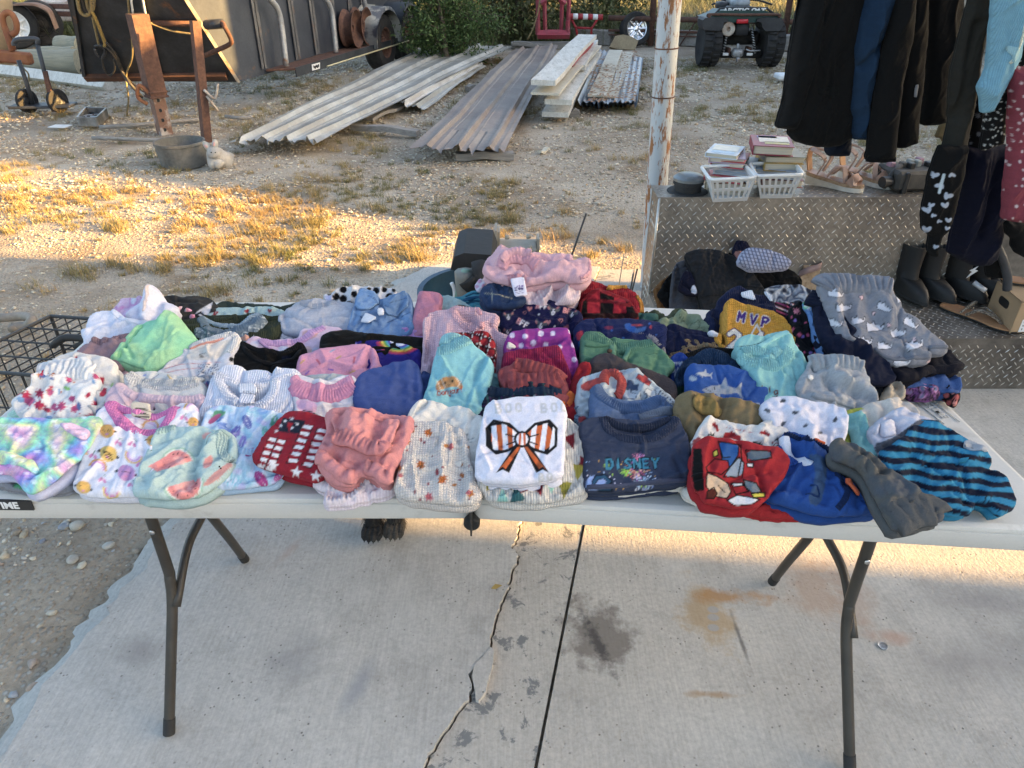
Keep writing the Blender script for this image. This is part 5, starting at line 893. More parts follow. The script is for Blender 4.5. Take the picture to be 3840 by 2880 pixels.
dp=gz('U',850,185);dg_=root('dog',dp*(1,1,0),'black dog under the table with only two shaggy front paws showing','dog');M_dog=pm('black_fur',(.014,.013,.013),(.05,.045,.04),22,.5,.7,rough=.9,bmp=1.0,bscale=150,bdist=.012);M_dogg=pm('grey_tan_fur',(.10,.085,.07),(.03,.028,.025),40,.4,.6,rough=.9,bmp=1,bscale=170,bdist=.01)
a=gz('U',850,165,.02);b=gz('U',985,150,.02);m_=(a+b)/2;q=lambda x,y,z:np.array([m_[0]+x,m_[1]+y,z])
pts=[q(0,.42,.30),q(0,.22,.32),q(0,.05,.33),q(0,-.0,.42),q(0,-.02,.47),q(0,-.10,.455),a+(.01,.06,.25),a+(0,.045,.06),a+(0,-.005,.012),b+(-.01,.06,.25),b+(0,.045,.06),b+(0,-.005,.012),q(-.06,.46,.2),q(-.06,.5,.1),q(-.06,.46,.03),q(.06,.46,.2),q(.06,.5,.1),q(.06,.46,.03),q(0,.52,.4)]
skin('body',pts,Z('1 0 1 2 2 3 3 4 4 5 2 6 6 7 7 8 2 9 9 10 10 11 0 12 12 13 13 14 0 15 15 16 16 17 0 18'),[.09,.10,.095,.06,.065,.03,.035,.026,.026,.035,.026,.026,.045,.025,.025,.045,.025,.025,.014],M_dog,dg_)
for p,mt in((a,M_dog),(b,M_dogg)):
 mb=MB()
 for k in range(4):
  x=(k-1.5)*.0135;c=p+(x,-.028-.006*(k in(1,2)),.004);th=np.linspace(0,1,6)
  mb.add(*tube(np.array([c+(0,.035,.014),c+(0,.012,.017),c+(0,-.006,.010),c+(0,-.012,.002)]),[.012,.0125,.0105,.004],8));mb.add(*tube([c+(0,-.010,.006),c+(0,-.018,.001)],[.003,.001],5))
 mb.obj('paw',mt,dg_);r=np.random.RandomState(4);V=[];n_=260
 for k in range(n_):
  th=r.rand()*6.28;c=p+(math.cos(th)*.026,math.sin(th)*.026+.02,r.uniform(.005,.07));d_=np.array([math.cos(th)*.6,math.sin(th)*.6-.2,-.9])*.02*(.5+r.rand());s_=np.array([-math.sin(th),math.cos(th),0])*.0012;V+=[c-s_,c+s_,c+d_]
 f_=mesh('paw_fur',V,np.arange(n_*3).reshape(-1,3),mt,dg_,False)
c=gz('X',865,886);tag(mesh('coin',*lathe([(.0118,0),(.0121,.0004),(.0121,.0016),(.0115,.0018),(.0108,.0014),(.006,.0016),(.001,.0015)],c,(.02,-.03,1),28),pm('coin_nickel',(.72,.72,.70),(.4,.4,.4),300,rough=.28,metal=1,bmp=.05),None,auto=40),'silver coin lying flat on the concrete right of the table leg','coin')
for reg,x,y,sz,col,lab in[('U',1405,1325,.019,(.36,.32,.28),'angular grey pebble against the crack, upper one'),('U',1250,1590,.015,(.34,.31,.29),'rounded grey pebble in the crack near the bottom'),('T',365,1050,.035,(.33,.34,.33),'largest grey stone at the slab edge on the left'),('T',305,1065,.022,(.45,.42,.36),'tan stone half under the largest grey stone'),('T',680,215,.024,(.50,.47,.41),'pale upright stone in the dirt under the table'),('T',450,305,.024,(.46,.42,.35),'flat tan oval stone in the dirt left of the slab'),('T',395,85,.026,(.30,.32,.35),'blue grey stone just under the table front edge'),('T',470,85,.026,(.48,.45,.38),'cream stone beside the blue grey stone'),('T',185,955,.018,(.36,.30,.25),'brown round stone low in the dirt at left'),('U',1745,355,.012,(.36,.33,.3),'grey pebble high in the crack'),('T',85,1370,.02,(.38,.34,.28),'tan stone near the lower left picture corner'),('U',1063,665,.007,(.34,.30,.26),'tiny round pebble alone on the left slab'),('T',1340,1520,.009,(.26,.17,.11),'brown crumb of dirt on the slab right of the left leg'),('T',255,180,.015,(.24,.25,.28),'dark blue grey pebble in the upper dirt')]:
 p=gz(reg,x,y);V,F,c=stones(p[None,:2],np.array([sz]),'ico',int(x),[col]);V[:,2]+=.012 if reg=='U' else.0;o=mesh('rock',V,F,M_st,None,True,cols=c*0+np.array(col));md=o.modifiers.new('sub','SUBSURF');md.levels=md.render_levels=1;tag(o,lab,'rock')
p=gz('U',1625,512,.008);V=[p+(-.014,-.004,0),p+(0,-.009,.004),p+(.017,.006,.002),p+(-.002,.007,.006)];tag(mesh('dry_leaf',V+[v-np.array([0,0,.001])for v in V],[[0,1,2,3],[7,6,5,4]],pm('dry_yellow_leaf',(.40,.28,.08))),'dry yellow leaf scrap lying on the slab beside the crack','leaf')
# === cloth builder: folded garments with thickness, creases, bands, labels and printed colour
def hx(s):
 c=np.array([int(s[i:i+2],16)/255 for i in(0,2,4)]);return np.where(c<=.04045,c/12.92,((c+.055)/1.055)**2.4)
def fabric(name,kind):
 m,t,b=newmat(name);a=t.nodes.new('ShaderNodeAttribute');a.attribute_name='Col';uv=t.nodes.new('ShaderNodeUVMap').outputs[0]
 c=mixc(t,1.0,a.outputs['Color'],ramp(t,noise(t,uv,55,5,.65),[(.25,(.86,)*3),(.75,(1.08,)*3)]),'MULTIPLY')
 c=mixc(t,1.0,c,ramp(t,noise(t,uv,420,2,.6),[(.25,(.88,)*3),(.75,(1.09,)*3)]),'MULTIPLY')
 fine=noise(t,uv,dict(jersey=500,fleece=330,rib=500,waffle=500,denim=500,mesh=600)[kind],3,.6);h=mth(t,'MULTIPLY',fine,dict(fleece=1.6).get(kind,.7));h=mth(t,'ADD',h,mth(t,'MULTIPLY',noise(t,uv,48,4,.6),2.2))
 def wave(ax,per,k):
  s=t.nodes.new('ShaderNodeSeparateXYZ');t.links.new(uv,s.inputs[0]);return mth(t,'MULTIPLY',mth(t,'ABSOLUTE',mth(t,'SINE',mth(t,'MULTIPLY',s.outputs[ax],math.pi/per))),k)
 if kind=='rib':w=wave('X',.0042,1.5);h=mth(t,'ADD',h,w);c=mixc(t,1.0,c,ramp(t,w,[(.0,(.78,)*3),(.7,(1.03,)*3)]),'MULTIPLY')
 if kind in('waffle','mesh'):
  w=mth(t,'MULTIPLY',wave('X',.0042,1.3),wave('Y',.0042,1.2));h=mth(t,'ADD',h,w);c=mixc(t,1.0,c,ramp(t,w,[(.0,(.80,)*3),(.6,(1.04,)*3)]),'MULTIPLY')
 if kind=='denim':c=mixc(t,.5,c,mixc(t,1.0,c,ramp(t,noise(t,uv,900,2),[(.3,(.6,)*3),(.7,(1.4,)*3)]),'MULTIPLY'))
 t.links.new(c,b.inputs['Base Color']);b.inputs['Roughness'].default_value=.9;b.inputs['Specular IOR Level'].default_value=.15;b.inputs['Sheen Weight'].default_value=.02
 bump(t,b,h,.5,.0022);return m
FAB={k:fabric('cloth_'+k,k)for k in('jersey','fleece','rib','waffle','denim','mesh')}
GL={}
def _g(ch,s):GL[ch]=[[tuple(float(v)/10 for v in p.split(','))for p in st.split()]for st in s.split('|')]
for ch,s in dict(A='0,0 4,10 8,0|2,4 6,4',B='0,0 0,10 5,10 7,8 5,5 0,5|5,5 8,3 6,0 0,0',C='8,8 6,10 2,10 0,7 0,3 2,0 6,0 8,2',D='0,0 0,10 5,10 8,7 8,3 5,0 0,0',E='7,0 0,0 0,10 7,10|0,5 5,5',F='0,0 0,10 7,10|0,5 5,5',G='8,8 6,10 2,10 0,7 0,3 2,0 6,0 8,2 8,5 5,5',H='0,0 0,10|8,0 8,10|0,5 8,5',I='3,0 3,10',K='0,0 0,10|7,10 0,4 7,0',L='0,10 0,0 6,0',M='0,0 0,10 4,4 8,10 8,0',N='0,0 0,10 8,0 8,10',O='4,10 1,9 0,5 1,1 4,0 7,1 8,5 7,9 4,10',P='0,0 0,10 5,10 8,8 5,5 0,5',R='0,0 0,10 5,10 8,8 5,5 0,5|4,5 8,0',S='8,9 4,10 0,8 4,5 8,2 4,0 0,1',T='4,0 4,10|0,10 8,10',U='0,10 0,2 3,0 5,0 8,2 8,10',V='0,10 4,0 8,10',W='0,10 2,0 4,7 6,0 8,10',Y='0,10 4,5 8,10|4,5 4,0',b='0,10 0,0|0,5 4,6 6,3 4,0 0,1',o='3,6 0,4 0,2 3,0 6,2 6,4 3,6',n='0,0 0,6|0,4 3,6 5,5 5,0',j='4,6 4,-2 2,-4 0,-2',u='0,6 0,1 3,0 5,2|5,6 5,0',r='0,0 0,6|0,4 4,6',i='2,0 2,6|2,8 2,9',g='6,5 3,6 0,3 3,0 6,2|6,6 6,-3 3,-4 0,-3',y='0,6 3,1|6,6 2,-4',t='3,10 3,1 5,0|0,6 6,6',m='0,0 0,6|0,4 2,6 4,4 4,0|4,4 6,6 8,4 8,0',e='0,3 6,3 5,6 2,6 0,3 2,0 6,1').items():_g(ch,s)
for ch,s in{'!':'2,10 2,3|2,1 2,0','2':'0,8 3,10 7,8 6,5 0,0 8,0','3':'0,9 4,10 7,8 4,5 7,2 4,0 0,1','4':'6,0 6,10 0,3 8,3','9':'7,6 4,4 0,7 3,10 7,8 6,0'}.items():_g(ch,s)
def linedist(P,L):
 A=L[:-1];E=L[1:]-A;L2=(E**2).sum(1)+1e-12;w=P[:,None]-A;t=np.clip((w*E).sum(2)/L2,0,1);d=P[:,None]-(A+t[...,None]*E);return np.sqrt((d**2).sum(2).min(1))
def smooth_poly(P,it=2,step=None):
 P=np.asarray(P,float)
 if step:
  out=[]
  for a,b in zip(P,np.roll(P,-1,0)):
   n=max(1,int(np.linalg.norm(b-a)/step));out+=[a+(b-a)*k/n for k in range(n)]
  P=np.array(out)
 for _ in range(it):Q=np.roll(P,-1,0);P=np.stack([.75*P+.25*Q,.25*P+.75*Q],1).reshape(-1,2)
 return P
def rot2(a):a=R(a);return np.array([[math.cos(a),-math.sin(a)],[math.sin(a),math.cos(a)]])
SHP={}
SHP['star']=np.array([(math.sin(k*math.pi/5)*(1 if k%2==0 else.42),-math.cos(k*math.pi/5)*(1 if k%2==0 else.42))for k in range(10)])
SHP['heart']=np.array([(0,1),(-.6,.4),(-1,-.2),(-.9,-.7),(-.5,-.85),(-.1,-.6),(0,-.35),(.1,-.6),(.5,-.85),(.9,-.7),(1,-.2),(.6,.4)])
SHP['leaf']=np.array([(0,1.2),(-.1,.6),(-.6,.8),(-.4,.3),(-.9,.1),(-.5,-.2),(-.6,-.6),(-.2,-.5),(0,-1),(.2,-.5),(.6,-.6),(.5,-.2),(.9,.1),(.4,.3),(.6,.8),(.1,.6)])
SHP['oval']=np.array([(math.cos(a)*.55,math.sin(a))for a in np.linspace(0,6.283,13)[:-1]])
SHP['dot']=np.array([(math.cos(a),math.sin(a))for a in np.linspace(0,6.283,13)[:-1]])
SHP['bar']=np.array([(-.25,-1),(.25,-1),(.25,1),(-.25,1)])
SHP['tri']=np.array([(-.8,-.8),(.8,-.8),(0,1.1)])
SHP['cat']=np.array([(-1,.7),(-1.1,-.1),(-.9,-.7),(-.55,-.35),(-.2,-.4),(.0,-.75),(.15,-.1),(.7,.0),(1.0,.4),(1.3,-.2),(1.45,-.1),(1.2,.7),(.4,.8)])
SHP['dogface']=np.array([(0,.9),(-.4,.6),(-.5,.1),(-1.1,-.2),(-1.0,-.9),(-.45,-.45),(.45,-.45),(1.0,-.9),(1.1,-.2),(.5,.1),(.4,.6)])
SHP['bug']=np.array([(-.2,-1),(.4,-.8),(.7,0),(.3,.9),(-.3,1),(-.6,.3),(-.3,-.3)])
SHP['shark']=np.array([(-1,.1),(-.6,-.12),(-.15,-.22),(.0,-.6),(.15,-.2),(.55,-.12),(.8,-.45),(.78,-.05),(.92,.35),(.62,.08),(.1,.22),(-.15,.2),(-.1,.5),(-.35,.22),(-.8,.25)])
SHP['bike']=np.array([(-1,.2),(-.8,-.2),(-.4,-.2),(-.2,-.45),(.2,-.35),(.5,-.2),(.9,-.15),(1.05,.3),(.8,.55),(.45,.4),(-.3,.4),(-.55,.55),(-.9,.5)])
SHP['palm']=np.array([(-.05,1),(-.02,-.1),(-.9,.2),(-.5,-.3),(-.95,-.5),(-.2,-.35),(-.1,-.9),(.1,-.35),(.8,-.7),(.4,-.25),(.95,.2),(.06,-.1),(.06,1)])
SHP['truck']=np.array([(-1,.4),(-1,-.3),(-.3,-.35),(-.3,-.7),(.3,-.7),(.4,-.3),(1,-.25),(1,.4)])
def stroke(P,C,L,w,col,aa):
 L=np.asarray(L,float);m=(P[:,0]>L[:,0].min()-w-aa)&(P[:,0]<L[:,0].max()+w+aa)&(P[:,1]>L[:,1].min()-w-aa)&(P[:,1]<L[:,1].max()+w+aa)
 if m.any():k=np.clip(.5+(w/2-linedist(P[m],L))/aa,0,1)[:,None];C[m]=C[m]*(1-k)+np.asarray(col)*k
def fillp(P,C,Q,col,aa,alpha=1):
 Q=np.asarray(Q,float);m=(P[:,0]>Q[:,0].min()-aa)&(P[:,0]<Q[:,0].max()+aa)&(P[:,1]>Q[:,1].min()-aa)&(P[:,1]<Q[:,1].max()+aa)
 if m.any():k=np.clip(.5+sdf(P[m],Q)[0]/aa,0,1)[:,None]*alpha;C[m]=C[m]*(1-k)+np.asarray(col)*k
def H(c):
 c=hx(c)if isinstance(c,str)else np.asarray(c,float);g=c@(.3,.5,.2);return(g+(c-g)*.86)*(.92 if g>.3 else.74)
def paint(P,UV,C,items,aa,Qreg):
 for it in items:
  k=it[0]
  if k=='p':fillp(P,C,smooth_poly(it[1],1)if len(it)>3 and it[3]else it[1],H(it[2]),aa)
  elif k=='l':stroke(P,C,it[1],it[2],H(it[3]),aa)
  elif k=='s':fillp(P,C,SHP[it[1]]@rot2(it[5]if len(it)>5 else 0).T*it[4]+(it[2],it[3]),H(it[6]),aa)
  elif k=='ol':
   Q=SHP[it[1]]@rot2(it[5]).T*it[4]+(it[2],it[3]);stroke(P,C,np.concatenate([Q,Q[:1]]),it[7]if len(it)>7 else 3,H(it[6]),aa)
  elif k=='t':
   _,txt,x,y,size,ang,w,col=it[:8];M=rot2(ang);sp=it[8]if len(it)>8 else.95
   for i,ch in enumerate(txt):
    for st in GL.get(ch,[]):q=np.array(st)*(size*.8,-size)+(i*size*sp,0);stroke(P,C,q@M.T+(x,y),w,H(col),aa)
  elif k=='stripe':
   _,ang,per,duty,col=it[:5];ph=it[5]if len(it)>5 else 0;wob=it[6]if len(it)>6 else 0;a=R(ang);s=-P[:,0]*math.sin(a)+P[:,1]*math.cos(a)+ph+wob*pn(P[:,0]/200,P[:,1]/200,3)
   u=(s/per)%1;e=aa/per;m=np.clip(.5+(duty/2-np.abs(u-.5))/e,0,1)[:,None];C[:]=C*(1-m)+H(col)*m
  elif k=='plaid':
   for ang in(it[1],it[1]+90):
    a=R(ang);s=-P[:,0]*math.sin(a)+P[:,1]*math.cos(a);u=(s/it[2])%1;m=((u<it[4])*it[5])[:,None];C[:]=C*(1-m)+H(it[3])*m
  elif k=='tie':
   _,sc,cols,seed=it[:4];n=np.clip(.5+.75*fbm(P[:,0]/sc,P[:,1]/sc,seed,2),0,.999)*(len(cols)-1);i0=n.astype(int);f=(n-i0)[:,None];cc=np.array([H(c)for c in cols]);v=cc[i0]*(1-f)+cc[i0+1]*f
   al=it[4]if len(it)>4 else 1;C[:]=C*(1-al)+v*al
  elif k=='blot':m=np.clip((pn(P[:,0]/it[1],P[:,1]/it[1],it[4])-it[2])/.06,0,1)[:,None];C[:]=C*(1-m)+H(it[3])*m
  elif k=='hea':C*=(1+it[1]*pn(UV[:,0]*260,UV[:,1]*700,2)+it[1]*.6*pn(UV[:,0]*90,UV[:,1]*300,5))[:,None]
  elif k=='sc':
   _,kind,n,seed,r0,r1,cols=it[:7];r=np.random.RandomState(seed);lo,hi=Qreg.min(0),Qreg.max(0);pts=[];tries=0;md=it[7]if len(it)>7 else(r0+r1)*1.1
   zone=it[8]if len(it)>8 else None
   if zone:lo,hi=np.array(zone[:2]),np.array(zone[2:])
   while len(pts)<n and tries<n*30:
    tries+=1;q=lo+(hi-lo)*r.rand(2)
    if all(np.hypot(*(q-p))>md for p in pts):pts.append(q)
   for q in pts:
    sz=r.uniform(r0,r1);Q=SHP[kind if kind!='mix' else['leaf','oval','dot','heart'][r.randint(0,4)]]@rot2(r.uniform(0,360)if kind not in('cat','shark','truck','bike','palm','dogface')else r.uniform(-25,25)).T*sz+q
    fillp(P,C,Q,H(cols[r.randint(0,len(cols))]),aa)
    if len(it)>9:stroke(P,C,np.concatenate([Q,Q[:1]]),it[10]if len(it)>10 else 3,H(it[9]),aa)
  elif k=='fn':it[1](P,UV,C)
 return C
class Sheet:pass
def grid_mesh(O,e1,e2,n,Q,hf,T,r,cell,colf,lay=1,skin=None):
 """closed cushion of cloth over polygon Q (plane metres): top surface hf, rounded rim, layered side, underside"""
 lo,hi=Q.min(0)-cell,Q.max(0)+cell;nx,ny=[int(v)+1 for v in(hi-lo)/cell];gx_,gy_=np.meshgrid(lo[0]+np.arange(nx)*cell,lo[1]+np.arange(ny)*cell);UV=np.column_stack([gx_.ravel(),gy_.ravel()])
 d,npt=sdf(UV,Q);ok=(d>.3*cell).reshape(ny,nx);qd=ok[:-1,:-1]&ok[:-1,1:]&ok[1:,:-1]&ok[1:,1:];jj,ii=np.nonzero(qd)
 if len(ii)==0:return None
 i0=jj*nx+ii;F=np.stack([i0,i0+1,i0+nx+1,i0+nx],1);used=np.unique(F);mp=-np.ones(nx*ny,int);mp[used]=np.arange(len(used));F=mp[F];uv=UV[used];npt=npt[used]
 h=hf(uv);P3=O+uv[:,:1]*e1+uv[:,1:]*e2+h[:,None]*n
 E=np.concatenate([F[:,[0,1]],F[:,[1,2]],F[:,[2,3]],F[:,[3,0]]]);key=E[:,0].astype(np.int64)*10**7+E[:,1];rk=E[:,1].astype(np.int64)*10**7+E[:,0];bd=E[~np.isin(key,rk)]
 nxt={}
 for a,b in bd:nxt.setdefault(a,[]).append(b)
 V=[P3];UVs=[uv];Fl=[tuple(f)for f in F];tot=len(P3)
 while nxt:
  s=next(iter(nxt));loop=[s];c=s
  while True:
   l=nxt[c];b=l.pop()
   if not l:del nxt[c]
   if b==s:break
   loop.append(b);c=b
   if c not in nxt:break
  if len(loop)<6:continue
  bp=npt[loop];m_=len(loop);t_=np.roll(bp,-1,0)-np.roll(bp,1,0);t_/=np.linalg.norm(t_,axis=1)[:,None]+1e-9;out=np.column_stack([t_[:,1],-t_[:,0]]);hb=hf(bp);rings=[(0,0)];side=max(T-r,.0015)
  for k in range(lay):a=-side*k/lay;w=side/lay;rings+=[(w*.18,a-w*.3),(w*.1,a-w*.75),(-w*.28,a-w*.98)]if lay>1 else[(w*.08,a-w*.4),(-w*.15,a-w)]
  prev=np.array(loop)
  for(o_,dz)in rings:
   q=bp+out*o_;V.append(O+q[:,:1]*e1+q[:,1:]*e2+(hb+dz)[:,None]*n);UVs.append(q+out*-dz);cur=np.arange(tot,tot+m_);tot+=m_
   Fl+=[(prev[(i+1)%m_],prev[i],cur[i],cur[(i+1)%m_])for i in range(m_)];prev=cur
  Fl.append(tuple(prev[::-1]))
 return np.concatenate(V),Fl,np.concatenate(UVs)
CLG='folded children clothes spread on the table'
def cloth(name,label,cat,reg,pts,col,T=.03,r=None,tilt=25,roll=0,yb=None,cx=None,lift=0,zb=None,plane=None,wr=.004,wl=.06,wd=0,an=3.0,puff=.0,fab='jersey',prints=(),folds=(),steps=(),holes=(),bands=(),patches=(),cell=None,group=CLG,lay=2,seed=None,sm=1,hea=0,base=None,wfine=.35):
 if zb is None:zb=TZ+.006
 px=src(reg,pts);s=REG[reg][2];seed=seed if seed is not None else(abs(hash((round(px[:,0].sum()),round(px[:,1].sum()))))%97)
 seed=int(px.sum())%97
 r=min(.0055,T*.4)if r is None else r*(1 if plane else.6);S=Sheet();S.reg=reg
 if plane and plane[0]=='v':
  sl_=R(plane[2])if len(plane)>2 else 0;n=np.array([-math.sin(sl_),-math.cos(sl_),0.]);O=np.array([0,plane[1],0.])if len(plane)<4 else np.array([plane[3],plane[1],0.])
 else:
  t_,f_=R(tilt),R(roll);n=np.array([-math.sin(f_),-math.sin(t_),math.cos(t_)*math.cos(f_)]);n/=np.linalg.norm(n)
  yb_=px[:,1].max()if yb is None else REG[reg][1]+yb/s;cx_=px[:,0].mean()if cx is None else REG[reg][0]+cx/s
  O=hitp([(cx_,yb_)],(0,0,zb+lift+max(T-r,0)*math.cos(t_)),np.array([0,0,1.]))[0]
 e1=np.array([1.,0,0])-n*n[0];e1/=np.linalg.norm(e1);e2=np.cross(n,e1)
 def to2(q):P=hitp(q,O,n)-O;return np.column_stack([P@e1,P@e2])
 Q=smooth_poly(to2(px),sm,step=.013);t_=np.roll(Q,-1,0)-np.roll(Q,1,0);t_/=np.linalg.norm(t_,axis=1)[:,None]+1e-9;ar_=(Q[:,0]*np.roll(Q[:,1],-1)-np.roll(Q[:,0],-1)*Q[:,1]).sum();Q=Q+np.column_stack([t_[:,1],-t_[:,0]])*np.sign(ar_)*(.004 if plane is None else 0);Q=Q+.0016*np.column_stack([pn(Q[:,0]*45,Q[:,1]*45,seed),pn(Q[:,0]*45,Q[:,1]*45,seed+3)]);S.Q=Q
 FO=[(to2(src(reg,p)),w,a)for p,w,a in folds];ST=[(smooth_poly(to2(src(reg,p)),1),dz)for p,dz in steps];HO=[(smooth_poly(to2(src(reg,p)),2),dz)for p,dz in holes];M2=rot2(wd);rc=np.random.RandomState(seed);lo_,hi_=Q.min(0),Q.max(0);CR=[]
 for _ in range(0 if plane else 9):
  a_=lo_+(hi_-lo_)*rc.rand(2);d_=rc.rand()*6.28;l_=rc.uniform(.04,.15);b_=a_+l_*np.array([math.cos(d_),math.sin(d_)]);CR.append((curve([a_,(a_+b_)/2+rc.randn(2)*.009,b_],3),rc.uniform(.003,.0055),rc.choice([-1,-1,1])*rc.uniform(.003,.006)))
 AF=[]if plane or len(steps)else[(lo_+(hi_-lo_)*rc.uniform(.25,.75,2),R(rc.choice([0,90,180,270])+rc.uniform(-28,28)),rc.uniform(.002,.0038))for _ in range(2)]
 def hf(uv,main=True):
  d=sdf(uv,Q)[0];k=np.clip(d/r,0,1);h=r*np.sqrt(1-(1-k)**2)+puff*(1-np.exp(-np.clip(d,0,1)/.035));w=uv@M2;at=.3+.7*np.clip(d/(r*1.3),0,1)
  wx,wy=w[:,0]+.25*wl*pn(w[:,0]/wl,w[:,1]/wl,seed+5),w[:,1]+.35*wl*pn(w[:,0]/wl*.7,w[:,1]/wl*.7,seed+8)
  n1=pn(wx/(wl*an),wy/wl,seed);n2=pn(wx/(wl*an*.45)+9,wy/(wl*.5),seed+1);n3=pn(uv[:,0]/(wl*1.7),uv[:,1]/(wl*1.7),seed+2)
  h=h+at*wr*1.15*((1-2.2*np.abs(n1))*.4+(.62*np.exp(-(n1/.13)**2)+.34*np.exp(-(n2/.15)**2))*(.005/max(wr,.005))**.5+n3*.6+wfine*pn(uv[:,0]/.012,uv[:,1]/.012,seed+4))
  for L,fw_,a in FO:h=h+a*np.exp(-(linedist(uv,L)/fw_)**2)
  for c_,a_,dz_ in AF:
   q_=(uv-c_)@np.array([math.cos(a_),math.sin(a_)])+.003*pn(uv[:,0]/.04,uv[:,1]/.04,seed+6);h=h+dz_*np.clip(.5+q_/.0025,0,1)-.0011*np.exp(-((q_-.009)/.0018)**2)
  for L,fw_,a in CR:h=h+at*a*np.exp(-(linedist(uv,L)/fw_)**2)
  for Z,dz in ST:h=h+dz*np.clip(.5+sdf(uv,Z)[0]/.005,0,1)
  for Z,dz in HO:h=h+dz*np.clip(sdf(uv,Z)[0]/.012,0,1)
  return h
 cell=cell or(.0022 if prints else.0034);two=plane is None and T>=.03 and base is None;Tt=T*.4 if two else T
 g=grid_mesh(O,e1,e2,n,Q,hf,Tt,r,cell,None,1 if two else lay)
 if g is None:return None
 V,F,UV=g;Cc=np.tile(H(col),(len(V),1));pr=proj(V);x0,y0,_=REG[reg];P=np.column_stack([(pr[:,0]-x0)*s,(pr[:,1]-y0)*s]);Qr=np.asarray(pts,float)
 if hea:paint(P,UV,Cc,[('hea',hea)],1,Qr)
 aa=2.2*s
 paint(P,UV,Cc,prints,aa,Qr);Cc=np.clip(Cc,.004,.92)
 o=mesh(name,V,F,FAB[fab],base,True,cols=Cc,uv=UV)
 if base is None:tag(o,label,cat,group)
 if two:
  nl=max(1,lay-1);cc=H(col)
  for k in range(nl):
   t2=np.roll(Q,-1,0)-np.roll(Q,1,0);t2/=np.linalg.norm(t2,axis=1)[:,None]+1e-9;Q2=Q+np.column_stack([t2[:,1],-t2[:,0]])*np.sign(ar_)*-.002+rc.uniform(-.0035,.0035,2)+.003*np.column_stack([pn(Q[:,0]*20,Q[:,1]*20,seed+k+9),pn(Q[:,0]*20,Q[:,1]*20,seed+k+19)])
   T2=(T-Tt)/nl;z_=-(Tt-r)-T2*k;g2=grid_mesh(O,e1,e2,n,Q2,lambda uv:z_+.0025*pn(uv[:,0]/.03,uv[:,1]/.03,seed+k)-.004*np.exp(-np.clip(sdf(uv,Q2)[0],0,1)/.004),T2,.002,.006,None,1)
   if g2:mesh('folded_layer',g2[0],g2[1],FAB[fab],o,True,cols=np.tile(np.clip(cc*rc.uniform(.88,1.0),.004,.9),(len(g2[0]),1)),uv=g2[2])
 S.o,S.O,S.e1,S.e2,S.n,S.hf,S.to2,S.col,S.fab,S.s=o,O,e1,e2,n,hf,to2,col,fab,s
 for b_ in bands:band(S,*b_[:-1],**b_[-1])if isinstance(b_[-1],dict)else band(S,*b_)
 for p_ in patches:patch(S,*p_[:-1],**p_[-1])if isinstance(p_[-1],dict)else patch(S,*p_)
 return S
def band(S,name,pts,w,col,hgt=.004,rib=.005,ribk=.35,fab=None,dz=0,seg=9):
 """collar, waistband, cuff, hem, seam: a raised strip following the cloth"""
 L=curve(S.to2(src(S.reg,pts)),10);dl=np.r_[0,np.cumsum(np.linalg.norm(np.diff(L,axis=0),axis=1))];n_=max(8,int(dl[-1]/(rib/3.2 if rib else.004)));t=np.linspace(0,dl[-1],n_);L=np.column_stack([np.interp(t,dl,L[:,0]),np.interp(t,dl,L[:,1])]);T_=np.gradient(L,axis=0);T_/=np.linalg.norm(T_,axis=1)[:,None]+1e-9;N=np.column_stack([-T_[:,1],T_[:,0]])
 a=np.linspace(-1,1,seg);prof=np.sqrt(np.clip(1-a**4,0,1));wv=(1+ribk*np.cos(t/rib*2*math.pi+.6*np.sin(t*90)))/(1+ribk)if rib else np.ones(n_);w_=w*(1+.05*np.sin(t*130))
 U=L[:,None]+N[:,None]*(a*1)[None,:,None]*(w_/2)[:,None,None];hh=S.hf(U.reshape(-1,2)).reshape(n_,seg);hh=hh*.6+hh.mean(1,keepdims=True)*.4;Z=hh+dz+hgt*prof*wv[:,None]-.001*(1-prof)
 V=S.O+U[...,:1]*S.e1+U[...,1:]*S.e2+Z[...,None]*S.n;B=V[:,::-1]-S.n*(.002+hgt*.3);V=np.concatenate([V,B[:,[0,-1]]],1);k_=seg+2;F=[[i*k_+j,i*k_+(j+1)%k_,(i+1)*k_+(j+1)%k_,(i+1)*k_+j][::-1]for i in range(n_-1)for j in range(k_)]+[list(range(k_)),[(n_-1)*k_+j for j in range(k_)][::-1]]
 V=V.reshape(-1,3);c=np.tile(H(col),(len(V),1));uv=np.concatenate([U,U[:,[0,-1]]],1).reshape(-1,2);return mesh(name,V,F,FAB[fab or S.fab],S.o,True,cols=c,uv=uv)
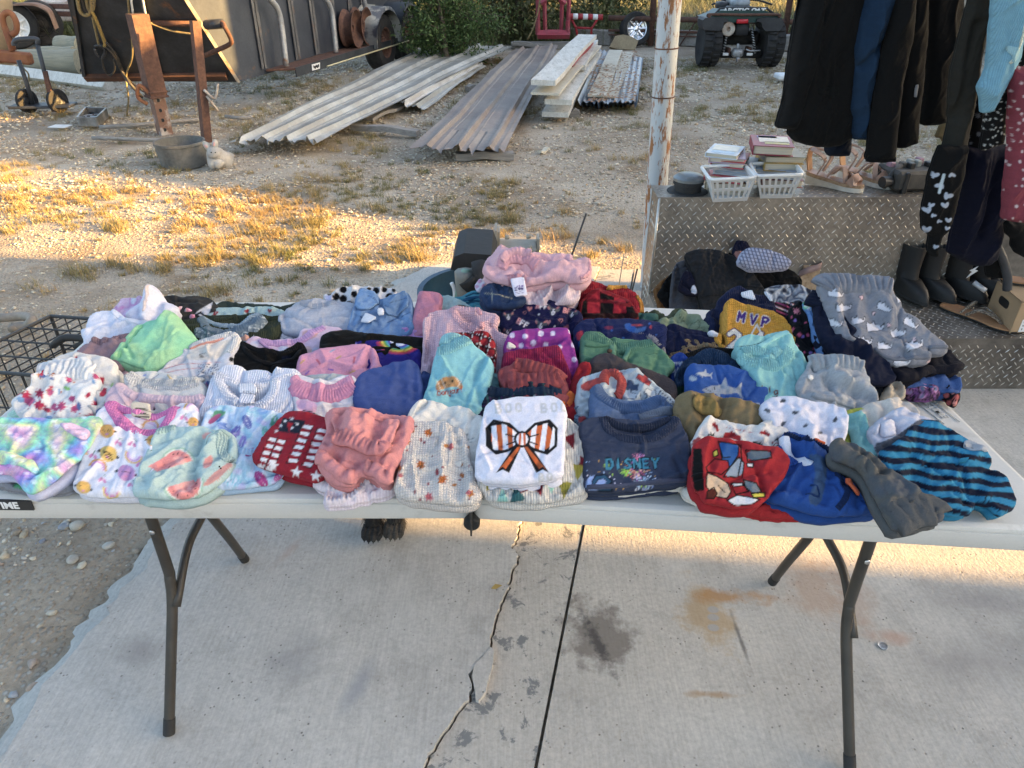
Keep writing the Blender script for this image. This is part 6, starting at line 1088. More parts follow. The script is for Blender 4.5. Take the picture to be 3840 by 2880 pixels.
def patch(S,name,pts,col,dz=.003,T=.002,prints=(),fab=None,puff=0,wr=0,wl=.03,wd=0,sm=1,r=.0015,cell=.0024,hea=0,flat=False,lay=1,label=None):
 """a flap, pocket, sleeve, care label: its own piece of cloth lying on the garment"""
 Q=smooth_poly(S.to2(src(S.reg,pts)),sm,.02)if sm else S.to2(src(S.reg,pts));M2=rot2(wd)
 if flat:A=np.column_stack([Q,np.ones(len(Q))]);co=np.linalg.lstsq(A,S.hf(Q),rcond=None)[0]
 def hf(uv):
  b=(np.column_stack([uv,np.ones(len(uv))])@co)if flat else S.hf(uv);d=sdf(uv,Q)[0];k=np.clip(d/r,0,1);w=uv@M2
  return b+dz+r*(np.sqrt(1-(1-k)**2)-1)+puff*(1-np.exp(-np.clip(d,0,1)/.02))+wr*(1-2.2*np.abs(pn(w[:,0]/(wl*3),w[:,1]/wl,5)))*np.clip(d/.01,0,1)
 g=grid_mesh(S.O,S.e1,S.e2,S.n,Q,hf,max(T,r*.9),r*.6,cell,None,lay)
 if g is None:return
 V,F,UV=g;C=np.tile(H(col),(len(V),1));pr=proj(V);x0,y0,s=REG[S.reg];P=np.column_stack([(pr[:,0]-x0)*s,(pr[:,1]-y0)*s])
 if hea:paint(P,UV,C,[('hea',hea)],1,np.asarray(pts,float))
 paint(P,UV,C,prints,2.0*s,np.asarray(pts,float));o=mesh(name,V,F,FAB[fab or S.fab],S.o,True,cols=np.clip(C,.004,.92),uv=UV)
 if label:o['label']=label
 return o
# === the clothes on the table, front row
INK='2a2a30'
def lines(x,y,w,dy,n,ang=0,col='77777c',lw=4):return[('l',[(x,y+dy*k),(x+w*(.7+.3*((k*7)%3)/2),y+dy*k+math.tan(R(ang))*w)],lw,col)for k in range(n)]
def scales(P,UV,C):
 u=P[:,0]/62;v=P[:,1]/40;row=np.floor(v);uu=u+.5*(row%2);cx=np.floor(uu)+.5;d=np.hypot((uu-cx)*1.0,(v-row-.15)*.75);r_=(np.sin(cx*12.9+row*78.2)*43758.5)%1
 C[:]=C*(.86+.28*r_)[:,None];m=np.clip((np.abs(d-.5)<.055).astype(float)*.5,0,1)[:,None];C[:]=C*(1-m)+np.array([.35,.32,.5])*m
 w=((r_>.86)&(d<.45)).astype(float)[:,None]*.5;C[:]=C*(1-w)+np.array([.8,.82,.86])*w
S=cloth('folded_shirt','grey heather shirt with green graphic peeking out under the mermaid scale dress','shirt','F',Z('-60 700 250 700 700 690 765 790 740 860 640 942 420 948 300 940 200 915 60 895 -60 885'),'8f929b',T=.018,tilt=12,hea=.18,wr=.003,prints=[('p',Z('120 880 180 850 260 900 220 930 130 905'),'3f9a6a'),('l',Z('-20 850 40 790 110 770'),8,INK),('l',[(-20,870),(60,880)],6,INK),('l',[(120,890),(200,850)],6,INK)],bands=[('sleeve_hem',Z('600 850 640 830 720 810'),.010,'7d8088')])
cloth('folded_dress','pastel rainbow dress printed with mermaid scales at the left table corner','dress','F',Z('-60 310 60 288 300 300 560 298 760 275 905 258 925 320 880 400 840 480 800 540 740 600 720 680 600 780 440 880 330 938 265 935 215 870 130 780 60 768 -60 770'),'b7bcd8',T=.03,tilt=17,wr=.006,wl=.055,wd=25,yb=950,lift=.012,prints=[('tie',330,['c99ad0','e3c9df','d9e2a8','8fd9b0','7fcfe0','7d9be0','a98adf','cf8fd0','e2b0c8'],12),('fn',scales)],folds=[(Z('0 640 150 700 280 760 390 730'),.008,.009),(Z('390 730 380 820 300 900'),.008,-.008),(Z('720 690 600 780 420 860 300 900'),.006,.008),(Z('600 390 720 470 780 540'),.007,.007)],patches=[('sleeve',Z('605 390 690 368 840 400 860 450 800 530 720 480 640 440'),'d9b8d4',dict(dz=.007,T=.006,prints=[('fn',scales)],wr=.002)),('hem_fold',Z('-60 640 60 625 200 660 330 705 388 735 385 830 330 810 240 770 100 735 -60 740'),'dccf9c',dict(dz=.006,T=.006,prints=[('tie',160,['e9d3b0','d8e2a0','9fdcc0','6fc4e6'],4),('fn',scales)]))])
cloth('folded_shirt','mint striped ruffle hem under the flowered shorts at far left','shirt','F',Z('85 250 105 215 180 200 320 255 560 280 760 285 700 330 300 330 90 310'),'a5dcbf',T=.02,tilt=18,yb=420,prints=[('stripe',80,16,.4,'d7efe2')],wr=.004)
def giraffe(pr,x,y,k,a,c='e2a850'):
 M=rot2(a);f=lambda q:np.array(q,float)@M.T*k+(x,y)
 pr+=[('p',f([(-.9,-.1),(-.5,-.7),(.5,-.7),(.9,-.1),(.7,.6),(0,.9),(-.7,.6)]),c,1),('p',f([(-.9,-.2),(-1.2,.2),(-.8,.2)]),INK,1),('p',f([(.9,-.2),(1.2,.2),(.8,.2)]),INK,1),('l',f([(-.45,-.05),(-.25,.02),(-.1,-.05)]),5,INK),('l',f([(.1,-.05),(.25,.02),(.45,-.05)]),5,INK),('p',f([(-.3,.3),(.3,.3),(0,.6)]),'d489b8',1)]
pr=[('p',Z('1020 170 1080 260 1160 350 1260 415 1350 435 1450 418 1540 355 1600 265 1635 175 1560 240 1400 285 1240 250 1100 190'),'d9d8e6',1),('ol','dot',1390,350,70,0,'d8a866',22),('s','dot',1390,350,50,0,'c9b6d6')]
giraffe(pr,985,380,80,0);giraffe(pr,1000,590,95,20,'dfb95c');giraffe(pr,1165,765,95,12,'c48fc0');giraffe(pr,770,900,80,15,'e2b050');giraffe(pr,1400,470,60,10);giraffe(pr,1780,300,60,0)
for q in(0,1,2):pr+=[('l',[(950+25*q,560+8*q),(985+25*q,640+6*q)],9,INK)]
for x,y,a,c1,c2 in[(900,725,200,'e0a24c','cf8fc8'),(1235,600,20,'e2b366','d39cd0'),(1030,930,20,'e2c060','d67fb8'),(820,520,100,'d9a860','d08fc8'),(1775,190,190,'e2a850','cf9fd0')]:
 for rr,cc in((78,c1),(58,c2),(38,'e6d6e8')):pr+=[('l',[(x+rr*math.cos(R(a+t)),y+rr*math.sin(R(a+t)))for t in range(0,181,20)],17,cc)]
for x,y in Z('1200 500 1680 260 1190 880 840 610 1270 695 1070 490 925 830 1360 600'):pr+=[('s','oval',x,y,26,40,'d77fb4'),('s','oval',x+38,y+14,24,-30,'d77fb4'),('l',[(x+15,y-5),(x+35,y-45),(x+60,y-20)],5,'3f8a72')]
S=cloth('onesie','white onesie with pink collar printed with giraffes, tigers and rainbows','onesie','F',Z('705 930 735 800 778 650 840 490 895 330 925 235 990 185 1035 152 1100 160 1240 215 1400 250 1560 210 1650 160 1745 150 1805 172 1815 260 1800 420 1700 600 1560 880 1500 985 1250 985 1000 988 800 978'),'dddde8',T=.03,tilt=18,wr=.0045,wl=.07,wd=70,prints=pr,holes=[(Z('1050 200 1130 320 1250 395 1350 415 1450 395 1530 335 1590 250 1620 190 1560 235 1400 270 1240 245 1110 190'),-.010)],yb=992,bands=[('collar',Z('1018 178 1035 160 1075 245 1150 335 1250 400 1350 422 1450 405 1535 345 1598 255 1632 175'),.020,'d978b4',dict(hgt=.005,rib=.004,fab='rib')),('back_collar',Z('1075 165 1130 200 1240 232 1400 262 1540 232 1600 190'),.013,'d978b4',dict(hgt=.004,rib=.004,fab='rib'))],patches=[('care_label',Z('1230 150 1400 160 1406 306 1237 282'),'cfc3ae',dict(dz=.009,sm=0,flat=True,prints=lines(1245,172,140,14,6,3,'3a3632',6)+[('l',[(1250+28*k,255),(1266+28*k,256)],16,'3a3632')for k in range(5)]+lines(1250,282,140,12,1,5,'3a3632',5)))])
def melon(x,y,a,k):
 M=rot2(a);f=lambda q:np.array(q,float)@M.T*k+(x,y);arc=lambda r_:[(r_*math.cos(R(t)),r_*math.sin(R(t)))for t in range(180,361,12)]
 return[('p',f(arc(1.28)),'8fb8a4'),('p',f(arc(1.16)),'d3dcd4'),('p',f(arc(1.06)),'e58a86'),('p',f(arc(.62)),'e9a6a0')]+[('s','oval',*f([(.82*math.cos(R(t)),.82*math.sin(R(t)))])[0],9,a+t+90,INK)for t in range(200,350,22)]
pr=melon(1640,700,-18,130)+melon(1690,860,165,150)+[('p',Z('1365 710 1450 760 1640 690 1560 600'),'e58a86'),('s','oval',1520,690,8,30,INK),('s','oval',1560,715,8,30,INK),('s','oval',1470,700,8,30,INK),('p',Z('1850 440 1900 390 1960 400 1900 470'),'e0a49e',1),('p',Z('1880 640 1960 600 1960 700 1870 740'),'d98f88',1),('p',Z('1880 900 1990 850 2100 740 2140 700 2130 660 2000 740 1880 860'),'c98f88',1)]
S=cloth('onesie','pale mint onesie printed with watermelon slices, front left','onesie','F',Z('1250 978 1285 850 1360 620 1435 465 1470 402 1560 375 1700 368 1870 372 1960 402 2060 405 2130 430 2155 490 2172 570 2150 650 2140 720 2080 800 1980 880 1870 960 1720 995 1480 1003'),'a9c3c1',T=.035,tilt=20,wr=.006,wl=.05,wd=60,prints=pr,yb=1008,folds=[(Z('1870 480 1830 620 1780 760 1800 900'),.010,-.013),(Z('1960 500 1900 600 1870 760'),.010,.008),(Z('2090 500 2060 600 2150 660'),.008,-.009),(Z('1480 830 1470 920 1490 1000'),.006,.005)],bands=[('collar',Z('1462 420 1530 388 1620 370'),.016,'9db9b7',dict(fab='rib',rib=.004)),('leg_hem',Z('2060 460 2050 540 2070 620 2120 670'),.018,'a3bdbb',dict(fab='rib',rib=.004,hgt=.006)),('leg_binding',Z('1890 560 1940 480 2040 420 2130 440'),.008,'9db9b7',dict(rib=0))],patches=[('snap_button',Z('2035 745 2060 740 2080 758 2078 785 2055 795 2035 780'),'22201f',dict(dz=.007,T=.003,prints=[('ol','dot',2057,768,13,0,'c9c5bd',6)]))])
lf=[]
for x,y,s_,a,c in[(310,300,70,-25,'6f7cc4'),(200,400,75,40,'7a79c8'),(270,480,60,20,'8d84cc'),(450,200,60,80,'7fa6d6'),(340,580,55,50,'b33f8c'),(440,830,90,-35,'bb3f8c'),(100,350,70,-60,'6d8fd0'),(560,300,60,20,'5aa88e'),(60,250,60,30,'5b7fc8'),(520,560,60,60,'9a86cc'),(150,620,80,10,'7fa0d8'),(600,800,60,40,'b8559c'),(-20,560,60,10,'8d84cc'),(480,400,60,-10,'6db3a4')]:
 lf+=[('s','oval',x,y,s_,a,c)]+[('l',[(x-math.sin(R(a))*-s_*.8,y-math.cos(R(a))*s_*.8),(x+math.sin(R(a))*-s_*.8,y+math.cos(R(a))*s_*.8)],4,'cdd6ea')]
lf=[('tie',150,['a9c6e2','c3d2e8','9cc8dc','b6b8e0'],6)]+lf+[('l',[(20+22*k,690+10*k),(0+22*k,860+3*k)],8,'79bcd4')for k in range(12)]+[('l',[(300+20*k,170),(330+26*k,250)],6,'79bcd4')for k in range(5)]+[('p',Z('0 200 60 190 130 210 60 260 -40 330'),'5fa57c',1),('p',Z('-60 300 40 220 90 230 -20 330'),'c25a8c',1)]
cloth('folded_romper','blue romper covered with purple and magenta tropical leaves','romper','G',Z('-140 420 -80 300 -10 185 100 172 220 186 380 190 560 232 655 258 690 330 640 470 640 640 640 790 560 862 300 892 0 912 -80 900 -120 700'),'a9c6e2',T=.03,tilt=20,wr=.005,wl=.045,wd=70,prints=lf,yb=915,bands=[('waist_seam',Z('210 590 320 610 420 600'),.012,'9fbfe0',dict(rib=.006,hgt=.005,ribk=.6))],folds=[(Z('100 200 160 420 300 440 400 520'),.006,-.004)])
fl=[('p',Z('600 390 640 262 850 290 790 410'),'23283a',0),('p',Z('680 300 735 310 700 400 690 380'),'a3142c',0)]
for x,y in Z('662 292 723 272 622 338 580 385 775 318 728 355'):fl+=[('s','star',x,y,20,10,'dfdcdc')]
for j,(x,y,n_)in enumerate([(520,440,5),(600,460,5),(835,325,6),(970,360,6)]):
 for k in range(n_):
  sx,sy=x-26*k,y+62*k
  w_=82 if j>1 else 66
  fl+=[('p',[(sx,sy),(sx+w_,sy+14),(sx+w_-15,sy+46),(sx-14,sy+31)],'e2dede')]
 ex,ey=x-26*n_,y+62*n_;fl+=[('l',[(x-6,y-12),(ex-8,ey-20)],6,'2a2026'),('l',[(x+w_+6,y+4),(ex+w_+4,ey-8)],6,'2a2026'),('l',[(ex-8,ey-20),(ex+w_+4,ey-8)],6,'2a2026')]
for x,y in Z('548 705 765 765 945 800'):fl+=[('s','star',x,y,58,8,'e2dede')]
cloth('folded_shirt','dark red shirt with flag lettering and white stars in the front row','shirt','G',Z('392 605 430 540 480 440 560 355 640 260 720 216 800 222 950 262 1060 290 1130 360 1120 560 1060 760 975 850 850 818 700 782 520 738 402 690'),'a3142c',T=.045,tilt=26,wr=.004,wl=.06,wd=60,prints=fl,yb=862,puff=.006)
S=cloth('folded_shorts','pale pink and white smocked shorts under the pink ruffle shorts','shorts','G',Z('945 850 985 720 1100 700 1320 720 1520 720 1640 760 1695 900 1600 985 1440 1005 1250 1048 1042 1052 1060 930 985 895'),'d4c2cc',T=.022,tilt=10,wr=.006,wl=.02,wd=80,an=2,prints=[('stripe',88,30,.35,'e3d8dd')],bands=[('waistband',Z('960 860 1060 905 1200 930 1330 910 1480 860'),.022,'d9ccd2',dict(hgt=.008,rib=.007,ribk=.6)),('leg_hem',Z('1045 1040 1200 1030 1330 1000 1380 940 1440 900 1560 880'),.014,'d9ccd2',dict(hgt=.006,rib=.007,ribk=.6))])
S=cloth('folded_shorts','dusty pink shorts with ruffled leg cuffs and gathered waistband','shorts','G',Z('1048 242 1090 220 1250 215 1440 215 1560 240 1700 265 1820 292 1848 335 1820 430 1762 560 1700 680 1640 760 1630 860 1560 885 1500 830 1410 790 1330 810 1310 870 1230 888 1110 860 1040 790 978 690 985 620 1020 520 1078 400 1060 320'),'cf8484',T=.035,tilt=22,lift=.018,yb=930,wr=.009,wl=.04,wd=65,folds=[(Z('1300 260 1290 380 1300 480'),.010,.008),(Z('1560 270 1500 360 1520 480'),.010,-.008),(Z('1130 640 1300 720 1480 700'),.010,-.007),([(1200,280),(1180,420)],.008,-.006)],patches=[('waist_flap',Z('1090 300 1300 290 1560 330 1740 320 1700 440 1640 600 1600 610 1560 672 1400 645 1280 615 1150 560 1150 440'),'d08686',dict(dz=.012,T=.010,wr=.006,wl=.03,wd=75,puff=.004))],bands=[('waistband',Z('1160 520 1280 555 1420 600 1560 630 1600 580'),.028,'c97c7d',dict(hgt=.007,rib=.008,ribk=.7,dz=.016)),('leg_ruffle',Z('985 660 1060 700 1120 760 1220 830 1310 840'),.022,'cf8485',dict(hgt=.010,rib=.016,ribk=.8,dz=.003)),('leg_ruffle',Z('1430 760 1520 790 1590 850 1630 830'),.022,'cf8485',dict(hgt=.010,rib=.014,ribk=.8,dz=.003))])
lv=[('sc','leaf',9,3,40,62,['c96a1e','d07a26','d8808c','c85f6a'],190),('sc','oval',9,5,22,34,['b8702c','a33a44','c77f3a'],150),('sc','dot',12,8,9,13,['8c2540','a03a4a'],110),('sc','leaf',7,17,26,36,['c07034','c46a74'],160)]
cloth('folded_shirt','oatmeal waffle shirt printed with orange and pink autumn leaves','shirt','H',Z('-268 960 -280 900 -245 760 -205 560 -165 450 -128 342 0 335 150 345 258 370 330 410 372 520 386 700 440 840 490 982 440 1036 300 1034 100 1020 -150 1000'),'d2c9c1',T=.042,tilt=22,fab='waffle',wr=.0055,wl=.045,wd=80,prints=lv,hea=.05,yb=1040,folds=[(Z('250 380 290 520 300 700 330 1020'),.010,-.006),(Z('120 360 140 600 150 900'),.012,.004)])
cloth('folded_pants','cream fleece pants with tiny stitched mark behind the leaf print shirt','pants','H',Z('-180 420 -150 260 -90 160 -30 118 60 135 200 185 290 190 370 215 440 260 520 300 545 400 520 560 480 760 300 800 0 780'),'d8d3ca',T=.05,tilt=26,fab='fleece',wr=.007,wl=.05,wd=55,yb=800,prints=[('l',Z('340 390 350 440 375 410 385 460'),5,'7f8a86'),('l',[(380,470),(435,450)],5,'7f8a86'),('l',[(390,490),(430,480)],5,'7f8a86')],folds=[(Z('-100 250 -20 170 40 130'),.008,-.005),(Z('200 190 240 260 330 300'),.008,-.006)],bands=[('hem',Z('-160 330 -120 220 -60 150 0 122'),.012,'d6d0c6',dict(rib=0,hgt=.003))])
tri=[]
for x,y,s_,a,c in[(1330,480,75,-20,'8c1f30'),(1440,700,80,30,'8c1f30'),(830,960,95,170,'2f6a72'),(890,900,55,160,'8c1f30'),(1040,930,60,-20,'8c1f30'),(1270,920,85,5,'9c9430'),(570,880,60,10,'a39a38'),(1400,760,80,10,'b0a030'),(980,880,50,190,'3f8a80'),(1150,900,60,0,'7fb8ac'),(700,980,70,180,'8cc4b8')]:tri+=[('s','tri',x,y,s_,a,c)]
cloth('folded_shirt','ribbed white shirt printed with coloured triangles, below the white boo shirt','shirt','H',Z('470 890 540 800 900 780 1200 700 1240 560 1265 420 1270 285 1340 310 1420 390 1440 480 1432 560 1490 592 1470 650 1452 770 1455 930 1330 985 1150 1008 1050 1035 800 1030 560 1010 540 960 495 935'),'d3cec6',T=.034,tilt=20,fab='rib',wr=.006,wl=.04,wd=30,prints=[('stripe',92,17,.28,'a9a6a2')]+tri,yb=1040,folds=[(Z('560 1000 640 880 700 870'),.010,-.007),(Z('1140 1000 1250 930 1370 850 1380 700'),.008,-.007)])
boo=[]
for tx,ty,sz in[(640,215,74),(1060,210,74),(1040,840,60)]:boo+=[('t','BOO' if sz>70 else 'BO',tx,ty,sz,-3,20,'c3c3c6',1.25)]
OR,WH,BK='d9641e','e3e2ea','1c1c20'
def loop_(pts,sg):
 ins=[(880+(x-880)*.84+sg*14,455+(y-455)*.82)for x,y in pts];out=[('p',pts,BK,1),('p',ins,OR,1)]
 for k in range(3):x=880+sg*(95+95*k);out+=[('p',[(x,300+20*k),(x+46,290+20*k),(x+40-sg*26,600-20*k),(x-10-sg*26,600-20*k)],WH)]
 return out+[('l',pts+pts[:1],26,BK),('l',[(880+sg*60,440),(880+sg*150,415)],12,BK),('l',[(880+sg*60,480),(880+sg*140,510)],12,BK)]
boo+=loop_(Z('880 430 760 320 620 290 555 360 560 520 640 590 760 560 880 490'),-1)+loop_(Z('880 430 1000 320 1130 290 1195 360 1190 520 1110 590 1000 560 880 490'),1)
for x0,x1 in((850,700),(910,1070)):boo+=[('p',[(x0-30,500),(x0+35,500),(x1+60,770),(x1,740),(x1-60,770)],BK),('p',[(x0-12,530),(x0+18,530),(x1+28,735),(x1,712),(x1-34,735)],OR)]
boo+=[('s','dot',880,460,78,0,BK),('s','dot',880,460,56,0,WH),('l',[(862,415),(858,505)],20,OR),('l',[(900,412),(904,505)],20,OR)]
S=cloth('folded_shirt','white shirt reading BOO with large orange and black striped bow, front centre','shirt','H',Z('468 830 464 700 482 600 502 470 526 330 545 205 562 155 640 130 800 106 1000 93 1150 88 1222 122 1262 182 1275 260 1254 340 1256 450 1245 620 1240 700 1250 788 1150 828 1000 850 850 868 650 850'),'d9d8e4',T=.03,tilt=24,lift=.034,yb=905,wr=.0028,wl=.08,wd=20,prints=boo,puff=.002,cell=.0014,lay=3)
cloth('folded_pants','bright orange pants corner sticking out behind the white boo shirt','pants','H',Z('1120 110 1160 85 1240 68 1330 55 1372 85 1330 135 1290 200 1285 300 1200 260'),'e06a16',T=.03,tilt=30,yb=500,wr=.005,wl=.03)
fw_=[]
r=np.random.RandomState(3)
for cx_,cy_,n_,L_,cs in[(1935,735,34,130,['e07a5a','f0b8a8','c06fc0','d9556a']),(1960,640,24,75,['d06f9c','c890c8']),(2000,880,26,120,['a9c8e8','8fa6e0','d8dcec']),(1660,700,18,35,['9cc83a','b8d85a']),(1840,760,22,55,['7fc02a','a0d040'])]:
 for k in range(n_):a=R(k/n_*360+r.rand()*9);fw_+=[('l',[(cx_+math.cos(a)*L_*.2,cy_+math.sin(a)*L_*.2),(cx_+math.cos(a)*L_*(.6+.4*r.rand()),cy_+math.sin(a)*L_*(.6+.4*r.rand()))],5,cs[r.randint(0,len(cs))])]
fw_+=[('sc','dot',60,4,4,8,['a9c4ec','e0d8ec','e0a83a','9cc83a'],22,(1470,640,2120,930)),('p',Z('1470 930 1475 820 1540 790 1640 800 1700 850 1690 930'),'8fa8dc',1),('l',Z('1540 860 1570 810 1640 800 1690 850 1650 900 1600 930 1700 925'),50,'16202f'),('l',Z('1540 860 1570 815 1640 806 1680 850 1640 895 1600 920 1690 918'),30,'2a5a7c'),('t','DISNEY',1660,730,84,-1,34,'0a1420',1.0),('t','DISNEY',1660,730,84,-1,19,'3f93b0',1.0)]
S=cloth('folded_shirt','faded navy tee printed with fireworks and DISNEY lettering, front row','shirt','H',Z('1462 925 1462 830 1458 700 1482 600 1432 480 1412 355 1480 312 1620 284 1720 300 1900 315 2100 300 2240 278 2318 300 2380 448 2408 560 2414 800 2398 856 2206 880 1966 906 1730 932'),'39435c',T=.042,tilt=24,wr=.0035,wl=.06,wd=15,prints=fw_,yb=955,hea=.08,lay=3,holes=[(Z('1640 300 1680 370 1760 425 1880 455 2000 455 2120 420 2210 360 2260 295 2100 345 1900 370 1740 350'),-.012)],bands=[('collar',Z('1622 290 1655 375 1740 452 1860 492 2000 494 2130 458 2230 380 2300 285'),.016,'333c54',dict(fab='rib',rib=.004)),('back_collar',Z('1640 292 1740 346 1900 372 2080 352 2240 290'),.012,'2a3248',dict(fab='rib',rib=.004)),('front_hem',Z('1470 925 1730 925 1966 900 2206 874 2390 850'),.006,'4a5068',dict(rib=0,hgt=.003))])
cloth('folded_shirt','cream shirt with black palm drawings below the navy fireworks tee','shirt','I',Z('-500 1150 -420 1040 0 1000 440 980 540 900 556 690 600 690 640 760 680 1000 740 1180 860 1270 960 1318 740 1342 620 1300 530 1250 470 1130 250 1135 0 1165 -300 1190'),'d5d0c6',T=.018,tilt=14,wr=.005,wl=.04,yb=1345,prints=[('sc','palm',14,4,34,50,[INK],120),('l',[(640,1180),(720,1170)],8,INK),('l',[(500,1140),(590,1080)],5,'b03030')])
cb_=[('p',Z('620 690 700 690 720 900 730 1160 640 1170 600 1000'),'0e0e10',0),('p',Z('900 600 1060 625 1140 640 1130 760 1040 900 960 900 930 720'),'1f5aa0',1),('p',Z('760 900 860 800 1010 820 1030 900 940 980 780 950'),'b01822',1),('p',Z('1050 880 1140 780 1200 850 1180 1010 960 1010'),'8f9aa6',1),('p',Z('1220 700 1500 710 1520 790 1240 830'),'6a7680',1),('p',Z('770 960 880 1000 1010 1080 1050 1180 1000 1260 860 1230 760 1120'),'c9ac8e',1),('p',Z('770 1180 850 1130 890 1200 850 1260 770 1260'),'5a2418',1),('p',Z('1040 1090 1180 1080 1250 1180 1100 1210'),'b01822'),('p',Z('1060 1080 1180 1075 1190 1110 1075 1115'),'d5d2d2'),('p',Z('1190 1040 1340 1080 1400 1180 1300 1200 1220 1130'),'7a858e',1),('p',Z('1280 1200 1440 1190 1440 1240 1310 1250'),'c4b828',1),('p',Z('1000 1280 1120 1220 1250 1240 1380 1270 1300 1320 1100 1345'),'d8d4d4',1),('p',Z('840 720 890 690 900 760 850 780'),'c8b82a',1),('p',Z('1230 850 1310 850 1300 900 1240 890'),'d8d5d5',1)]
cb_=sum([[c_,('l',list(c_[1])+[c_[1][0]],15,'101012')]for c_ in cb_],[])+[('l',Z('930 720 960 790 1040 780'),14,'101012'),('l',Z('1160 640 1170 800 1130 1000'),16,'101012'),('l',Z('900 1110 950 1160 980 1190'),12,'101012')]
cloth('folded_shirt','red, blue and grey cartoon colour block shirt with thick black outlines','shirt','I',Z('632 740 640 650 770 585 900 600 1050 620 1200 640 1360 680 1600 705 1700 820 1640 1000 1500 1150 1450 1240 1330 1330 1100 1348 950 1312 740 1275 700 1180 640 1150 615 1000'),'b01822',T=.04,tilt=22,wr=.004,wl=.06,wd=70,prints=cb_,yb=1365,lift=.016,folds=[(Z('770 600 720 760 700 900 730 1100'),.008,.006)],cell=.0016)
cloth('folded_pants','bright red pants with black cuff lying below the blue zip jacket','pants','I',Z('1100 1340 1300 1200 1600 1200 1850 1250 1935 1340 1900 1440 1700 1446 1400 1430 1220 1395'),'b81c20',T=.022,tilt=12,wr=.003,prints=[('p',Z('1785 1150 2000 1150 2000 1500 1785 1500'),'121214')],yb=1452)
cloth('folded_shirt','white shirt printed with red motorcycles and black palms','shirt','I',Z('590 665 690 500 745 400 765 362 900 398 1100 430 1250 465 1390 465 1480 400 1555 388 1580 450 1700 480 1740 600 1700 760 1300 800 900 760 640 760'),'d5d0ca',T=.04,tilt=24,wr=.005,wl=.045,wd=20,yb=1000,lift=.014,prints=[('s','bike',1065,530,105,12,'a8202a'),('s','bike',880,430,60,60,'a8202a'),('s','bike',640,600,70,-50,'b04a50'),('s','bike',1440,500,60,20,'a8202a'),('s','palm',820,540,60,0,'23272a'),('s','palm',920,590,40,0,'23272a'),('s','palm',1590,590,60,0,'23272a'),('p',Z('1290 600 1400 610 1420 680 1330 670'),'23272a'),('l',[(960,545),(1240,610)],6,'a8202a'),('l',[(1000,440),(1300,500)],5,'b85058')]+[('l',[(1520,610+22*k),(1600,625+22*k)],10,['a8202a','23272a'][k%2])for k in range(4)],folds=[(Z('1385 470 1370 560 1440 680'),.007,.007),(Z('770 370 760 480 770 580'),.006,.005)],bands=[('collar',Z('1380 470 1420 430 1500 392 1550 388'),.012,'cfc9c2',dict(rib=0))])
S=cloth('folded_shorts','tan khaki shorts with stitched elastic waistband bunch','shorts','I',Z('412 240 448 75 560 60 700 65 900 110 1100 160 1250 190 1400 230 1500 330 1552 400 1560 560 1300 700 900 700 640 690 560 660 530 520 475 400'),'8a7550',T=.05,tilt=27,wr=.008,wl=.035,wd=75,yb=850,folds=[(Z('560 80 555 250 590 330'),.008,.012),(Z('930 140 920 280 900 350'),.010,-.010),(Z('560 300 700 340 880 370'),.008,-.008),(Z('1100 200 1060 300 1000 420'),.010,.006),(Z('1280 240 1240 340 1220 440'),.010,.006)],patches=[('waist_flap',Z('565 200 640 120 760 150 880 220 930 300 880 360 760 330 590 300'),'93793f',dict(dz=.010,T=.008,wr=.0045,wl=.014,wd=70))])
S=cloth('zip_jacket','bright blue zip jacket with white trim and orange zipper pull','jacket','J',Z('-462 771 -440 711 -340 677 -180 664 -185 560 -170 480 -90 441 0 490 130 570 230 600 320 640 480 700 620 800 720 960 800 1190 500 1226 300 1236 100 1212 -60 1160 -200 1122 -300 1080 -380 980 -440 900'),'1d4f9c',T=.04,tilt=20,wr=.007,wl=.05,wd=50,yb=1245,prints=[('p',Z('60 640 200 640 270 720 260 900 200 1160 60 1120 150 900 140 740'),'3d5a80',1),('p',Z('-462 771 -440 711 -340 677 -150 668 -20 720 -60 810 -200 830 -400 880'),'17469a',1),('p',Z('480 800 620 790 640 900 560 930'),'10182c',1),('l',[(490,830),(520,870)],8,'b8bcc8'),('l',[(560,840),(600,860)],8,'b8bcc8')],holes=[(Z('-140 560 -60 560 40 690 60 760 -40 760 -120 680'),-.016),(Z('310 700 420 740 540 770 480 820 380 900 345 900'),-.012)],folds=[(Z('60 620 150 720 120 900 40 1010 -100 1060'),.012,.010),(Z('-330 1000 -150 1010 0 1040'),.012,-.008),(Z('200 1160 260 900 270 720'),.008,-.006)],bands=[('white_trim',Z('-165 500 -140 600 -60 700 40 762 60 745'),.016,'cfd3df',dict(rib=0,hgt=.004)),('zipper',Z('-170 470 -60 500 60 560 180 600 290 670 335 760 345 900 375 970 420 1040 400 1140 340 1220'),.010,'142a52',dict(rib=.004,ribk=.7,hgt=.005)),('orange_facing',Z('100 566 160 578 210 592'),.006,'e0622a',dict(rib=0,hgt=.004,dz=.002)),('pocket_seam',Z('60 1010 160 1060 150 1100 20 1090'),.003,'16386c',dict(rib=0,hgt=.002))],patches=[('rib_collar',Z('-455 775 -430 715 -340 685 -180 675 -60 690 -30 760 -100 800 -260 810 -400 850'),'1b4da2',dict(dz=.004,fab='rib',T=.004)),('zipper_pull',Z('385 960 430 955 480 1010 550 1105 510 1125 450 1060 400 990'),'d8602c',dict(dz=.012,T=.005,flat=False))])
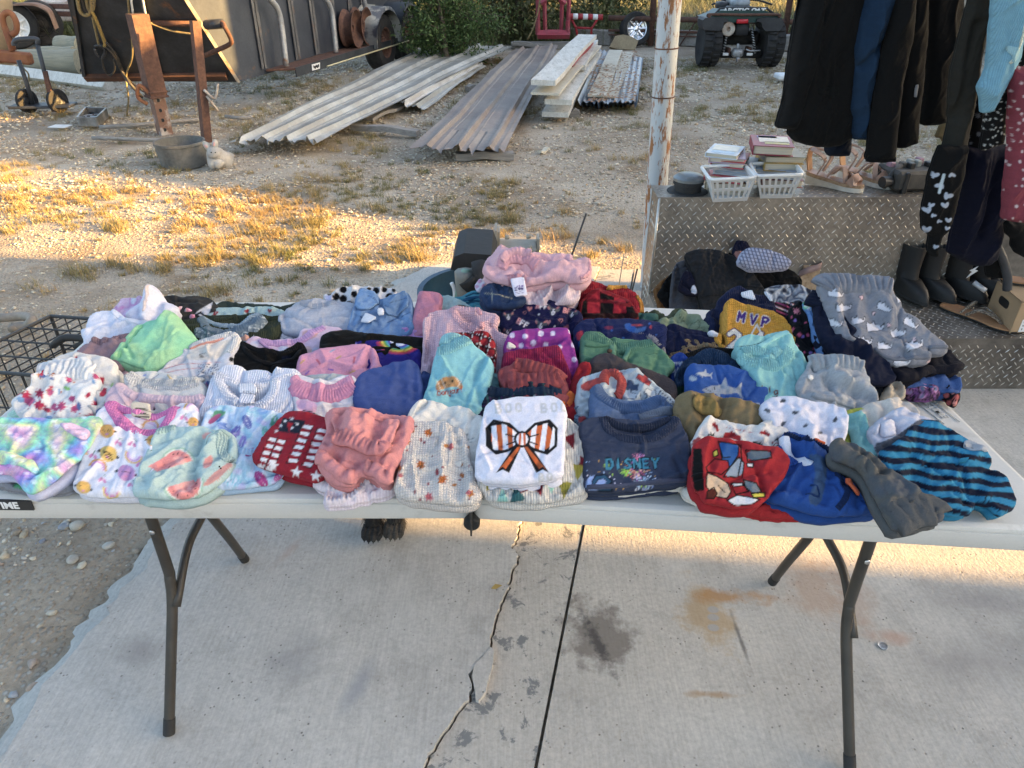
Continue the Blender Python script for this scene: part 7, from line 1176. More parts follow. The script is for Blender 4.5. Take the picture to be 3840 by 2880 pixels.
S=cloth('folded_pants','dark grey pants twisted over the table edge beside the striped sleeper','pants','J',Z('300 600 340 550 420 536 540 562 660 640 800 740 870 800 1000 915 1100 985 1200 1085 1262 1150 1388 1240 1372 1280 1200 1330 942 1388 890 1320 840 1250 760 1080 700 960 640 850 560 780 480 735 350 690'),'5a5d5e',T=.036,tilt=18,lift=.03,wr=.008,wl=.05,wd=45,yb=1420,an=4,folds=[(Z('340 570 500 660 640 760 760 900 900 1060'),.014,.010),(Z('480 580 640 690 800 820'),.010,-.010),(Z('850 1240 1000 1170 1180 1110'),.004,-.004)],bands=[('waistband',Z('880 1320 1010 1262 1160 1210 1310 1190 1372 1240'),.050,'55585a',dict(hgt=.007,rib=.016,ribk=.5)),('waist_seam',Z('850 1255 1000 1185 1200 1110'),.004,'474a4c',dict(rib=0,hgt=.003))],prints=[('tie',300,['565a60','5e5d58','545a62'],3)])
st_=[('stripe',7,112,.52,'182036',40,22)]
S=cloth('sleeper','turquoise and navy striped sleeper with grey whale patch, front right corner','sleeper','J',Z('785 650 880 600 1000 525 1060 480 1090 400 1130 322 1180 316 1280 362 1400 392 1520 452 1640 532 1760 600 1822 662 1850 720 1852 800 1930 832 2020 900 2062 980 2092 1060 2116 1110 2080 1170 1940 1238 1900 1160 1800 1120 1720 1090 1660 1200 1640 1240 1480 1225 1330 1170 1210 1080 1130 1000 1000 900 900 840 840 760'),'1f8fb8',T=.03,tilt=16,wr=.006,wl=.06,wd=30,prints=st_+[('ol','dot',1622,1125,26,0,'10141e',9),('ol','dot',1860,1075,28,0,'10141e',9)],yb=1250,folds=[(Z('1160 330 1140 500 1100 700 1120 900 1180 1060'),.012,-.010),(Z('1440 440 1470 600 1540 800 1620 940 1600 1160'),.006,-.005),(Z('1700 1060 1820 860 1850 800'),.012,-.010)],patches=[('whale_patch',Z('1590 545 1640 535 1720 550 1790 600 1822 670 1740 668 1640 650 1600 600'),'a7a9ac',dict(dz=.003,prints=[('l',Z('1620 640 1680 640 1690 615'),7,'23252a'),('s','dot',1700,580,7,0,'23252a')])),('neck_tab',Z('1540 730 1600 720 1612 755 1560 790 1545 770'),'2a9ab8',dict(dz=.007,T=.006))])
S=cloth('folded_pants','small white and grey baby pants rolled up behind the striped sleeper','pants','J',Z('680 430 705 385 760 368 790 312 900 250 980 202 1020 196 1150 268 1250 302 1340 372 1300 520 1150 640 1000 700 800 680 745 600 740 540 700 490'),'bfbfcc',T=.045,tilt=26,wr=.006,wl=.035,wd=30,yb=800,prints=[('p',Z('735 540 800 520 950 460 1060 380 1180 290 1260 300 1350 380 1200 560 1000 640 740 640'),'5d5f68',1)],folds=[(Z('870 270 930 360 950 460'),.008,-.009),(Z('780 330 850 340 900 320'),.008,-.008),(Z('745 540 900 500 1000 430 1130 310'),.006,.006)],patches=[('rolled_cuff',Z('752 380 800 335 880 325 930 370 945 460 860 500 770 500'),'c6c5d2',dict(dz=.010,T=.010,r=.006)),('foot_tip',Z('685 440 705 385 745 385 755 430 740 480 700 480'),'c6c5d2',dict(dz=.006,T=.008,r=.005))])
cloth('folded_pants','oatmeal pants rolled at the back of the white and grey baby pants','pants','J',Z('615 205 640 172 780 132 920 106 1050 120 1130 170 1160 240 1180 330 1100 420 800 520 700 540 640 440 613 300'),'cbbfb2',T=.045,tilt=26,wr=.006,wl=.04,wd=20,yb=650,hea=.07,folds=[(Z('1030 130 1060 220 1110 260'),.010,-.012),(Z('640 200 680 290 660 320'),.010,-.010),(Z('780 150 820 220 840 300'),.010,-.005)])
cloth('folded_shirt','aqua shirt sleeves squeezed beside the oatmeal pants','shirt','J',Z('397 300 430 272 560 262 622 280 640 380 690 450 738 570 760 680 660 720 580 640 545 540 530 440 490 380 412 352'),'7cb8b6',T=.04,tilt=25,wr=.007,wl=.03,wd=70,yb=760,folds=[(Z('420 310 540 330 600 420 640 560'),.008,-.010)])
cloth('folded_shirt','lime yellow shirt glimpsed behind the aqua sleeves','shirt','J',Z('395 520 420 420 430 270 480 232 600 226 640 290 620 420 600 600 440 600'),'b3b53a',T=.03,tilt=24,wr=.006,wl=.03,yb=700)
cloth('folded_sleeper','white sleeper with tiny grey hedgehog prints','sleeper','J',Z('-368 175 -316 115 -205 90 -31 102 117 145 266 170 389 220 433 285 430 417 400 520 330 640 230 720 0 700 -120 600 -170 470 -230 420 -300 340 -370 250'),'d0cfdc',T=.055,tilt=26,wr=.008,wl=.06,wd=55,yb=830,prints=[('sc','bug',14,6,24,34,['55565c','6a6a70'],150)],folds=[(Z('-100 250 0 270 90 400 60 560'),.012,.012),(Z('-330 280 -160 330 -90 270'),.012,.006),(Z('240 190 330 260 380 400'),.010,.006)])
cloth('jogger_shorts','light heather grey jogger shorts with gathered waistband','shorts','E',Z('404 880 440 812 500 742 515 665 600 648 730 662 860 682 908 712 930 790 960 870 1012 960 1036 1002 1000 1100 880 1160 700 1150 560 1060 500 1010 440 950'),'9fa1a4',T=.05,tilt=29,wr=.008,wl=.045,wd=40,yb=1230,hea=.14,folds=[(Z('620 800 680 900 850 930 1000 990'),.012,-.016),(Z('600 790 720 820 880 900 1010 960'),.010,.010),(Z('500 950 560 990 580 1060'),.010,.008),(Z('540 740 500 850 460 930'),.010,-.007)],holes=[(Z('560 1000 640 1010 720 1050 660 1090 580 1060'),-.015)],bands=[('waistband',Z('512 690 600 680 740 695 860 715 915 735'),.034,'9a9da0',dict(hgt=.008,rib=.010,ribk=.6)),('leg_hem',Z('500 960 560 985 640 1000 760 1020 860 1060'),.012,'94979a',dict(rib=0,hgt=.004))],patches=[('care_label',Z('462 815 505 800 522 838 470 848'),'d5d3cf',dict(dz=.006,sm=0,flat=True,prints=[('ol','dot',492,825,9,0,INK,4)]))])
cloth('sock','charcoal ribbed sock beside the heather grey jogger shorts','sock','E',Z('960 880 1060 880 1110 905 1180 930 1210 955 1190 975 1080 975 990 968'),'2b2c2f',T=.03,tilt=18,fab='rib',yb=985,wr=.003)
cloth('folded_pants','cream rolled pants leg beside the charcoal sock','pants','E',Z('1120 880 1160 845 1215 838 1232 880 1232 975 1150 985 1060 1010 1100 930'),'b3a38c',T=.035,tilt=20,yb=1020,wr=.006,wl=.03,folds=[([(1180,850),(1190,960)],.008,-.008)])
cloth('folded_shirt','purple and pink graffiti print garment under the blue chambray','shirt','E',Z('1240 880 1400 865 1480 885 1530 930 1500 960 1420 972 1330 950 1290 930'),'6a5a78',T=.02,tilt=10,yb=975,prints=[('tie',60,['2a2430','9a5aa0','1e1e26','c07fb0','7d8ab0'],4),('sc','bar',18,5,10,16,['101014'],40)],wr=.004)
cloth('folded_shorts','black shorts with coral flowers hanging over the right table end','shorts','E',Z('1560 890 1640 905 1678 935 1670 990 1650 1006 1600 960 1570 930'),'17161c',T=.02,tilt=10,yb=960,prints=[('sc','dot',7,4,14,24,['c8605c','d88a80'],40)],wr=.003)
cloth('folded_shirt','medium blue chambray shirt folded at the right table end','shirt','E',Z('1235 865 1340 792 1420 765 1500 750 1600 756 1650 790 1702 850 1695 905 1640 918 1560 905 1400 868 1300 875'),'3e5f9a',T=.03,tilt=14,yb=930,fab='denim',wr=.006,wl=.04,wd=20,folds=[([(1440,770),(1420,850)],.005,-.004),(Z('1300 850 1450 870 1560 890'),.008,-.008),(Z('1610 780 1625 860 1690 900'),.010,-.010)])
cloth('folded_pants','black and navy pants spread under the cat print shorts','pants','E',Z('1040 640 1200 560 1430 560 1580 580 1660 650 1730 714 1650 752 1500 750 1380 800 1300 832 1200 840 1120 760'),'0f1220',T=.03,tilt=16,yb=850,lift=.02,wr=.006,wl=.06,wd=20)
cloth('folded_shorts','navy cotton shorts with gathered waist under the cat print shorts','shorts','E',Z('522 175 560 122 600 100 680 200 800 400 960 500 1060 620 1130 700 1180 812 1100 850 950 845 900 762 800 680 660 590 600 500 560 400 545 280'),'121a33',T=.04,tilt=24,yb=900,lift=.02,wr=.007,wl=.05,wd=60,folds=[(Z('720 540 780 590 940 560 960 640'),.010,.012),(Z('960 560 1060 640 1130 760'),.012,-.010)],bands=[('waistband',Z('530 250 555 190 590 140'),.04,'121a30',dict(hgt=.006,rib=.008,ribk=.6))])
cats=[('sc','cat',20,14,44,58,['d8d5da','cfccd2'],128,None,'2a2c33',5),('sc','heart',9,8,17,24,['c9a8ac','d8b8ba'],110,None,'3a3a40',4)]
S=cloth('cat_shorts','grey shorts printed with white cats, draped over the right rear pile','shorts','E',Z('588 62 620 16 700 12 860 20 1000 26 1120 32 1146 70 1140 130 1200 200 1240 290 1340 352 1430 440 1500 520 1574 572 1568 600 1450 612 1400 595 1430 642 1424 680 1330 690 1200 692 1110 682 1050 620 900 545 745 512 700 420 660 290 620 180'),'8b8d96',T=.022,tilt=33,lift=.05,yb=760,wr=.0045,wl=.07,wd=65,an=4,prints=cats,hea=.08,folds=[(Z('780 120 790 300 830 470'),.010,-.010),(Z('980 180 960 280 1080 420 1300 540'),.012,-.010),(Z('1060 150 1130 280 1120 400'),.010,.010),(Z('1110 470 1260 580 1400 640'),.012,.008),(Z('700 80 690 250 720 420'),.008,.008)],bands=[('waistband',Z('590 85 640 50 780 48 900 62 1040 66 1140 95'),.048,'8b8d96',dict(hgt=.010,rib=.012,ribk=.6)),('leg_hem',Z('1000 590 1110 660 1230 672 1420 668'),.008,'777a84',dict(rib=0,hgt=.004)),('leg_hem',Z('1420 590 1500 590 1565 588'),.008,'777a84',dict(rib=0,hgt=.004))])
# === clothes, middle and back rows
cloth('folded_shorts','white shorts with red, blue and green flower print and gathered waist, far left','shorts','A',Z('452 925 640 885 850 876 930 872 970 980 1010 1060 1025 1130 975 1210 938 1390 902 1430 862 1495 700 1530 300 1510 240 1440 198 1400 160 1310 230 1255 360 1180 420 1130 440 1050'),'d6d8da',T=.05,tilt=24,wr=.009,wl=.045,wd=30,yb=1560,prints=[('sc','leaf',18,3,44,70,['c02858','c84a80','d07a40'],100),('sc','oval',24,8,26,50,['6f9ac8','8fc46a','c02850','5a78b4'],80),('sc','heart',9,11,40,56,['c4304c','cc5a8c'],130),('sc','dot',20,12,6,11,['c02858','40507a','d07a40'],50)],folds=[(Z('240 1440 330 1290 480 1190'),.010,-.009),(Z('430 1120 640 1110 900 1200 980 1180'),.012,.010),(Z('940 1390 930 1250 1000 1120'),.010,-.008)],bands=[('waistband',Z('455 1030 600 1000 760 985 900 985 975 1000'),.045,'d6d8da',dict(hgt=.007,rib=.009,ribk=.7))])
cloth('folded_shirt','white shirt with red heart behind the flowered shorts','shirt','A',Z('565 895 690 812 800 800 950 838 1130 868 1192 905 1195 1000 1190 1240 1120 1360 1000 1440 900 1300 700 1100'),'d3cfca',T=.05,tilt=26,wr=.007,wl=.05,yb=1480,prints=[('s','heart',1040,1080,52,-20,'b02440'),('s','heart',790,850,30,60,'b83048'),('s','bug',1070,1190,55,20,'b8304a'),('s','oval',1120,1300,40,70,'cc7a4a'),('s','oval',1020,1390,40,40,'5a78b4'),('s','oval',1160,1120,26,20,'8fb46a')],folds=[(Z('1190 1090 1080 1100 980 1190'),.010,-.012)])
cloth('folded_shirt','tie dye pink and mint shirt at the back left corner','shirt','A',Z('1178 380 1230 310 1320 242 1480 232 1560 260 1560 420 1400 520 1240 480'),'cfa6cc',T=.05,tilt=24,yb=640,wr=.006,wl=.04,wd=60,prints=[('tie',130,['a9d8d6','d8a4cc','d9c2dc','c98abf','cfd6e4'],3)],folds=[([(1300,250),(1240,400)],.010,.006)])
cloth('folded_shirt','white tee peaked like a tent at the back left','shirt','A',Z('1335 420 1480 300 1530 215 1570 160 1608 142 1660 175 1720 275 1800 302 1862 345 1822 420 1760 500 1640 560 1400 540'),'d3d3e2',T=.05,r=.03,tilt=32,yb=760,wr=.006,wl=.05,wd=80,folds=[(Z('1605 160 1590 300 1560 470'),.012,.014),([(1500,280),(1480,420)],.012,-.008),([(1700,300),(1680,420)],.012,-.007)],bands=[('hem',Z('1612 165 1598 300 1570 450'),.006,'cdbfc0',dict(rib=0,hgt=.003))])
cloth('folded_shirt','magenta and peach tie dye sleeve beside the peaked white tee','shirt','A',Z('1800 410 1850 342 1930 330 2000 366 2042 420 2030 485 1960 528 1890 520 1820 480'),'c888b0',T=.04,tilt=25,yb=620,wr=.007,wl=.03,prints=[('tie',60,['c884b0','d8aac0','b86a9c','d89a98','d8d0e0'],8)],holes=[(Z('1850 420 1900 390 1960 410 1970 470 1900 480'),-.016)],folds=[(Z('1840 370 1930 350 2010 400 2020 470'),.008,.008)])
S=cloth('folded_tank_top','large white tank top with deep scoop neck at the back left','shirt','A',Z('878 570 925 568 945 455 1000 398 1100 386 1195 380 1245 405 1300 455 1400 485 1610 492 1700 460 1720 600 1500 800 1200 860 900 800 900 690'),'d0d4e4',T=.05,tilt=24,yb=880,wr=.006,wl=.07,wd=40,bands=[('neck_binding',Z('1195 382 1245 425 1320 475 1420 505 1520 512 1620 505'),.014,'cdd1e0',dict(rib=0,hgt=.004))],folds=[(Z('930 600 1010 560 1100 520'),.012,.006),(Z('1120 470 1150 560 1120 640'),.012,-.006)])
cloth('folded_shirt','dusty rose tee with curved collar under the mint green tee','shirt','A',Z('798 805 900 722 1000 662 1060 680 1100 648 1150 668 1290 622 1395 612 1420 660 1400 800 1300 940 1100 990 900 960'),'a4848c',T=.05,tilt=24,yb=1040,wr=.005,wl=.05,bands=[('collar',Z('1000 680 1080 702 1180 690 1290 660 1390 640'),.012,'9c7c84',dict(rib=.004,fab='rib'))],folds=[(Z('1100 760 1250 740 1330 700'),.012,.005)])
cloth('folded_shirt','light mint green tee with stitched side seam, left pile','shirt','A',Z('1200 890 1260 770 1440 545 1500 528 1640 468 1660 432 1780 387 1830 412 1920 520 1990 620 2068 692 2000 760 1930 830 1790 925 1560 1012 1480 1006 1340 966 1210 918'),'8fd0a0',T=.055,r=.03,tilt=28,yb=1075,wr=.006,wl=.07,wd=50,prints=[('tie',400,['8fd0a0','9fd09a','86cca4'],2)],folds=[(Z('1510 540 1420 700 1300 860 1260 920'),.005,-.006),(Z('1660 460 1600 540 1560 560'),.010,-.006),(Z('1800 500 1830 640 1760 780'),.014,.005)],bands=[('seam',Z('1505 540 1410 700 1300 850 1262 915'),.005,'7cc090',dict(rib=0,hgt=.002)),('hem',Z('1205 880 1340 925 1480 975 1560 990'),.008,'88c89a',dict(rib=0,hgt=.003))])
cloth('folded_shirt','scrap of pink print garment between the flowered shorts and mint tee','shirt','A',Z('1190 955 1290 965 1345 985 1330 1060 1250 1120 1180 1080'),'c8a0aa',T=.03,tilt=18,yb=1150,prints=[('sc','oval',7,2,20,34,['b05a78','d8c0c0','8a3a58'],50)],wr=.006,wl=.03)
cloth('folded_hoodie','charcoal grey hoodie with white triangle graphic along the back edge','shirt','A',Z('1690 235 1780 220 1900 240 2100 232 2185 250 2262 330 2270 470 2100 520 1900 480 1750 360'),'3c3b3a',T=.05,tilt=20,yb=560,wr=.007,wl=.05,prints=[('p',Z('2205 256 2110 310 2020 372 2150 440'),'c8c6cc'),('l',Z('2030 390 2080 365 2120 400 2150 430'),22,'1a1a1e'),('l',Z('2060 400 2050 440 2120 450'),16,'1a1a1e')])
S=cloth('onesie','white onesie with coral stripes and dotted rainbow patch','onesie','A',Z('1640 1000 1760 905 1870 855 1905 800 1985 735 2090 692 2300 620 2430 595 2492 680 2476 760 2430 830 2410 940 2320 1020 2200 1080 1900 1090 1700 1060'),'d2cfd4',T=.045,tilt=25,yb=1130,wr=.004,wl=.06,prints=[('p',Z('1900 850 1990 745 2100 705 2340 650 2440 640 2400 750 2250 850 2080 860'),'cfc8c0',1),('l',Z('1700 950 1880 900 2080 890 2290 880'),7,'c88a88'),('l',Z('1680 1000 1850 960 2040 940 2110 940'),7,'c88a88'),('p',Z('2050 1040 2080 940 2170 890 2260 910 2275 980 2260 1035 2190 1035 2150 1010 2100 1040'),'d8d8dc',1),('sc','dot',60,5,5,8,['3a4a6a'],17,(2055,900,2265,1035))]+lines(2070,800,110,16,3,-10,'33302e',5)+[('s','dot',2400,850,26,0,'2a2a2a')],bands=[('collar',Z('1975 750 2090 712 2230 680 2350 640 2430 620 2470 690 2440 760 2390 820'),.016,'d6d2cf',dict(rib=.004,fab='rib')),('coral_piping',Z('1990 778 2100 740 2240 705 2340 665'),.004,'cf8f80',dict(rib=0,hgt=.003))])
S=cloth('onesie','stack of cream and white onesies with ribbed necklines','onesie','A',Z('1315 1090 1345 1018 1400 1008 1600 1000 1760 1012 1950 1070 2060 1090 2112 1165 2140 1260 2120 1380 1900 1420 1500 1400 1340 1250'),'cbc9c6',T=.055,tilt=26,yb=1420,wr=.004,wl=.05,lay=4,prints=[('l',[(1560,1070),(1640,1010)],6,'7a7e8e'),('s','oval',1500,1015,22,70,'8f9ac8')],bands=[('neckband',Z('1350 1030 1400 1085 1500 1115 1700 1135 1900 1130 2050 1100 2095 1120'),.022,'cdcac6',dict(rib=.004,fab='rib',hgt=.006)),('neckband',Z('1372 1120 1480 1170 1700 1190 1900 1195 2080 1160'),.010,'c4c2c2',dict(rib=.004,fab='rib')),('seam',[(1760,1040),(1800,1090)],.004,'c9b48f',dict(rib=0))])
S=cloth('onesie','pale pink onesie with picot neckline behind the giraffe print','onesie','A',Z('1122 1295 1150 1205 1200 1160 1252 1136 1300 1165 1400 1225 1600 1250 1830 1262 2000 1265 2120 1242 2138 1290 2120 1350 2080 1430 2040 1493 1800 1560 1300 1560 1130 1480'),'cfb4c0',T=.045,tilt=25,yb=1590,wr=.004,wl=.06,lay=3,prints=[('t','Bobi',1590,1395,46,-8,6,'2b2a30',.8),('l',[(1580,1425),(1720,1420)],9,'2b2a30'),('l',[(1590,1445),(1720,1440)],5,'55505a'),('l',[(1600,1465),(1710,1455)],5,'55505a')],holes=[(Z('1260 1180 1400 1290 1600 1320 1900 1320 2080 1290 2100 1400 2000 1480 1500 1500 1350 1400'),-.012)],bands=[('lace_neck',Z('1252 1150 1330 1210 1420 1255 1600 1283 1800 1292 2000 1290 2118 1262'),.018,'d2b6c2',dict(rib=.006,hgt=.005)),('lace_neck',Z('1252 1150 1290 1240 1350 1330 1400 1385'),.014,'d2b6c2',dict(rib=.006,hgt=.004)),('shoulder_flap',Z('2050 1380 2100 1320 2125 1260'),.016,'cfb2be',dict(rib=.006,hgt=.004))])
cloth('folded_shirt','grey tee with small blue heart between the white tees','shirt','B',Z('-60 1060 40 1040 150 1040 280 1030 320 1060 260 1160 200 1300 150 1400 0 1400'),'9aa0ac',T=.04,tilt=25,yb=1420,hea=.08,prints=[('s','heart',238,1115,42,0,'b86a9c'),('s','heart',236,1098,30,0,'2f62a8'),('ol','heart',236,1098,30,0,'1a2f60',5)])
cloth('folded_shirt','dark olive shirt along the back edge left of the grey sweatshirt','shirt','B',Z('310 325 362 277 600 298 800 325 1000 335 1195 292 1210 330 1100 420 900 450 400 430'),'37433c',T=.04,tilt=18,yb=560,wr=.005)
cloth('folded_shirt','pale teal fleece with red cherries along the back','shirt','B',Z('212 445 262 390 322 347 500 342 610 344 680 332 800 330 885 330 955 350 1018 378 1000 470 900 520 500 520 250 500'),'9fb8b8',T=.045,tilt=22,yb=620,fab='fleece',wr=.004,prints=[('s','heart',300,365,26,20,'9a2030'),('s','dot',290,385,18,0,'9a2030'),('s','heart',625,352,26,-20,'9a2030'),('s','heart',860,348,24,10,'9a2030'),('s','dot',300,365,5,0,'d8d4d0')],folds=[([(610,410),(640,350)],.006,.006),([(890,400),(900,340)],.004,.005)])
cloth('folded_shirt','olive green ribbed shirt with button placket under the plaid neckband','shirt','B',Z('-130 540 -40 480 120 445 250 415 500 420 640 412 985 425 990 520 900 660 700 700 100 720 -100 640'),'39402f',T=.05,tilt=23,yb=760,fab='rib',wr=.005,bands=[('placket',Z('290 470 390 462 480 440 520 425 520 500'),.010,'353b2c',dict(rib=0)),('collar',Z('640 430 760 425 880 440 985 440'),.012,'3a4230',dict(rib=.004))],patches=[('button',Z('470 515 480 492 500 490 505 515 490 528'),'b8aa96',dict(dz=.006,T=.003))])
S=cloth('folded_shirt','blue grey plaid shirt with frayed round neckband','shirt','B',Z('98 605 110 540 132 478 175 430 215 470 400 520 560 520 690 430 760 410 825 450 808 520 745 575 760 680 600 740 200 740'),'8294a2',T=.045,tilt=25,yb=800,wr=.005,wl=.04,prints=[('plaid',8,60,'4f6478',.4,.6),('plaid',8,60,'c4ccd2',.12,.7)],holes=[(Z('200 480 400 545 560 545 700 450 740 470 600 560 420 590 260 560'),-.012)],bands=[('neckband',Z('160 450 240 560 400 610 560 592 700 520 800 470'),.020,'75899a',dict(rib=.005,hgt=.007)),('neckband',Z('190 445 300 505 450 528 580 508 700 430 770 425'),.012,'8a9caa',dict(rib=.005,hgt=.004))])
S=cloth('folded_sweatshirt','pale grey heather sweatshirt on the back row','shirt','B',Z('968 440 1005 385 1100 322 1200 282 1330 264 1500 270 1680 280 1765 300 1800 420 1760 580 1600 620 1200 600 1000 560'),'a5aab8',T=.055,tilt=25,yb=720,hea=.12,wr=.005,wl=.06,folds=[(Z('1030 390 1060 430 1000 470'),.008,-.006),(Z('1100 330 1250 350 1450 330'),.008,-.005)],bands=[('collar',Z('1205 300 1330 330 1460 318 1560 285'),.014,'9aa0ae',dict(rib=.004))])
S=cloth('folded_shirt','grey shirt edged with black zigzag stitching','shirt','B',Z('888 450 970 478 1100 462 1330 470 1400 425 1500 412 1602 402 1615 450 1560 560 1400 640 1100 640 940 560'),'8c8f90',T=.03,tilt=24,yb=720,wr=.005,wl=.03,bands=[('zigzag_trim',Z('892 455 960 505 1080 505 1200 512 1320 500'),.008,'2e3036',dict(rib=.010,ribk=.9)),('zigzag_trim',Z('1330 505 1400 430 1500 415 1600 410'),.006,'2e3036',dict(rib=.010,ribk=.9)),('zigzag_trim',Z('1480 530 1560 470 1612 415'),.008,'15161a',dict(rib=.010,ribk=.9))])
cloth('folded_shirt','peach tee glimpsed behind the coral striped onesie','shirt','B',Z('525 645 600 612 770 568 808 620 790 690 740 800 600 820 540 740'),'cf9a88',T=.035,tilt=24,yb=850,wr=.004,bands=[('collar',Z('540 650 640 630 780 590'),.010,'d09a86',dict(rib=0))])
cloth('folded_shirt','white tee with black cartoon outlines and dark zigzag neck','shirt','B',Z('790 690 800 650 850 590 890 520 930 530 1040 625 1110 580 1195 548 1230 620 1200 760 1000 800 830 780'),'c3c6d2',T=.03,tilt=24,yb=830,wr=.004,prints=[('sc','bug',7,4,22,34,['2a2c32'],60),('l',Z('1100 610 1110 650 1150 610'),9,'202228'),('l',Z('850 600 900 640 960 640'),10,'202228'),('p',Z('870 590 960 600 980 650 880 640'),'4a4c54',1)],bands=[('neckband',Z('895 525 960 590 1050 660'),.012,'c0c3d0',dict(rib=.006)),('zigzag_trim',Z('1030 630 1100 570 1190 552'),.007,'26282e',dict(rib=.010,ribk=.9))])
S=cloth('folded_shirt','pink and white raglan tee with cloud print','shirt','B',Z('625 725 680 660 760 652 800 690 1000 680 1180 640 1200 560 1380 550 1430 524 1600 548 1640 640 1500 800 1230 900 900 880 660 820'),'d6b8cc',T=.045,tilt=24,yb=930,wr=.004,prints=[('p',Z('1195 545 1380 555 1330 640 1200 640'),'d0a0a0',1),('s','dot',1250,760,50,0,'dcb4b0'),('s','dot',1340,770,44,0,'cfc8e0'),('s','dot',700,700,44,0,'d8d0e0'),('s','dot',1000,750,50,0,'d8d4e2')],bands=[('collar',Z('790 700 900 722 1050 712 1200 670 1330 590 1430 530'),.018,'c89ac4',dict(rib=.005,hgt=.005)),('raglan_seam',Z('770 700 840 760 900 790'),.006,'c89ac4',dict(rib=0))])
cloth('folded_shirt','lilac tee with red label above the black fleece','shirt','B',Z('1560 592 1700 552 1960 528 2055 500 2215 520 2365 580 2475 640 2470 760 2200 760 1700 720'),'c08ac2',T=.045,tilt=23,yb=840,wr=.004,prints=[('p',Z('2020 505 2120 490 2120 515 2030 525'),'b02840')],bands=[('collar_seam',Z('1900 575 2050 550 2200 558 2330 600'),.008,'b880ba',dict(rib=.006))])
S=cloth('folded_blanket','black thick folded fleece with rounded fold','blanket','B',Z('1405 770 1408 640 1480 602 1650 580 1800 600 2100 630 2300 640 2470 652 2480 760 2460 1000 2430 1040 2300 1060 1500 960'),'0b0b0d',T=.055,r=.02,tilt=26,yb=1060,fab='fleece',wr=.003)
rb=[]
for rr,cc in((215,'c02f6a'),(190,'d8583a'),(165,'d8b83a'),(140,'5aa84a'),(118,'3f9ac0'),(96,'5a4ab8'),(72,'d8d8e4')):rb+=[('l',[(2200+rr*1.05*math.cos(R(t)),655+rr*.62*math.sin(R(t)))for t in range(20,171,15)],28,cc)]
cloth('folded_blanket','royal purple fleece blanket with rainbow arcs','blanket','B',Z('1510 760 1545 632 1700 642 1900 688 2100 692 2300 730 2425 802 2420 900 2400 1020 2200 1060 1700 960'),'2a2080',T=.05,tilt=27,yb=1090,fab='fleece',wr=.003,prints=rb+[('s','dot',1585,690,30,0,'b8bcd8'),('s','dot',1560,705,22,0,'d0d0e0'),('l',[(1560,740),(1600,725)],14,'d8a83a'),('s','dot',1740,700,26,0,'8f8fd0'),('p',Z('1625 735 1640 700 1700 700 1705 735'),'c8b0ac')],folds=[([(1715,650),(1725,740)],.005,-.006)])
S=cloth('folded_tank_top','black sleeveless top with round neckline and dark label','shirt','B',Z('488 935 510 820 545 735 580 695 640 722 760 778 880 782 960 792 1120 742 1190 702 1222 750 1225 880 1200 1000 1150 1060 800 1080 540 1060'),'0e0e10',T=.045,tilt=25,yb=1110,wr=.003,prints=[('p',Z('985 820 1075 815 1072 895 990 900'),'141c34'),('l',[(1000,880),(1040,878)],6,'b0b0b4')],holes=[(Z('590 730 680 840 800 900 950 915 1100 880 1185 760 1100 790 950 830 870 815 740 800'),-.012)],bands=[('neckline',Z('582 700 640 800 720 870 830 918 950 925 1080 900 1170 830 1200 715'),.010,'121214',dict(rib=0)),('back_neck',Z('600 715 700 770 800 800 900 800 1000 800 1120 760 1185 712'),.012,'161618',dict(rib=.004))])
nk=[('p',Z('350 1060 440 1112 580 1160 760 1180 880 1130 940 1095 905 1220 800 1330 700 1362 560 1342 440 1250 372 1130'),'c4c8d6',1)]
S=cloth('folded_shirt','white ribbed tee with size 4 neck label in the middle left','shirt','B',Z('150 1460 200 1320 250 1150 290 1040 345 1005 392 950 500 945 592 950 602 1000 740 988 890 1010 902 975 1030 975 1162 988 1155 1060 1100 1200 1100 1400 1000 1520 600 1560 200 1540'),'d3d6e4',T=.05,tilt=25,yb=1570,fab='rib',wr=.004,wl=.06,prints=nk,holes=[(Z('360 1070 560 1165 760 1185 930 1105 900 1220 800 1320 690 1350 560 1330 440 1240'),-.014)],folds=[(Z('595 960 580 1060 560 1140'),.006,-.008),([(895,985),(890,1060)],.006,-.008)],bands=[('collar',Z('330 1040 380 1150 450 1262 560 1345 690 1372 800 1340 900 1245 945 1110'),.020,'d5d8e6',dict(rib=.004,fab='rib',hgt=.006)),('back_collar',Z('350 1050 450 1100 590 1150 760 1160 880 1110 930 1085'),.016,'d0d3e2',dict(rib=.004,fab='rib',hgt=.005)),('shoulder_seam',Z('900 1085 1000 1070 1150 1040'),.008,'d5d8e6',dict(rib=0))],patches=[('size_label',Z('582 1240 735 1245 722 1365 578 1368'),'cbd0e0',dict(dz=.012,sm=0,flat=True,prints=[('t','4',640,1322,26,0,5,'2a2c36')]+lines(600,1342,110,12,2,0,'6a6e7e',5))),('brand_label',Z('566 1170 600 1175 740 1172 765 1215 755 1248 570 1240'),'d6d9e6',dict(dz=.015,sm=0,flat=True,prints=[('l',Z('590 1190 610 1200 630 1180 660 1200 690 1185 720 1198 750 1195'),6,'23242c'),('t','NEW YORK',592,1228,20,2,5,'3a3c48',1.0)]))])
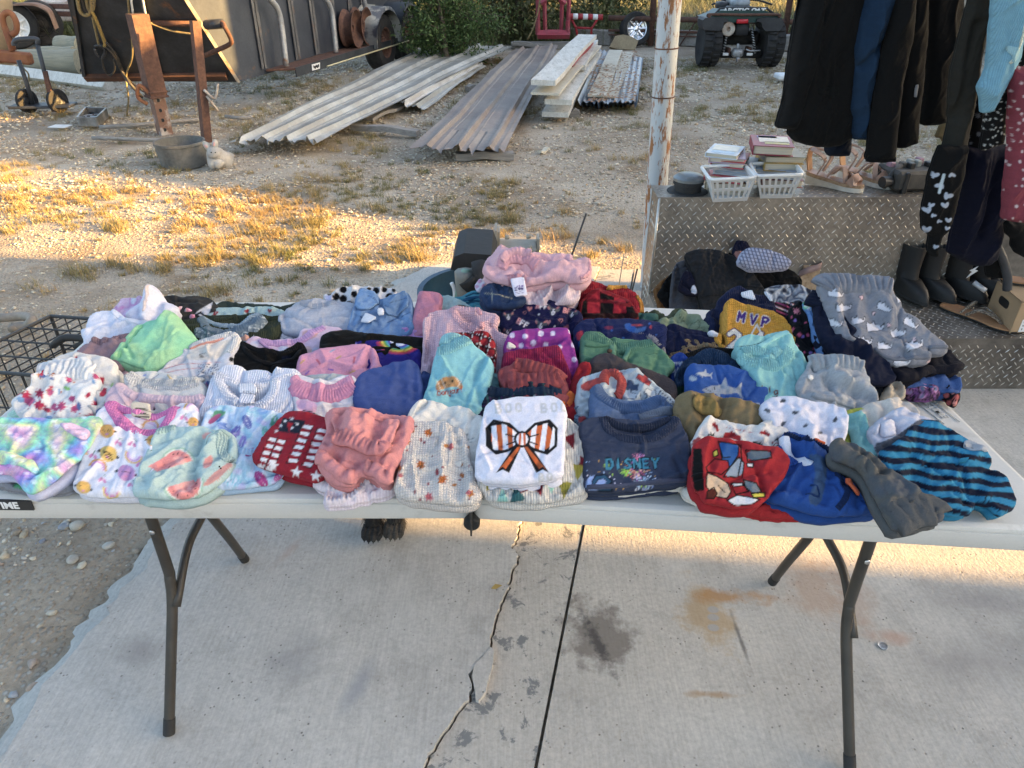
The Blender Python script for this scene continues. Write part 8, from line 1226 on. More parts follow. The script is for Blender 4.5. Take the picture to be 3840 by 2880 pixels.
cloth('folded_sleeper','pink fleece sleeper sprinkled with coloured bars','sleeper','B',Z('1155 975 1178 865 1230 822 1400 772 1700 730 1880 714 1932 760 1962 830 1972 900 2022 962 1990 1060 1770 1140 1500 1150 1200 1100'),'d48fa8',T=.055,r=.02,tilt=27,yb=1180,fab='fleece',wr=.0035,prints=[('s','bar',x,y,32,a,c)for x,y,a,c in[(1365,875,-35,'c84a5a'),(1735,858,8,'c84a5a'),(1250,990,50,'7a5ab8'),(1495,957,-75,'7a5ab8'),(1575,830,60,'c8a05a'),(1200,875,50,'c8a05a'),(1715,980,70,'d0a050'),(1895,945,20,'8a5ab8'),(1510,760,60,'8aa0c0')]],folds=[(Z('1905 730 1900 850 1880 960'),.010,-.008)])
cloth('folded_shirt','white fleece curl poking out above the blue tee','shirt','B',Z('1975 830 2080 798 2165 850 2210 930 2150 1020 2020 1020 1980 920'),'b4b2b4',T=.04,tilt=26,yb=1080,fab='fleece',wr=.004,holes=[(Z('2010 860 2080 840 2110 900 2050 940'),-.014)])
cloth('folded_sweatshirt','pale grey fuzzy fleece behind the pink collared shirt','shirt','B',Z('1030 1140 1120 1078 1300 1040 1550 1025 1650 1040 1700 1150 1600 1300 1300 1400 1080 1380'),'a9b2b6',T=.05,tilt=25,yb=1440,fab='fleece',wr=.004)
S=cloth('folded_shirt','white shirt with wide pink collar and pink pig drawing','shirt','B',Z('1112 1210 1125 1065 1175 1048 1300 1082 1500 1112 1600 1052 1700 1040 1755 1082 1745 1200 1710 1380 1690 1500 1400 1560 1120 1500 1145 1400 1128 1260'),'d2cdd4',T=.05,tilt=26,yb=1580,wr=.004,prints=[('p',Z('1130 1260 1250 1270 1350 1300 1350 1400 1260 1420 1150 1380'),'d8a8c4',1),('p',Z('1205 1385 1300 1400 1380 1450 1440 1480 1500 1440 1590 1370 1580 1450 1400 1540 1250 1480'),'d487bc',1),('l',Z('1205 1385 1300 1400 1380 1450 1440 1478 1500 1440 1560 1375 1590 1370 1588 1410 1540 1440'),14,'1a161c')],holes=[(Z('1140 1080 1300 1110 1500 1135 1620 1070 1720 1060 1640 1140 1500 1180 1250 1170'),-.010)],bands=[('collar',Z('1122 1150 1200 1215 1330 1245 1480 1248 1620 1215 1740 1130'),.030,'d48aa8',dict(rib=.005,hgt=.006)),('collar',Z('1125 1075 1180 1140 1320 1172 1490 1175 1600 1130 1730 1075'),.018,'d892ae',dict(rib=.005,hgt=.005))])
cloth('folded_shirt','dusty blue tee folded square in the middle of the table','shirt','B',Z('1742 1190 1770 1082 1850 1002 2000 960 2145 922 2365 886 2390 960 2435 1150 2446 1290 2380 1420 2200 1500 1800 1480 1750 1320'),'42599a',T=.055,r=.02,tilt=27,yb=1530,wr=.0045,wl=.07,wd=70,lay=3,folds=[(Z('2150 930 2180 990 2170 1100'),.005,.005),(Z('2370 900 2360 1100 2370 1300'),.006,-.006),([(2200,1000),(2230,1200)],.012,-.005)])
cloth('folded_shirt','second dusty blue tee squeezed right of the square one','shirt','C',Z('470 1020 530 1012 592 1022 580 1150 562 1300 500 1340 470 1200'),'33477e',T=.05,tilt=27,yb=1400,wr=.005,folds=[(Z('500 1080 540 1120 580 1100'),.008,.007)])
S=cloth('denim_dress','light wash denim dress with open collar and size 3t tag','dress','B',Z('1690 560 1720 410 1760 290 1782 190 1850 148 1960 192 2012 270 2100 232 2215 200 2292 182 2325 270 2332 400 2350 560 2340 620 2100 660 1760 640'),'6f92be',T=.055,tilt=27,yb=760,fab='denim',wr=.006,wl=.045,wd=70,prints=[('tie',260,['7598c2','6488b8','7fa0c8'],3),('l',Z('1850 170 1950 215 2005 290 2000 420'),5,'34507c'),('l',Z('2290 200 2150 240 2040 300 2060 420'),5,'34507c'),('l',Z('1740 380 1850 430 1990 460'),6,'34507c'),('l',Z('2080 470 2200 420 2320 360'),6,'34507c')],holes=[(Z('2005 280 2035 300 2060 440 2000 440'),-.012)],patches=[('collar',Z('1790 190 1850 155 1955 195 2008 280 1990 330 1870 400 1760 360'),'7294be',dict(dz=.008,T=.006,prints=[('l',Z('1850 180 1945 215 1990 285'),5,'34507c')])),('collar',Z('2030 290 2100 240 2290 190 2325 330 2200 400 2080 440'),'6c8fba',dict(dz=.008,T=.006,prints=[('l',Z('2050 300 2120 260 2280 215'),5,'34507c')])),('size_tag',Z('1995 390 2055 385 2068 455 2000 462'),'d5d6dc',dict(dz=.012,sm=0,flat=True,prints=[('t','3t',2012,448,28,0,6,'22232a')])),('care_label',Z('1870 415 2000 495 1905 545 1820 520'),'d0d3dc',dict(dz=.012,sm=0,flat=True,prints=lines(1860,455,80,16,5,22,'7f838f',4)))])
cloth('cow_print_shirt','black and white cow print garment on the back edge','shirt','B',Z('1435 205 1520 190 1565 150 1700 122 1850 115 2000 130 2150 150 2182 195 2150 300 1900 380 1560 330 1450 260'),'d0cfd2',T=.05,tilt=26,yb=600,wr=.008,wl=.03,wd=80,prints=[('sc','dot',26,6,22,50,['111114'],74),('p',Z('1435 190 1505 185 1500 260 1440 250'),'c0bfdc')])
cloth('folded_blanket','dusty pink fleece folded beside the denim dress','blanket','C',Z('405 580 420 460 450 310 488 194 560 190 705 214 690 330 640 600 560 680 430 660'),'c07a90',T=.055,r=.018,tilt=27,yb=800,fab='fleece',wr=.004)
cloth('folded_blanket','pale mint fleece behind the pink waffle shirt','blanket','C',Z('655 360 690 235 750 214 900 270 1065 345 1080 450 900 480 680 460'),'a4bcb8',T=.045,tilt=25,yb=700,fab='fleece',wr=.004,prints=[('p',Z('800 330 870 280 960 290 1080 350 1000 380 860 350'),'6f6050',1)])
cloth('folded_jacket','teal blue jacket with navy trim on the back edge','jacket','C',Z('590 200 720 214 900 226 985 180 1040 155 1085 162 1140 232 1192 312 1192 400 1060 420 900 330 740 260'),'3f96a8',T=.05,tilt=25,yb=600,wr=.005,prints=[('l',Z('950 275 1060 245 1150 250'),26,'15506a'),('l',Z('960 200 1040 165 1090 170'),14,'14425e'),('p',Z('590 195 720 210 860 225 800 240 640 215'),'10344e')],bands=[('trim',Z('940 285 1030 252 1100 242 1160 262'),.012,'17567a',dict(rib=0))])
ck=[('p',Z('840 350 960 368 1062 372 1100 440 1130 490 1085 535 960 510 880 450'),'bf9aa6',1)]
S=cloth('folded_shirt','blush pink waffle henley with lace neckline and tiny bow','shirt','C',Z('530 445 592 410 585 382 700 356 795 350 832 330 920 336 1100 346 1118 370 1205 400 1298 420 1262 500 1235 525 1300 600 1405 632 1400 800 1330 960 1240 1060 900 1100 600 1060 510 995 530 800 540 600'),'d2acb8',T=.055,tilt=27,yb=1110,fab='waffle',wr=.0045,wl=.06,wd=80,lay=3,prints=ck,holes=[(Z('850 370 960 385 1050 392 1100 480 1060 520 960 500 890 440'),-.012)],folds=[(Z('600 420 590 620 560 900'),.006,-.008),(Z('665 440 640 650 620 950'),.005,-.006),(Z('1225 530 1245 700 1240 900'),.008,-.008)],bands=[('lace_collar',Z('832 345 860 430 920 500 1000 545 1085 560 1120 530'),.018,'d0a4b0',dict(rib=.006,hgt=.006,ribk=.5)),('back_collar',Z('845 345 940 352 1040 356 1105 360'),.014,'d4a8b4',dict(rib=.006,hgt=.005)),('shoulder_seam',Z('1230 520 1245 490 1290 430'),.010,'cfa6b2',dict(rib=.005))],patches=[('bow',Z('1085 520 1110 505 1130 530 1165 500 1172 530 1150 560 1160 595 1130 570 1100 595 1110 555'),'d8a0a8',dict(dz=.010,T=.006)),('neck_label',Z('1055 372 1110 385 1135 440 1115 470 1085 440'),'c8909c',dict(dz=.014,sm=0,flat=True))])
cloth('folded_shirt','red tartan flannel shirt under the aqua croissant shirt','shirt','C',Z('700 720 740 645 830 592 960 588 1200 600 1242 680 1252 800 1245 1000 1180 1040 900 960 720 860'),'a81828',T=.045,tilt=27,yb=1180,lift=.022,wr=.006,wl=.04,prints=[('plaid',15,96,'17171f',.3,.8),('plaid',15,96,'d8d0d0',.06,.8),('p',Z('690 730 760 620 960 580 930 640 800 700'),'a01424',1)])
S=cloth('folded_shirt','aqua shirt with smiling croissant and the word bonjour','shirt','C',Z('540 1290 582 1130 622 980 660 840 682 760 735 705 752 640 800 617 870 632 905 650 962 620 1012 690 1150 820 1212 880 1232 960 1215 1020 1180 1150 1140 1290 1080 1440 900 1500 700 1470 560 1380'),'7dbcc4',T=.055,tilt=28,yb=1530,wr=.005,wl=.06,wd=60,cell=.002,prints=[('p',Z('645 1160 650 1110 690 1060 740 1030 790 1030 820 1018 870 1045 920 1100 930 1150 900 1155 840 1130 780 1140 720 1165 670 1175'),'c08a52',1),('l',[(665,1080),(700,1165)],8,'e0cdb8'),('l',[(705,1050),(745,1150)],8,'e0cdb8'),('l',[(862,1045),(900,1110)],8,'e0cdb8'),('l',[(915,1075),(870,1140)],8,'e0cdb8'),('s','oval',745,1093,15,0,'141416'),('s','oval',820,1075,15,0,'141416'),('l',Z('775 1110 785 1118 795 1108'),5,'141416')]+[('t',ch,x,y,62 if ch!='b' else 70,-6,10,'b23a22')for ch,x,y in[('b',668,1226),('o',712,1220),('n',750,1214),('j',782,1212),('o',812,1206),('u',846,1200),('r',882,1194),('!',906,1190)]],folds=[(Z('960 640 1060 720 1130 830'),.008,-.004),(Z('1150 850 1080 980 1060 1130 1100 1290'),.007,-.008),(Z('900 760 800 900 740 920'),.016,.004)],bands=[('collar',Z('672 800 760 790 860 745 940 690 985 650'),.026,'86c0c4',dict(rib=.004,fab='rib',hgt=.006)),('back_collar',Z('745 720 770 650 830 635 890 660'),.024,'8cc4c8',dict(rib=.004,fab='rib',hgt=.005))])
cloth('folded_shirt','open aqua sleeve end beside the aqua croissant shirt','shirt','C',Z('1170 1020 1230 1000 1300 1030 1355 1090 1375 1165 1330 1200 1250 1250 1160 1300 1140 1180'),'7fb0b2',T=.045,tilt=28,yb=1420,wr=.004,holes=[(Z('1270 1110 1330 1090 1365 1150 1310 1180'),-.016)],bands=[('cuff',Z('1230 1020 1310 1070 1362 1160'),.010,'86b6b6',dict(rib=0))])
dots=[('sc','dot',40,7,26,32,['cfc4dc'],108)]
S=cloth('folded_pants','bright purple pants with white polka dots','pants','C',Z('1372 720 1395 650 1432 600 1500 585 1700 562 1960 540 2015 545 2024 640 2075 760 2100 900 2090 1040 2000 1120 1700 1060 1400 960'),'9c2f96',T=.06,tilt=29,yb=1200,wr=.004,wl=.05,lay=4,prints=dots,folds=[(Z('1420 770 1520 725 1700 715 1900 690 2015 655'),.007,-.014),(Z('1430 745 1700 690 2010 640'),.006,.006),(Z('1620 780 1760 765 1900 715 2010 670'),.006,.006),(Z('2040 720 2060 900 2060 1040'),.008,-.006)],patches=[('care_label',Z('1395 720 1480 760 1478 785 1392 790'),'d0cbc0',dict(dz=.010,sm=0,flat=True))])
cloth('folded_corduroys','magenta corduroy pants in the middle stack','pants','C',Z('1348 960 1368 800 1395 788 1500 782 1700 770 1900 740 1922 762 1955 870 2020 1000 2062 1200 2040 1300 1900 1260 1600 1160 1380 1080'),'9c1248',T=.055,tilt=29,yb=1330,lift=.008,fab='rib',wr=.003,prints=[('stripe',84,26,.3,'7a0c38')])
S=cloth('folded_pants','brick rose pants with ribbed waistband in the middle stack','pants','C',Z('1308 1000 1342 945 1450 935 1478 882 1520 873 1700 918 1900 985 1965 1050 1995 1150 2015 1230 1980 1330 1700 1320 1450 1280 1370 1130 1330 1060'),'a14a4c',T=.05,tilt=29,yb=1370,lift=.02,wr=.004,wl=.05,holes=[(Z('1470 960 1600 1000 1800 1040 1880 1060 1500 1045'),-.014)],bands=[('waistband',Z('1390 1090 1500 1085 1700 1090 1880 1085 1950 1060'),.036,'a04a4c',dict(rib=.012,hgt=.008,ribk=.5)),('waistband',Z('1470 905 1600 930 1780 985 1900 1030 1955 1080'),.030,'9c4648',dict(rib=.010,hgt=.007,ribk=.5))],folds=[([(1350,950),(1345,1060)],.006,-.006)])
cloth('folded_shorts','dark plaid shorts in purple and teal with tiny stars','shorts','C',Z('1060 1490 1150 1330 1200 1160 1400 1185 1520 1180 1595 1118 1700 1115 1900 1188 1955 1222 2000 1320 1800 1420 1400 1500 1150 1560'),'1e2338',T=.05,tilt=27,yb=1590,wr=.006,wl=.03,prints=[('plaid',-6,120,'20545a',.35,.8),('plaid',-6,120,'7a2a80',.12,.9),('plaid',-6,120,'121524',.2,.6),('sc','star',12,3,9,13,['c8d0d8'],90)],bands=[('waistband',Z('1205 1195 1400 1215 1600 1225 1800 1225 1950 1225'),.02,'20334a',dict(rib=.008,ribk=.6))])
dg2=[]
for x,y,k,a in[(1400,400,52,-5),(1530,255,40,0),(1865,345,62,15),(1735,490,60,15),(2060,375,50,20),(1390,560,40,0)]:
 dg2+=[('s','dogface',x,y,k,a,'5a6068'),('s','oval',x,y+k*.25,k*.55,a,'d4cfd4'),('s','dot',x-k*.22,y,k*.13,0,'101014'),('s','dot',x+k*.22,y,k*.13,0,'101014'),('s','oval',x-k*.75,y-k*.45,k*.3,a-40,'c07a7c'),('s','oval',x+k*.75,y-k*.45,k*.3,a+40,'c07a7c'),('s','dot',x,y+k*.42,k*.1,0,'101014')]
dg2+=[('t','B',1690,318,46,4,14,'c8868a'),('t','FF',1728,322,46,4,14,'d4cfd4'),('t','B',1486,468,50,28,14,'c8868a'),('t','FF',1520,488,50,28,14,'d4cfd4'),('t','BF',1970,360,44,14,12,'c8868a'),('s','heart',1620,325,28,10,'c07a7c'),('s','heart',1815,465,26,0,'c07a7c'),('ol','heart',1570,366,18,0,'c07a7c',5),('ol','heart',1945,447,20,0,'c07a7c',5),('s','heart',1462,330,12,0,'d4cfd4'),('s','heart',1716,385,12,0,'d4cfd4'),('s','heart',1880,508,10,0,'d4cfd4'),('s','heart',2005,520,30,-30,'8a4a5c')]
cloth('folded_pajamas','navy pajamas printed with dog faces, hearts and BFF','pajamas','C',Z('1328 520 1340 400 1335 300 1400 274 1500 242 1650 235 1800 250 1920 300 2025 320 2085 370 2148 402 2152 480 2105 545 2060 640 1800 700 1480 700 1380 610 1358 560'),'191a48',T=.055,r=.02,tilt=29,yb=860,fab='fleece',wr=.005,wl=.05,prints=dg2,cell=.002,folds=[(Z('2020 330 2050 420 2010 540'),.010,-.008)])
cloth('folded_shirt','black and white tribal print pants under the big pink pile','pants','Q',Z('515 872 542 780 700 762 1000 770 1290 752 1335 830 1300 960 900 1000 640 980 560 900'),'c4c2c4',T=.05,tilt=27,yb=1040,wr=.004,prints=[('stripe',3,62,.5,'1e1e24',5),('sc','tri',60,5,12,18,['1e1e24'],30),('sc','bar',40,6,8,14,['d0cdd0','1e1e24'],34)])
S=cloth('folded_shorts','dark blue denim shorts rolled under the striped pink shirt','shorts','Q',Z('463 685 522 632 622 602 722 622 760 700 860 760 800 800 680 800 590 792 520 782'),'2d4266',T=.05,tilt=24,yb=810,lift=.075,fab='denim',wr=.006,wl=.03,prints=[('l',Z('500 690 620 700 740 740'),5,'b0a88a'),('l',[(560,650),(570,780)],5,'a09a8a')],folds=[(Z('470 690 520 720 540 790'),.008,-.01)])
cloth('folded_shirt','white garment with purple stripes and pink flowers poking out at left','shirt','Q',Z('428 625 500 600 530 570 600 560 640 610 560 680 470 690 440 670'),'c9c2d0',T=.03,tilt=24,yb=720,lift=.07,wr=.005,prints=[('p',Z('520 600 540 560 640 560 620 620 540 630'),'4a4690',1),('stripe',60,26,.3,'c9c6dc'),('sc','dot',6,3,14,22,['c890b0'],40)])
S=cloth('folded_shirt','pale pink shirt with fine stripes under the tulle pile','shirt','Q',Z('780 640 860 620 1000 590 1180 560 1292 590 1315 660 1305 740 1250 772 1100 785 1000 795 860 780 790 720'),'cbb0b8',T=.05,tilt=26,yb=800,lift=.07,wr=.008,wl=.045,wd=70,prints=[('stripe',70,22,.35,'d8c8cc',0,40)],folds=[(Z('1080 610 1110 690 1060 770'),.010,-.012),(Z('1180 580 1220 660 1200 760'),.010,.008),(Z('1000 600 1060 650 1090 700'),.008,.007)])
S=cloth('tulle_romper','blush pink tulle romper crumpled on top of the tallest pile','romper','Q',Z('490 515 512 430 560 370 650 322 700 342 760 356 900 372 1000 382 1130 390 1240 386 1260 430 1300 441 1390 450 1416 512 1382 580 1320 602 1240 590 1180 575 1000 600 850 618 780 628 700 612 600 582 530 552'),'d3a5ae',T=.05,r=.022,tilt=24,yb=640,lift=.115,wr=.011,wl=.045,wd=-20,an=3.5,folds=[(Z('640 470 700 425 800 410 900 430 945 480'),.012,.016),(Z('650 520 760 500 880 520 940 495'),.010,-.012),(Z('840 600 900 560 1000 520 1070 515'),.010,-.010),(Z('950 420 1100 450 1260 440'),.010,-.009),(Z('1080 520 1200 470 1380 470'),.012,.011),(Z('560 380 540 470 600 560'),.010,-.010),(Z('1240 590 1270 520 1220 460'),.010,-.008)],bands=[('waistband_roll',Z('640 520 680 465 780 440 880 445 950 490'),.024,'c893a2',dict(rib=.008,hgt=.008)),('waistband_roll',Z('650 495 720 440 820 422 900 430'),.014,'d0a0ac',dict(rib=.008,hgt=.007,dz=.006)),('tulle_hem',Z('1395 460 1405 520 1370 575 1320 595'),.006,'cf98a2',dict(rib=.006,hgt=.004)),('gather',Z('700 600 780 590 860 600'),.020,'c88f98',dict(rib=.007,hgt=.006,ribk=.8))],patches=[('care_label',Z('722 625 840 600 870 752 762 768'),'d2d0e0',dict(dz=.016,sm=0,flat=True,T=.002,prints=[('t','carters',752,646,20,-8,6,'7a6aa8',.8),('t','24m',764,668,26,-8,7,'3a3070',1.0)]+lines(772,684,74,12,2,-8,'6a6490',4)+lines(778,722,80,8,4,-8,'55506a',3)))])
bc=[('p',Z('215 415 250 330 300 210 395 140 520 190 660 232 745 300 795 390 700 420 300 430'),'b0142a'),('p',Z('205 420 240 250 285 215 285 420'),'160c12'),('p',Z('415 150 520 190 560 205 550 420 415 420'),'160c12'),('p',Z('680 240 760 310 800 400 690 420'),'160c12'),('l',[(215,400),(790,400)],60,'2a0a12'),('l',Z('290 235 520 250 720 290'),34,'7a101f')]
cloth('folded_jacket','red jacket with yellow drawstring straps behind the buffalo plaid','jacket','D',Z('190 250 205 160 280 92 330 84 420 110 500 140 700 150 785 205 822 330 815 390 700 470 300 470 200 400'),'a31427',T=.06,r=.022,tilt=27,yb=640,wr=.007,wl=.045,fab='rib',bands=[('strap',Z('500 190 515 155 590 142 655 135 660 160'),.014,'c88a20',dict(rib=0,hgt=.008)),('strap',Z('790 235 825 270 842 320 845 390'),.012,'b87a1c',dict(rib=0,hgt=.006))])
cloth('folded_shirt','red and black buffalo plaid flannel with big checks','shirt','D',Z('208 420 232 260 300 205 395 140 460 165 525 190 660 232 745 300 798 395 780 480 500 520 230 500'),'8a1020',T=.055,tilt=28,yb=660,wr=.006,wl=.05,prints=bc,lift=.01)
cloth('folded_blanket','sage green camouflage fleece with white streaks','blanket','D',Z('212 480 238 420 420 404 700 401 1000 412 1002 520 900 580 400 580'),'3f6a60',T=.05,r=.018,tilt=26,yb=720,fab='fleece',wr=.003,prints=[('p',Z('400 470 520 430 640 410 760 430 680 450 540 460'),'16233c',1),('p',Z('900 460 1010 440 1010 560 950 540'),'1a2a3c'),('l',Z('250 450 400 425 540 450 620 430'),9,'9fb8a8'),('l',Z('560 425 640 432 720 405'),12,'b8c4b8')])
cloth('folded_blanket','navy fleece blanket with red and blue web splotches','blanket','D',Z('158 570 180 520 245 480 400 470 700 464 990 490 1098 535 1092 700 1060 860 700 840 300 860 180 820 170 680'),'1c2858',T=.055,r=.018,tilt=27,yb=1000,fab='fleece',wr=.003,prints=[('p',Z('660 480 740 475 800 540 900 500 880 560 780 580 690 550'),'2f62b0',1),('p',Z('720 490 820 480 870 500 760 510'),'b04050',1),('p',Z('920 520 950 490 955 540'),'b03a48',1),('p',Z('450 510 540 500 560 540 470 540'),'7a2a50',1),('p',Z('160 580 240 540 245 640 180 660'),'b03048',1),('p',Z('190 650 240 660 235 760 200 740'),'2f62b0',1),('sc','dot',14,6,6,14,['b03048','2f62b0'],80)])
cloth('folded_shirt','grey heather sweaters with scalloped necklines behind the green henley','shirt','D',Z('285 585 330 532 400 520 432 570 500 538 640 560 800 590 950 640 1012 690 1078 765 1070 860 900 900 400 800'),'8f8f9c',T=.05,tilt=27,yb=980,hea=.1,wr=.004,lay=3,bands=[('neckband',Z('330 545 400 535 425 585'),.012,'9a9aa6',dict(rib=.004)),('neckband',Z('470 580 600 580 760 610 920 660 1000 720'),.014,'8a8894',dict(rib=.004,hgt=.006)),('neckband',Z('700 650 850 645 960 700 1060 790'),.012,'97908c',dict(rib=.004))])
S=cloth('folded_shirt','sage green henley with brown button and dinosaur print','shirt','D',Z('232 640 270 602 345 580 425 592 480 642 640 660 880 690 920 684 1000 740 1085 825 1168 905 1160 955 1088 1000 1095 1080 1050 1180 700 1100 300 1040 236 900'),'5c8a6c',T=.055,tilt=28,yb=1230,wr=.005,wl=.06,prints=[('p',Z('250 850 290 830 350 850 330 890 250 885'),'3f6a50',1),('l',Z('890 790 930 800 970 790 1010 795'),6,'2f5040'),('t','you',566,830,34,4,7,'a8c0ae',.85),('t','6m',590,858,24,4,6,'a8c0ae',.9),('p',Z('530 700 640 720 760 760 700 860 600 880 540 820'),'47725a',1)],holes=[(Z('500 690 640 700 820 730 720 770 680 860 560 830 520 740'),-.010)],bands=[('collar',Z('250 630 360 640 470 690 560 725 700 745 850 720 940 700'),.022,'67967a',dict(rib=.004,fab='rib',hgt=.006)),('placket',Z('250 730 360 745 460 740 520 730'),.008,'5a8868',dict(rib=0)),('placket',Z('530 740 545 800 560 850'),.012,'64937a',dict(rib=0)),('placket',Z('720 745 680 830 655 890'),.010,'64937a',dict(rib=0))],patches=[('button',Z('475 800 490 782 520 782 535 805 515 825 488 822'),'5a4634',dict(dz=.009,T=.004))])
cloth('folded_pants','dark taupe fleece pants across the middle right','pants','D',Z('245 1080 308 920 340 862 430 820 545 840 700 930 900 990 1100 1060 1182 1120 1195 1240 1150 1340 800 1300 400 1260'),'4c4446',T=.05,r=.02,tilt=28,yb=1400,fab='fleece',wr=.004)
cloth('folded_pants','crimson red pants strip between the rose pants and train shirt','pants','D',Z('110 1200 150 1050 205 940 240 888 312 905 285 980 235 1090 195 1200 185 1400 150 1500 60 1480 40 1320'),'9c1020',T=.05,tilt=27,yb=1540,wr=.006,wl=.04,wd=70)
tk_=[('s','truck',720,1130,90,4,'3f5070'),('s','truck',870,1060,80,30,'b84040'),('s','truck',700,1220,90,5,'b7c0c8'),('s','truck',950,1210,70,30,'c2c8cc')]
tk_+=[('ol','truck',x,y,s_,a,'2b3850',6)for x,y,s_,a in[(720,1130,90,4),(870,1060,80,30),(700,1220,90,5),(950,1210,75,32),(1110,1240,90,34),(860,1230,60,80)]]+[('p',Z('220 1095 470 1015 480 1060 400 1110 360 1190 215 1170'),'b84a48',1),('p',Z('575 1020 620 975 660 1000 620 1030'),'b84a48',1)]+[('s','dot',1040+26*k,1180+22*k,9,0,'2b3850')for k in range(7)]
S=cloth('folded_shirt','light blue shirt with truck print and coral collar','shirt','D',Z('180 1260 215 1100 262 1062 370 1030 480 1010 600 988 680 970 800 990 900 1070 1050 1170 1150 1268 1205 1340 1150 1440 800 1480 400 1480 200 1440'),'a9b4bc',T=.055,tilt=28,yb=1560,wr=.006,wl=.04,wd=40,prints=tk_,folds=[(Z('640 990 640 1120 620 1260'),.010,-.010),(Z('780 1000 840 1150 900 1280'),.008,.007)],holes=[(Z('470 1060 540 1050 600 1090 580 1200 500 1180 460 1120'),-.014)],bands=[('collar',Z('450 1140 455 1060 510 1030 590 1050 635 1110 610 1220 580 1250'),.018,'b84a44',dict(rib=.005,hgt=.007))])
cloth('folded_shirt','blue train print sleeve with dark stripes at the left of the denim blue tee','shirt','D',Z('150 1330 200 1255 300 1235 345 1290 330 1420 310 1540 220 1600 170 1480'),'7f96aa',T=.045,tilt=26,yb=1640,wr=.006,wl=.03,prints=[('stripe',15,34,.3,'2b3850')]+[('ol','bar',200+28*k,1275+4*k,12,0,'22304a',4)for k in range(4)]+[('p',Z('180 1450 260 1430 280 1500 200 1520'),'a83a3c',1)])
S=cloth('folded_shirt','denim blue heather tees with stacked round necklines','shirt','D',Z('322 1260 355 1165 382 1150 420 1200 520 1270 700 1310 880 1295 985 1238 1100 1302 1195 1392 1250 1470 1260 1560 1000 1640 500 1640 330 1580'),'5b759f',T=.055,tilt=28,yb=1680,hea=.16,wr=.004,lay=3,holes=[(Z('390 1190 520 1300 700 1345 880 1325 980 1260 900 1370 700 1400 500 1360'),-.012)],bands=[('neckband',Z('365 1165 430 1270 560 1350 720 1380 880 1365 1010 1290 1090 1310'),.024,'56709a',dict(rib=.004,hgt=.007)),('neckband',Z('820 1480 950 1440 1080 1400 1180 1405 1230 1460'),.016,'8a93a4',dict(rib=.004,hgt=.006))])
cloth('folded_shirt','olive green folded socks and shirt edges beside the camouflage fleece','shirt','D',Z('875 395 920 352 1000 348 1045 385 1090 430 1150 405 1180 342 1250 338 1305 392 1290 480 1150 560 950 520'),'565c42',T=.05,tilt=26,yb=680,wr=.006,wl=.03,lay=3,folds=[(Z('930 360 1000 400 1040 450'),.008,-.008)])
cloth('baby_shirt','pale sage baby shirt with thin dinosaur outlines','shirt','D',Z('1000 520 1040 465 1130 452 1195 440 1215 390 1240 365 1292 365 1330 402 1440 398 1462 452 1540 522 1575 605 1520 700 1200 660 1050 600'),'8d9c7c',T=.05,tilt=27,yb=780,wr=.006,wl=.03,prints=[('ol','bug',1400,500,70,40,'55614c',5),('ol','shark',1260,420,50,80,'55614c',5),('ol','shark',1430,560,80,10,'55614c',5)],folds=[([(1200,440),(1210,540)],.006,-.008),([(1310,400),(1330,540)],.006,-.007),([(1120,450),(1120,540)],.006,-.008)])
cloth('folded_pants','navy pants with white knotted drawstring','pants','D',Z('1085 720 1095 560 1150 508 1300 560 1500 590 1625 642 1645 720 1640 860 1400 880 1120 860'),'121b3e',T=.05,tilt=28,yb=960,wr=.004,prints=[('stripe',84,60,.2,'0c1330')],patches=[('drawstring_knot',Z('1510 610 1550 590 1600 605 1635 650 1630 690 1600 650 1570 665 1520 640'),'d0d0d8',dict(dz=.012,T=.010,r=.006))])
S=cloth('baby_pants','tan baby pants with fine brown stripes','pants','D',Z('1082 810 1110 722 1218 692 1228 655 1290 652 1320 675 1400 670 1560 700 1745 740 1770 800 1700 900 1300 940 1140 900'),'8a7454',T=.045,tilt=27,yb=1010,wr=.006,wl=.03,prints=[('p',Z('1320 660 1560 690 1760 735 1770 800 1600 810 1330 770'),'9a8464'),('stripe',78,22,.3,'5a4834')],folds=[(Z('1220 700 1200 760 1130 800'),.008,-.008)])
cloth('folded_sweater','black knit shirt with thin white stripes','shirt','D',Z('1275 830 1400 782 1530 745 1700 760 1852 790 1892 860 1932 985 1932 1060 1800 1120 1450 1040 1300 940'),'111113',T=.05,tilt=27,yb=1150,fab='rib',wr=.003,prints=[('l',Z('1680 880 1800 900 1920 930'),5,'9a9a9c'),('l',Z('1740 935 1850 965 1935 1000'),5,'9a9a9c'),('l',Z('1680 890 1800 910 1920 940'),3,'6a6a6c'),('l',[(1280,810),(1310,850)],8,'c0c0c4')])
teeth=[('p',[(1165+30*k,880),(1180+30*k,915 if k%2 else 935),(1195+30*k,880)],'d0d4e0')for k in range(5)]+[('p',[(1170+34*k,985),(1187+34*k,930),(1204+34*k,985)],'d0d4e0')for k in range(4)]
cloth('folded_swim_shirt','royal blue shirt with white shark teeth','shirt','D',Z('1165 840 1200 815 1272 806 1312 870 1325 965 1270 1060 1210 1150 1178 1100'),'2348a0',T=.05,tilt=27,yb=1200,wr=.003,prints=teeth+[('p',Z('1180 980 1300 990 1280 1060 1190 1060'),'c4cce0',1)])
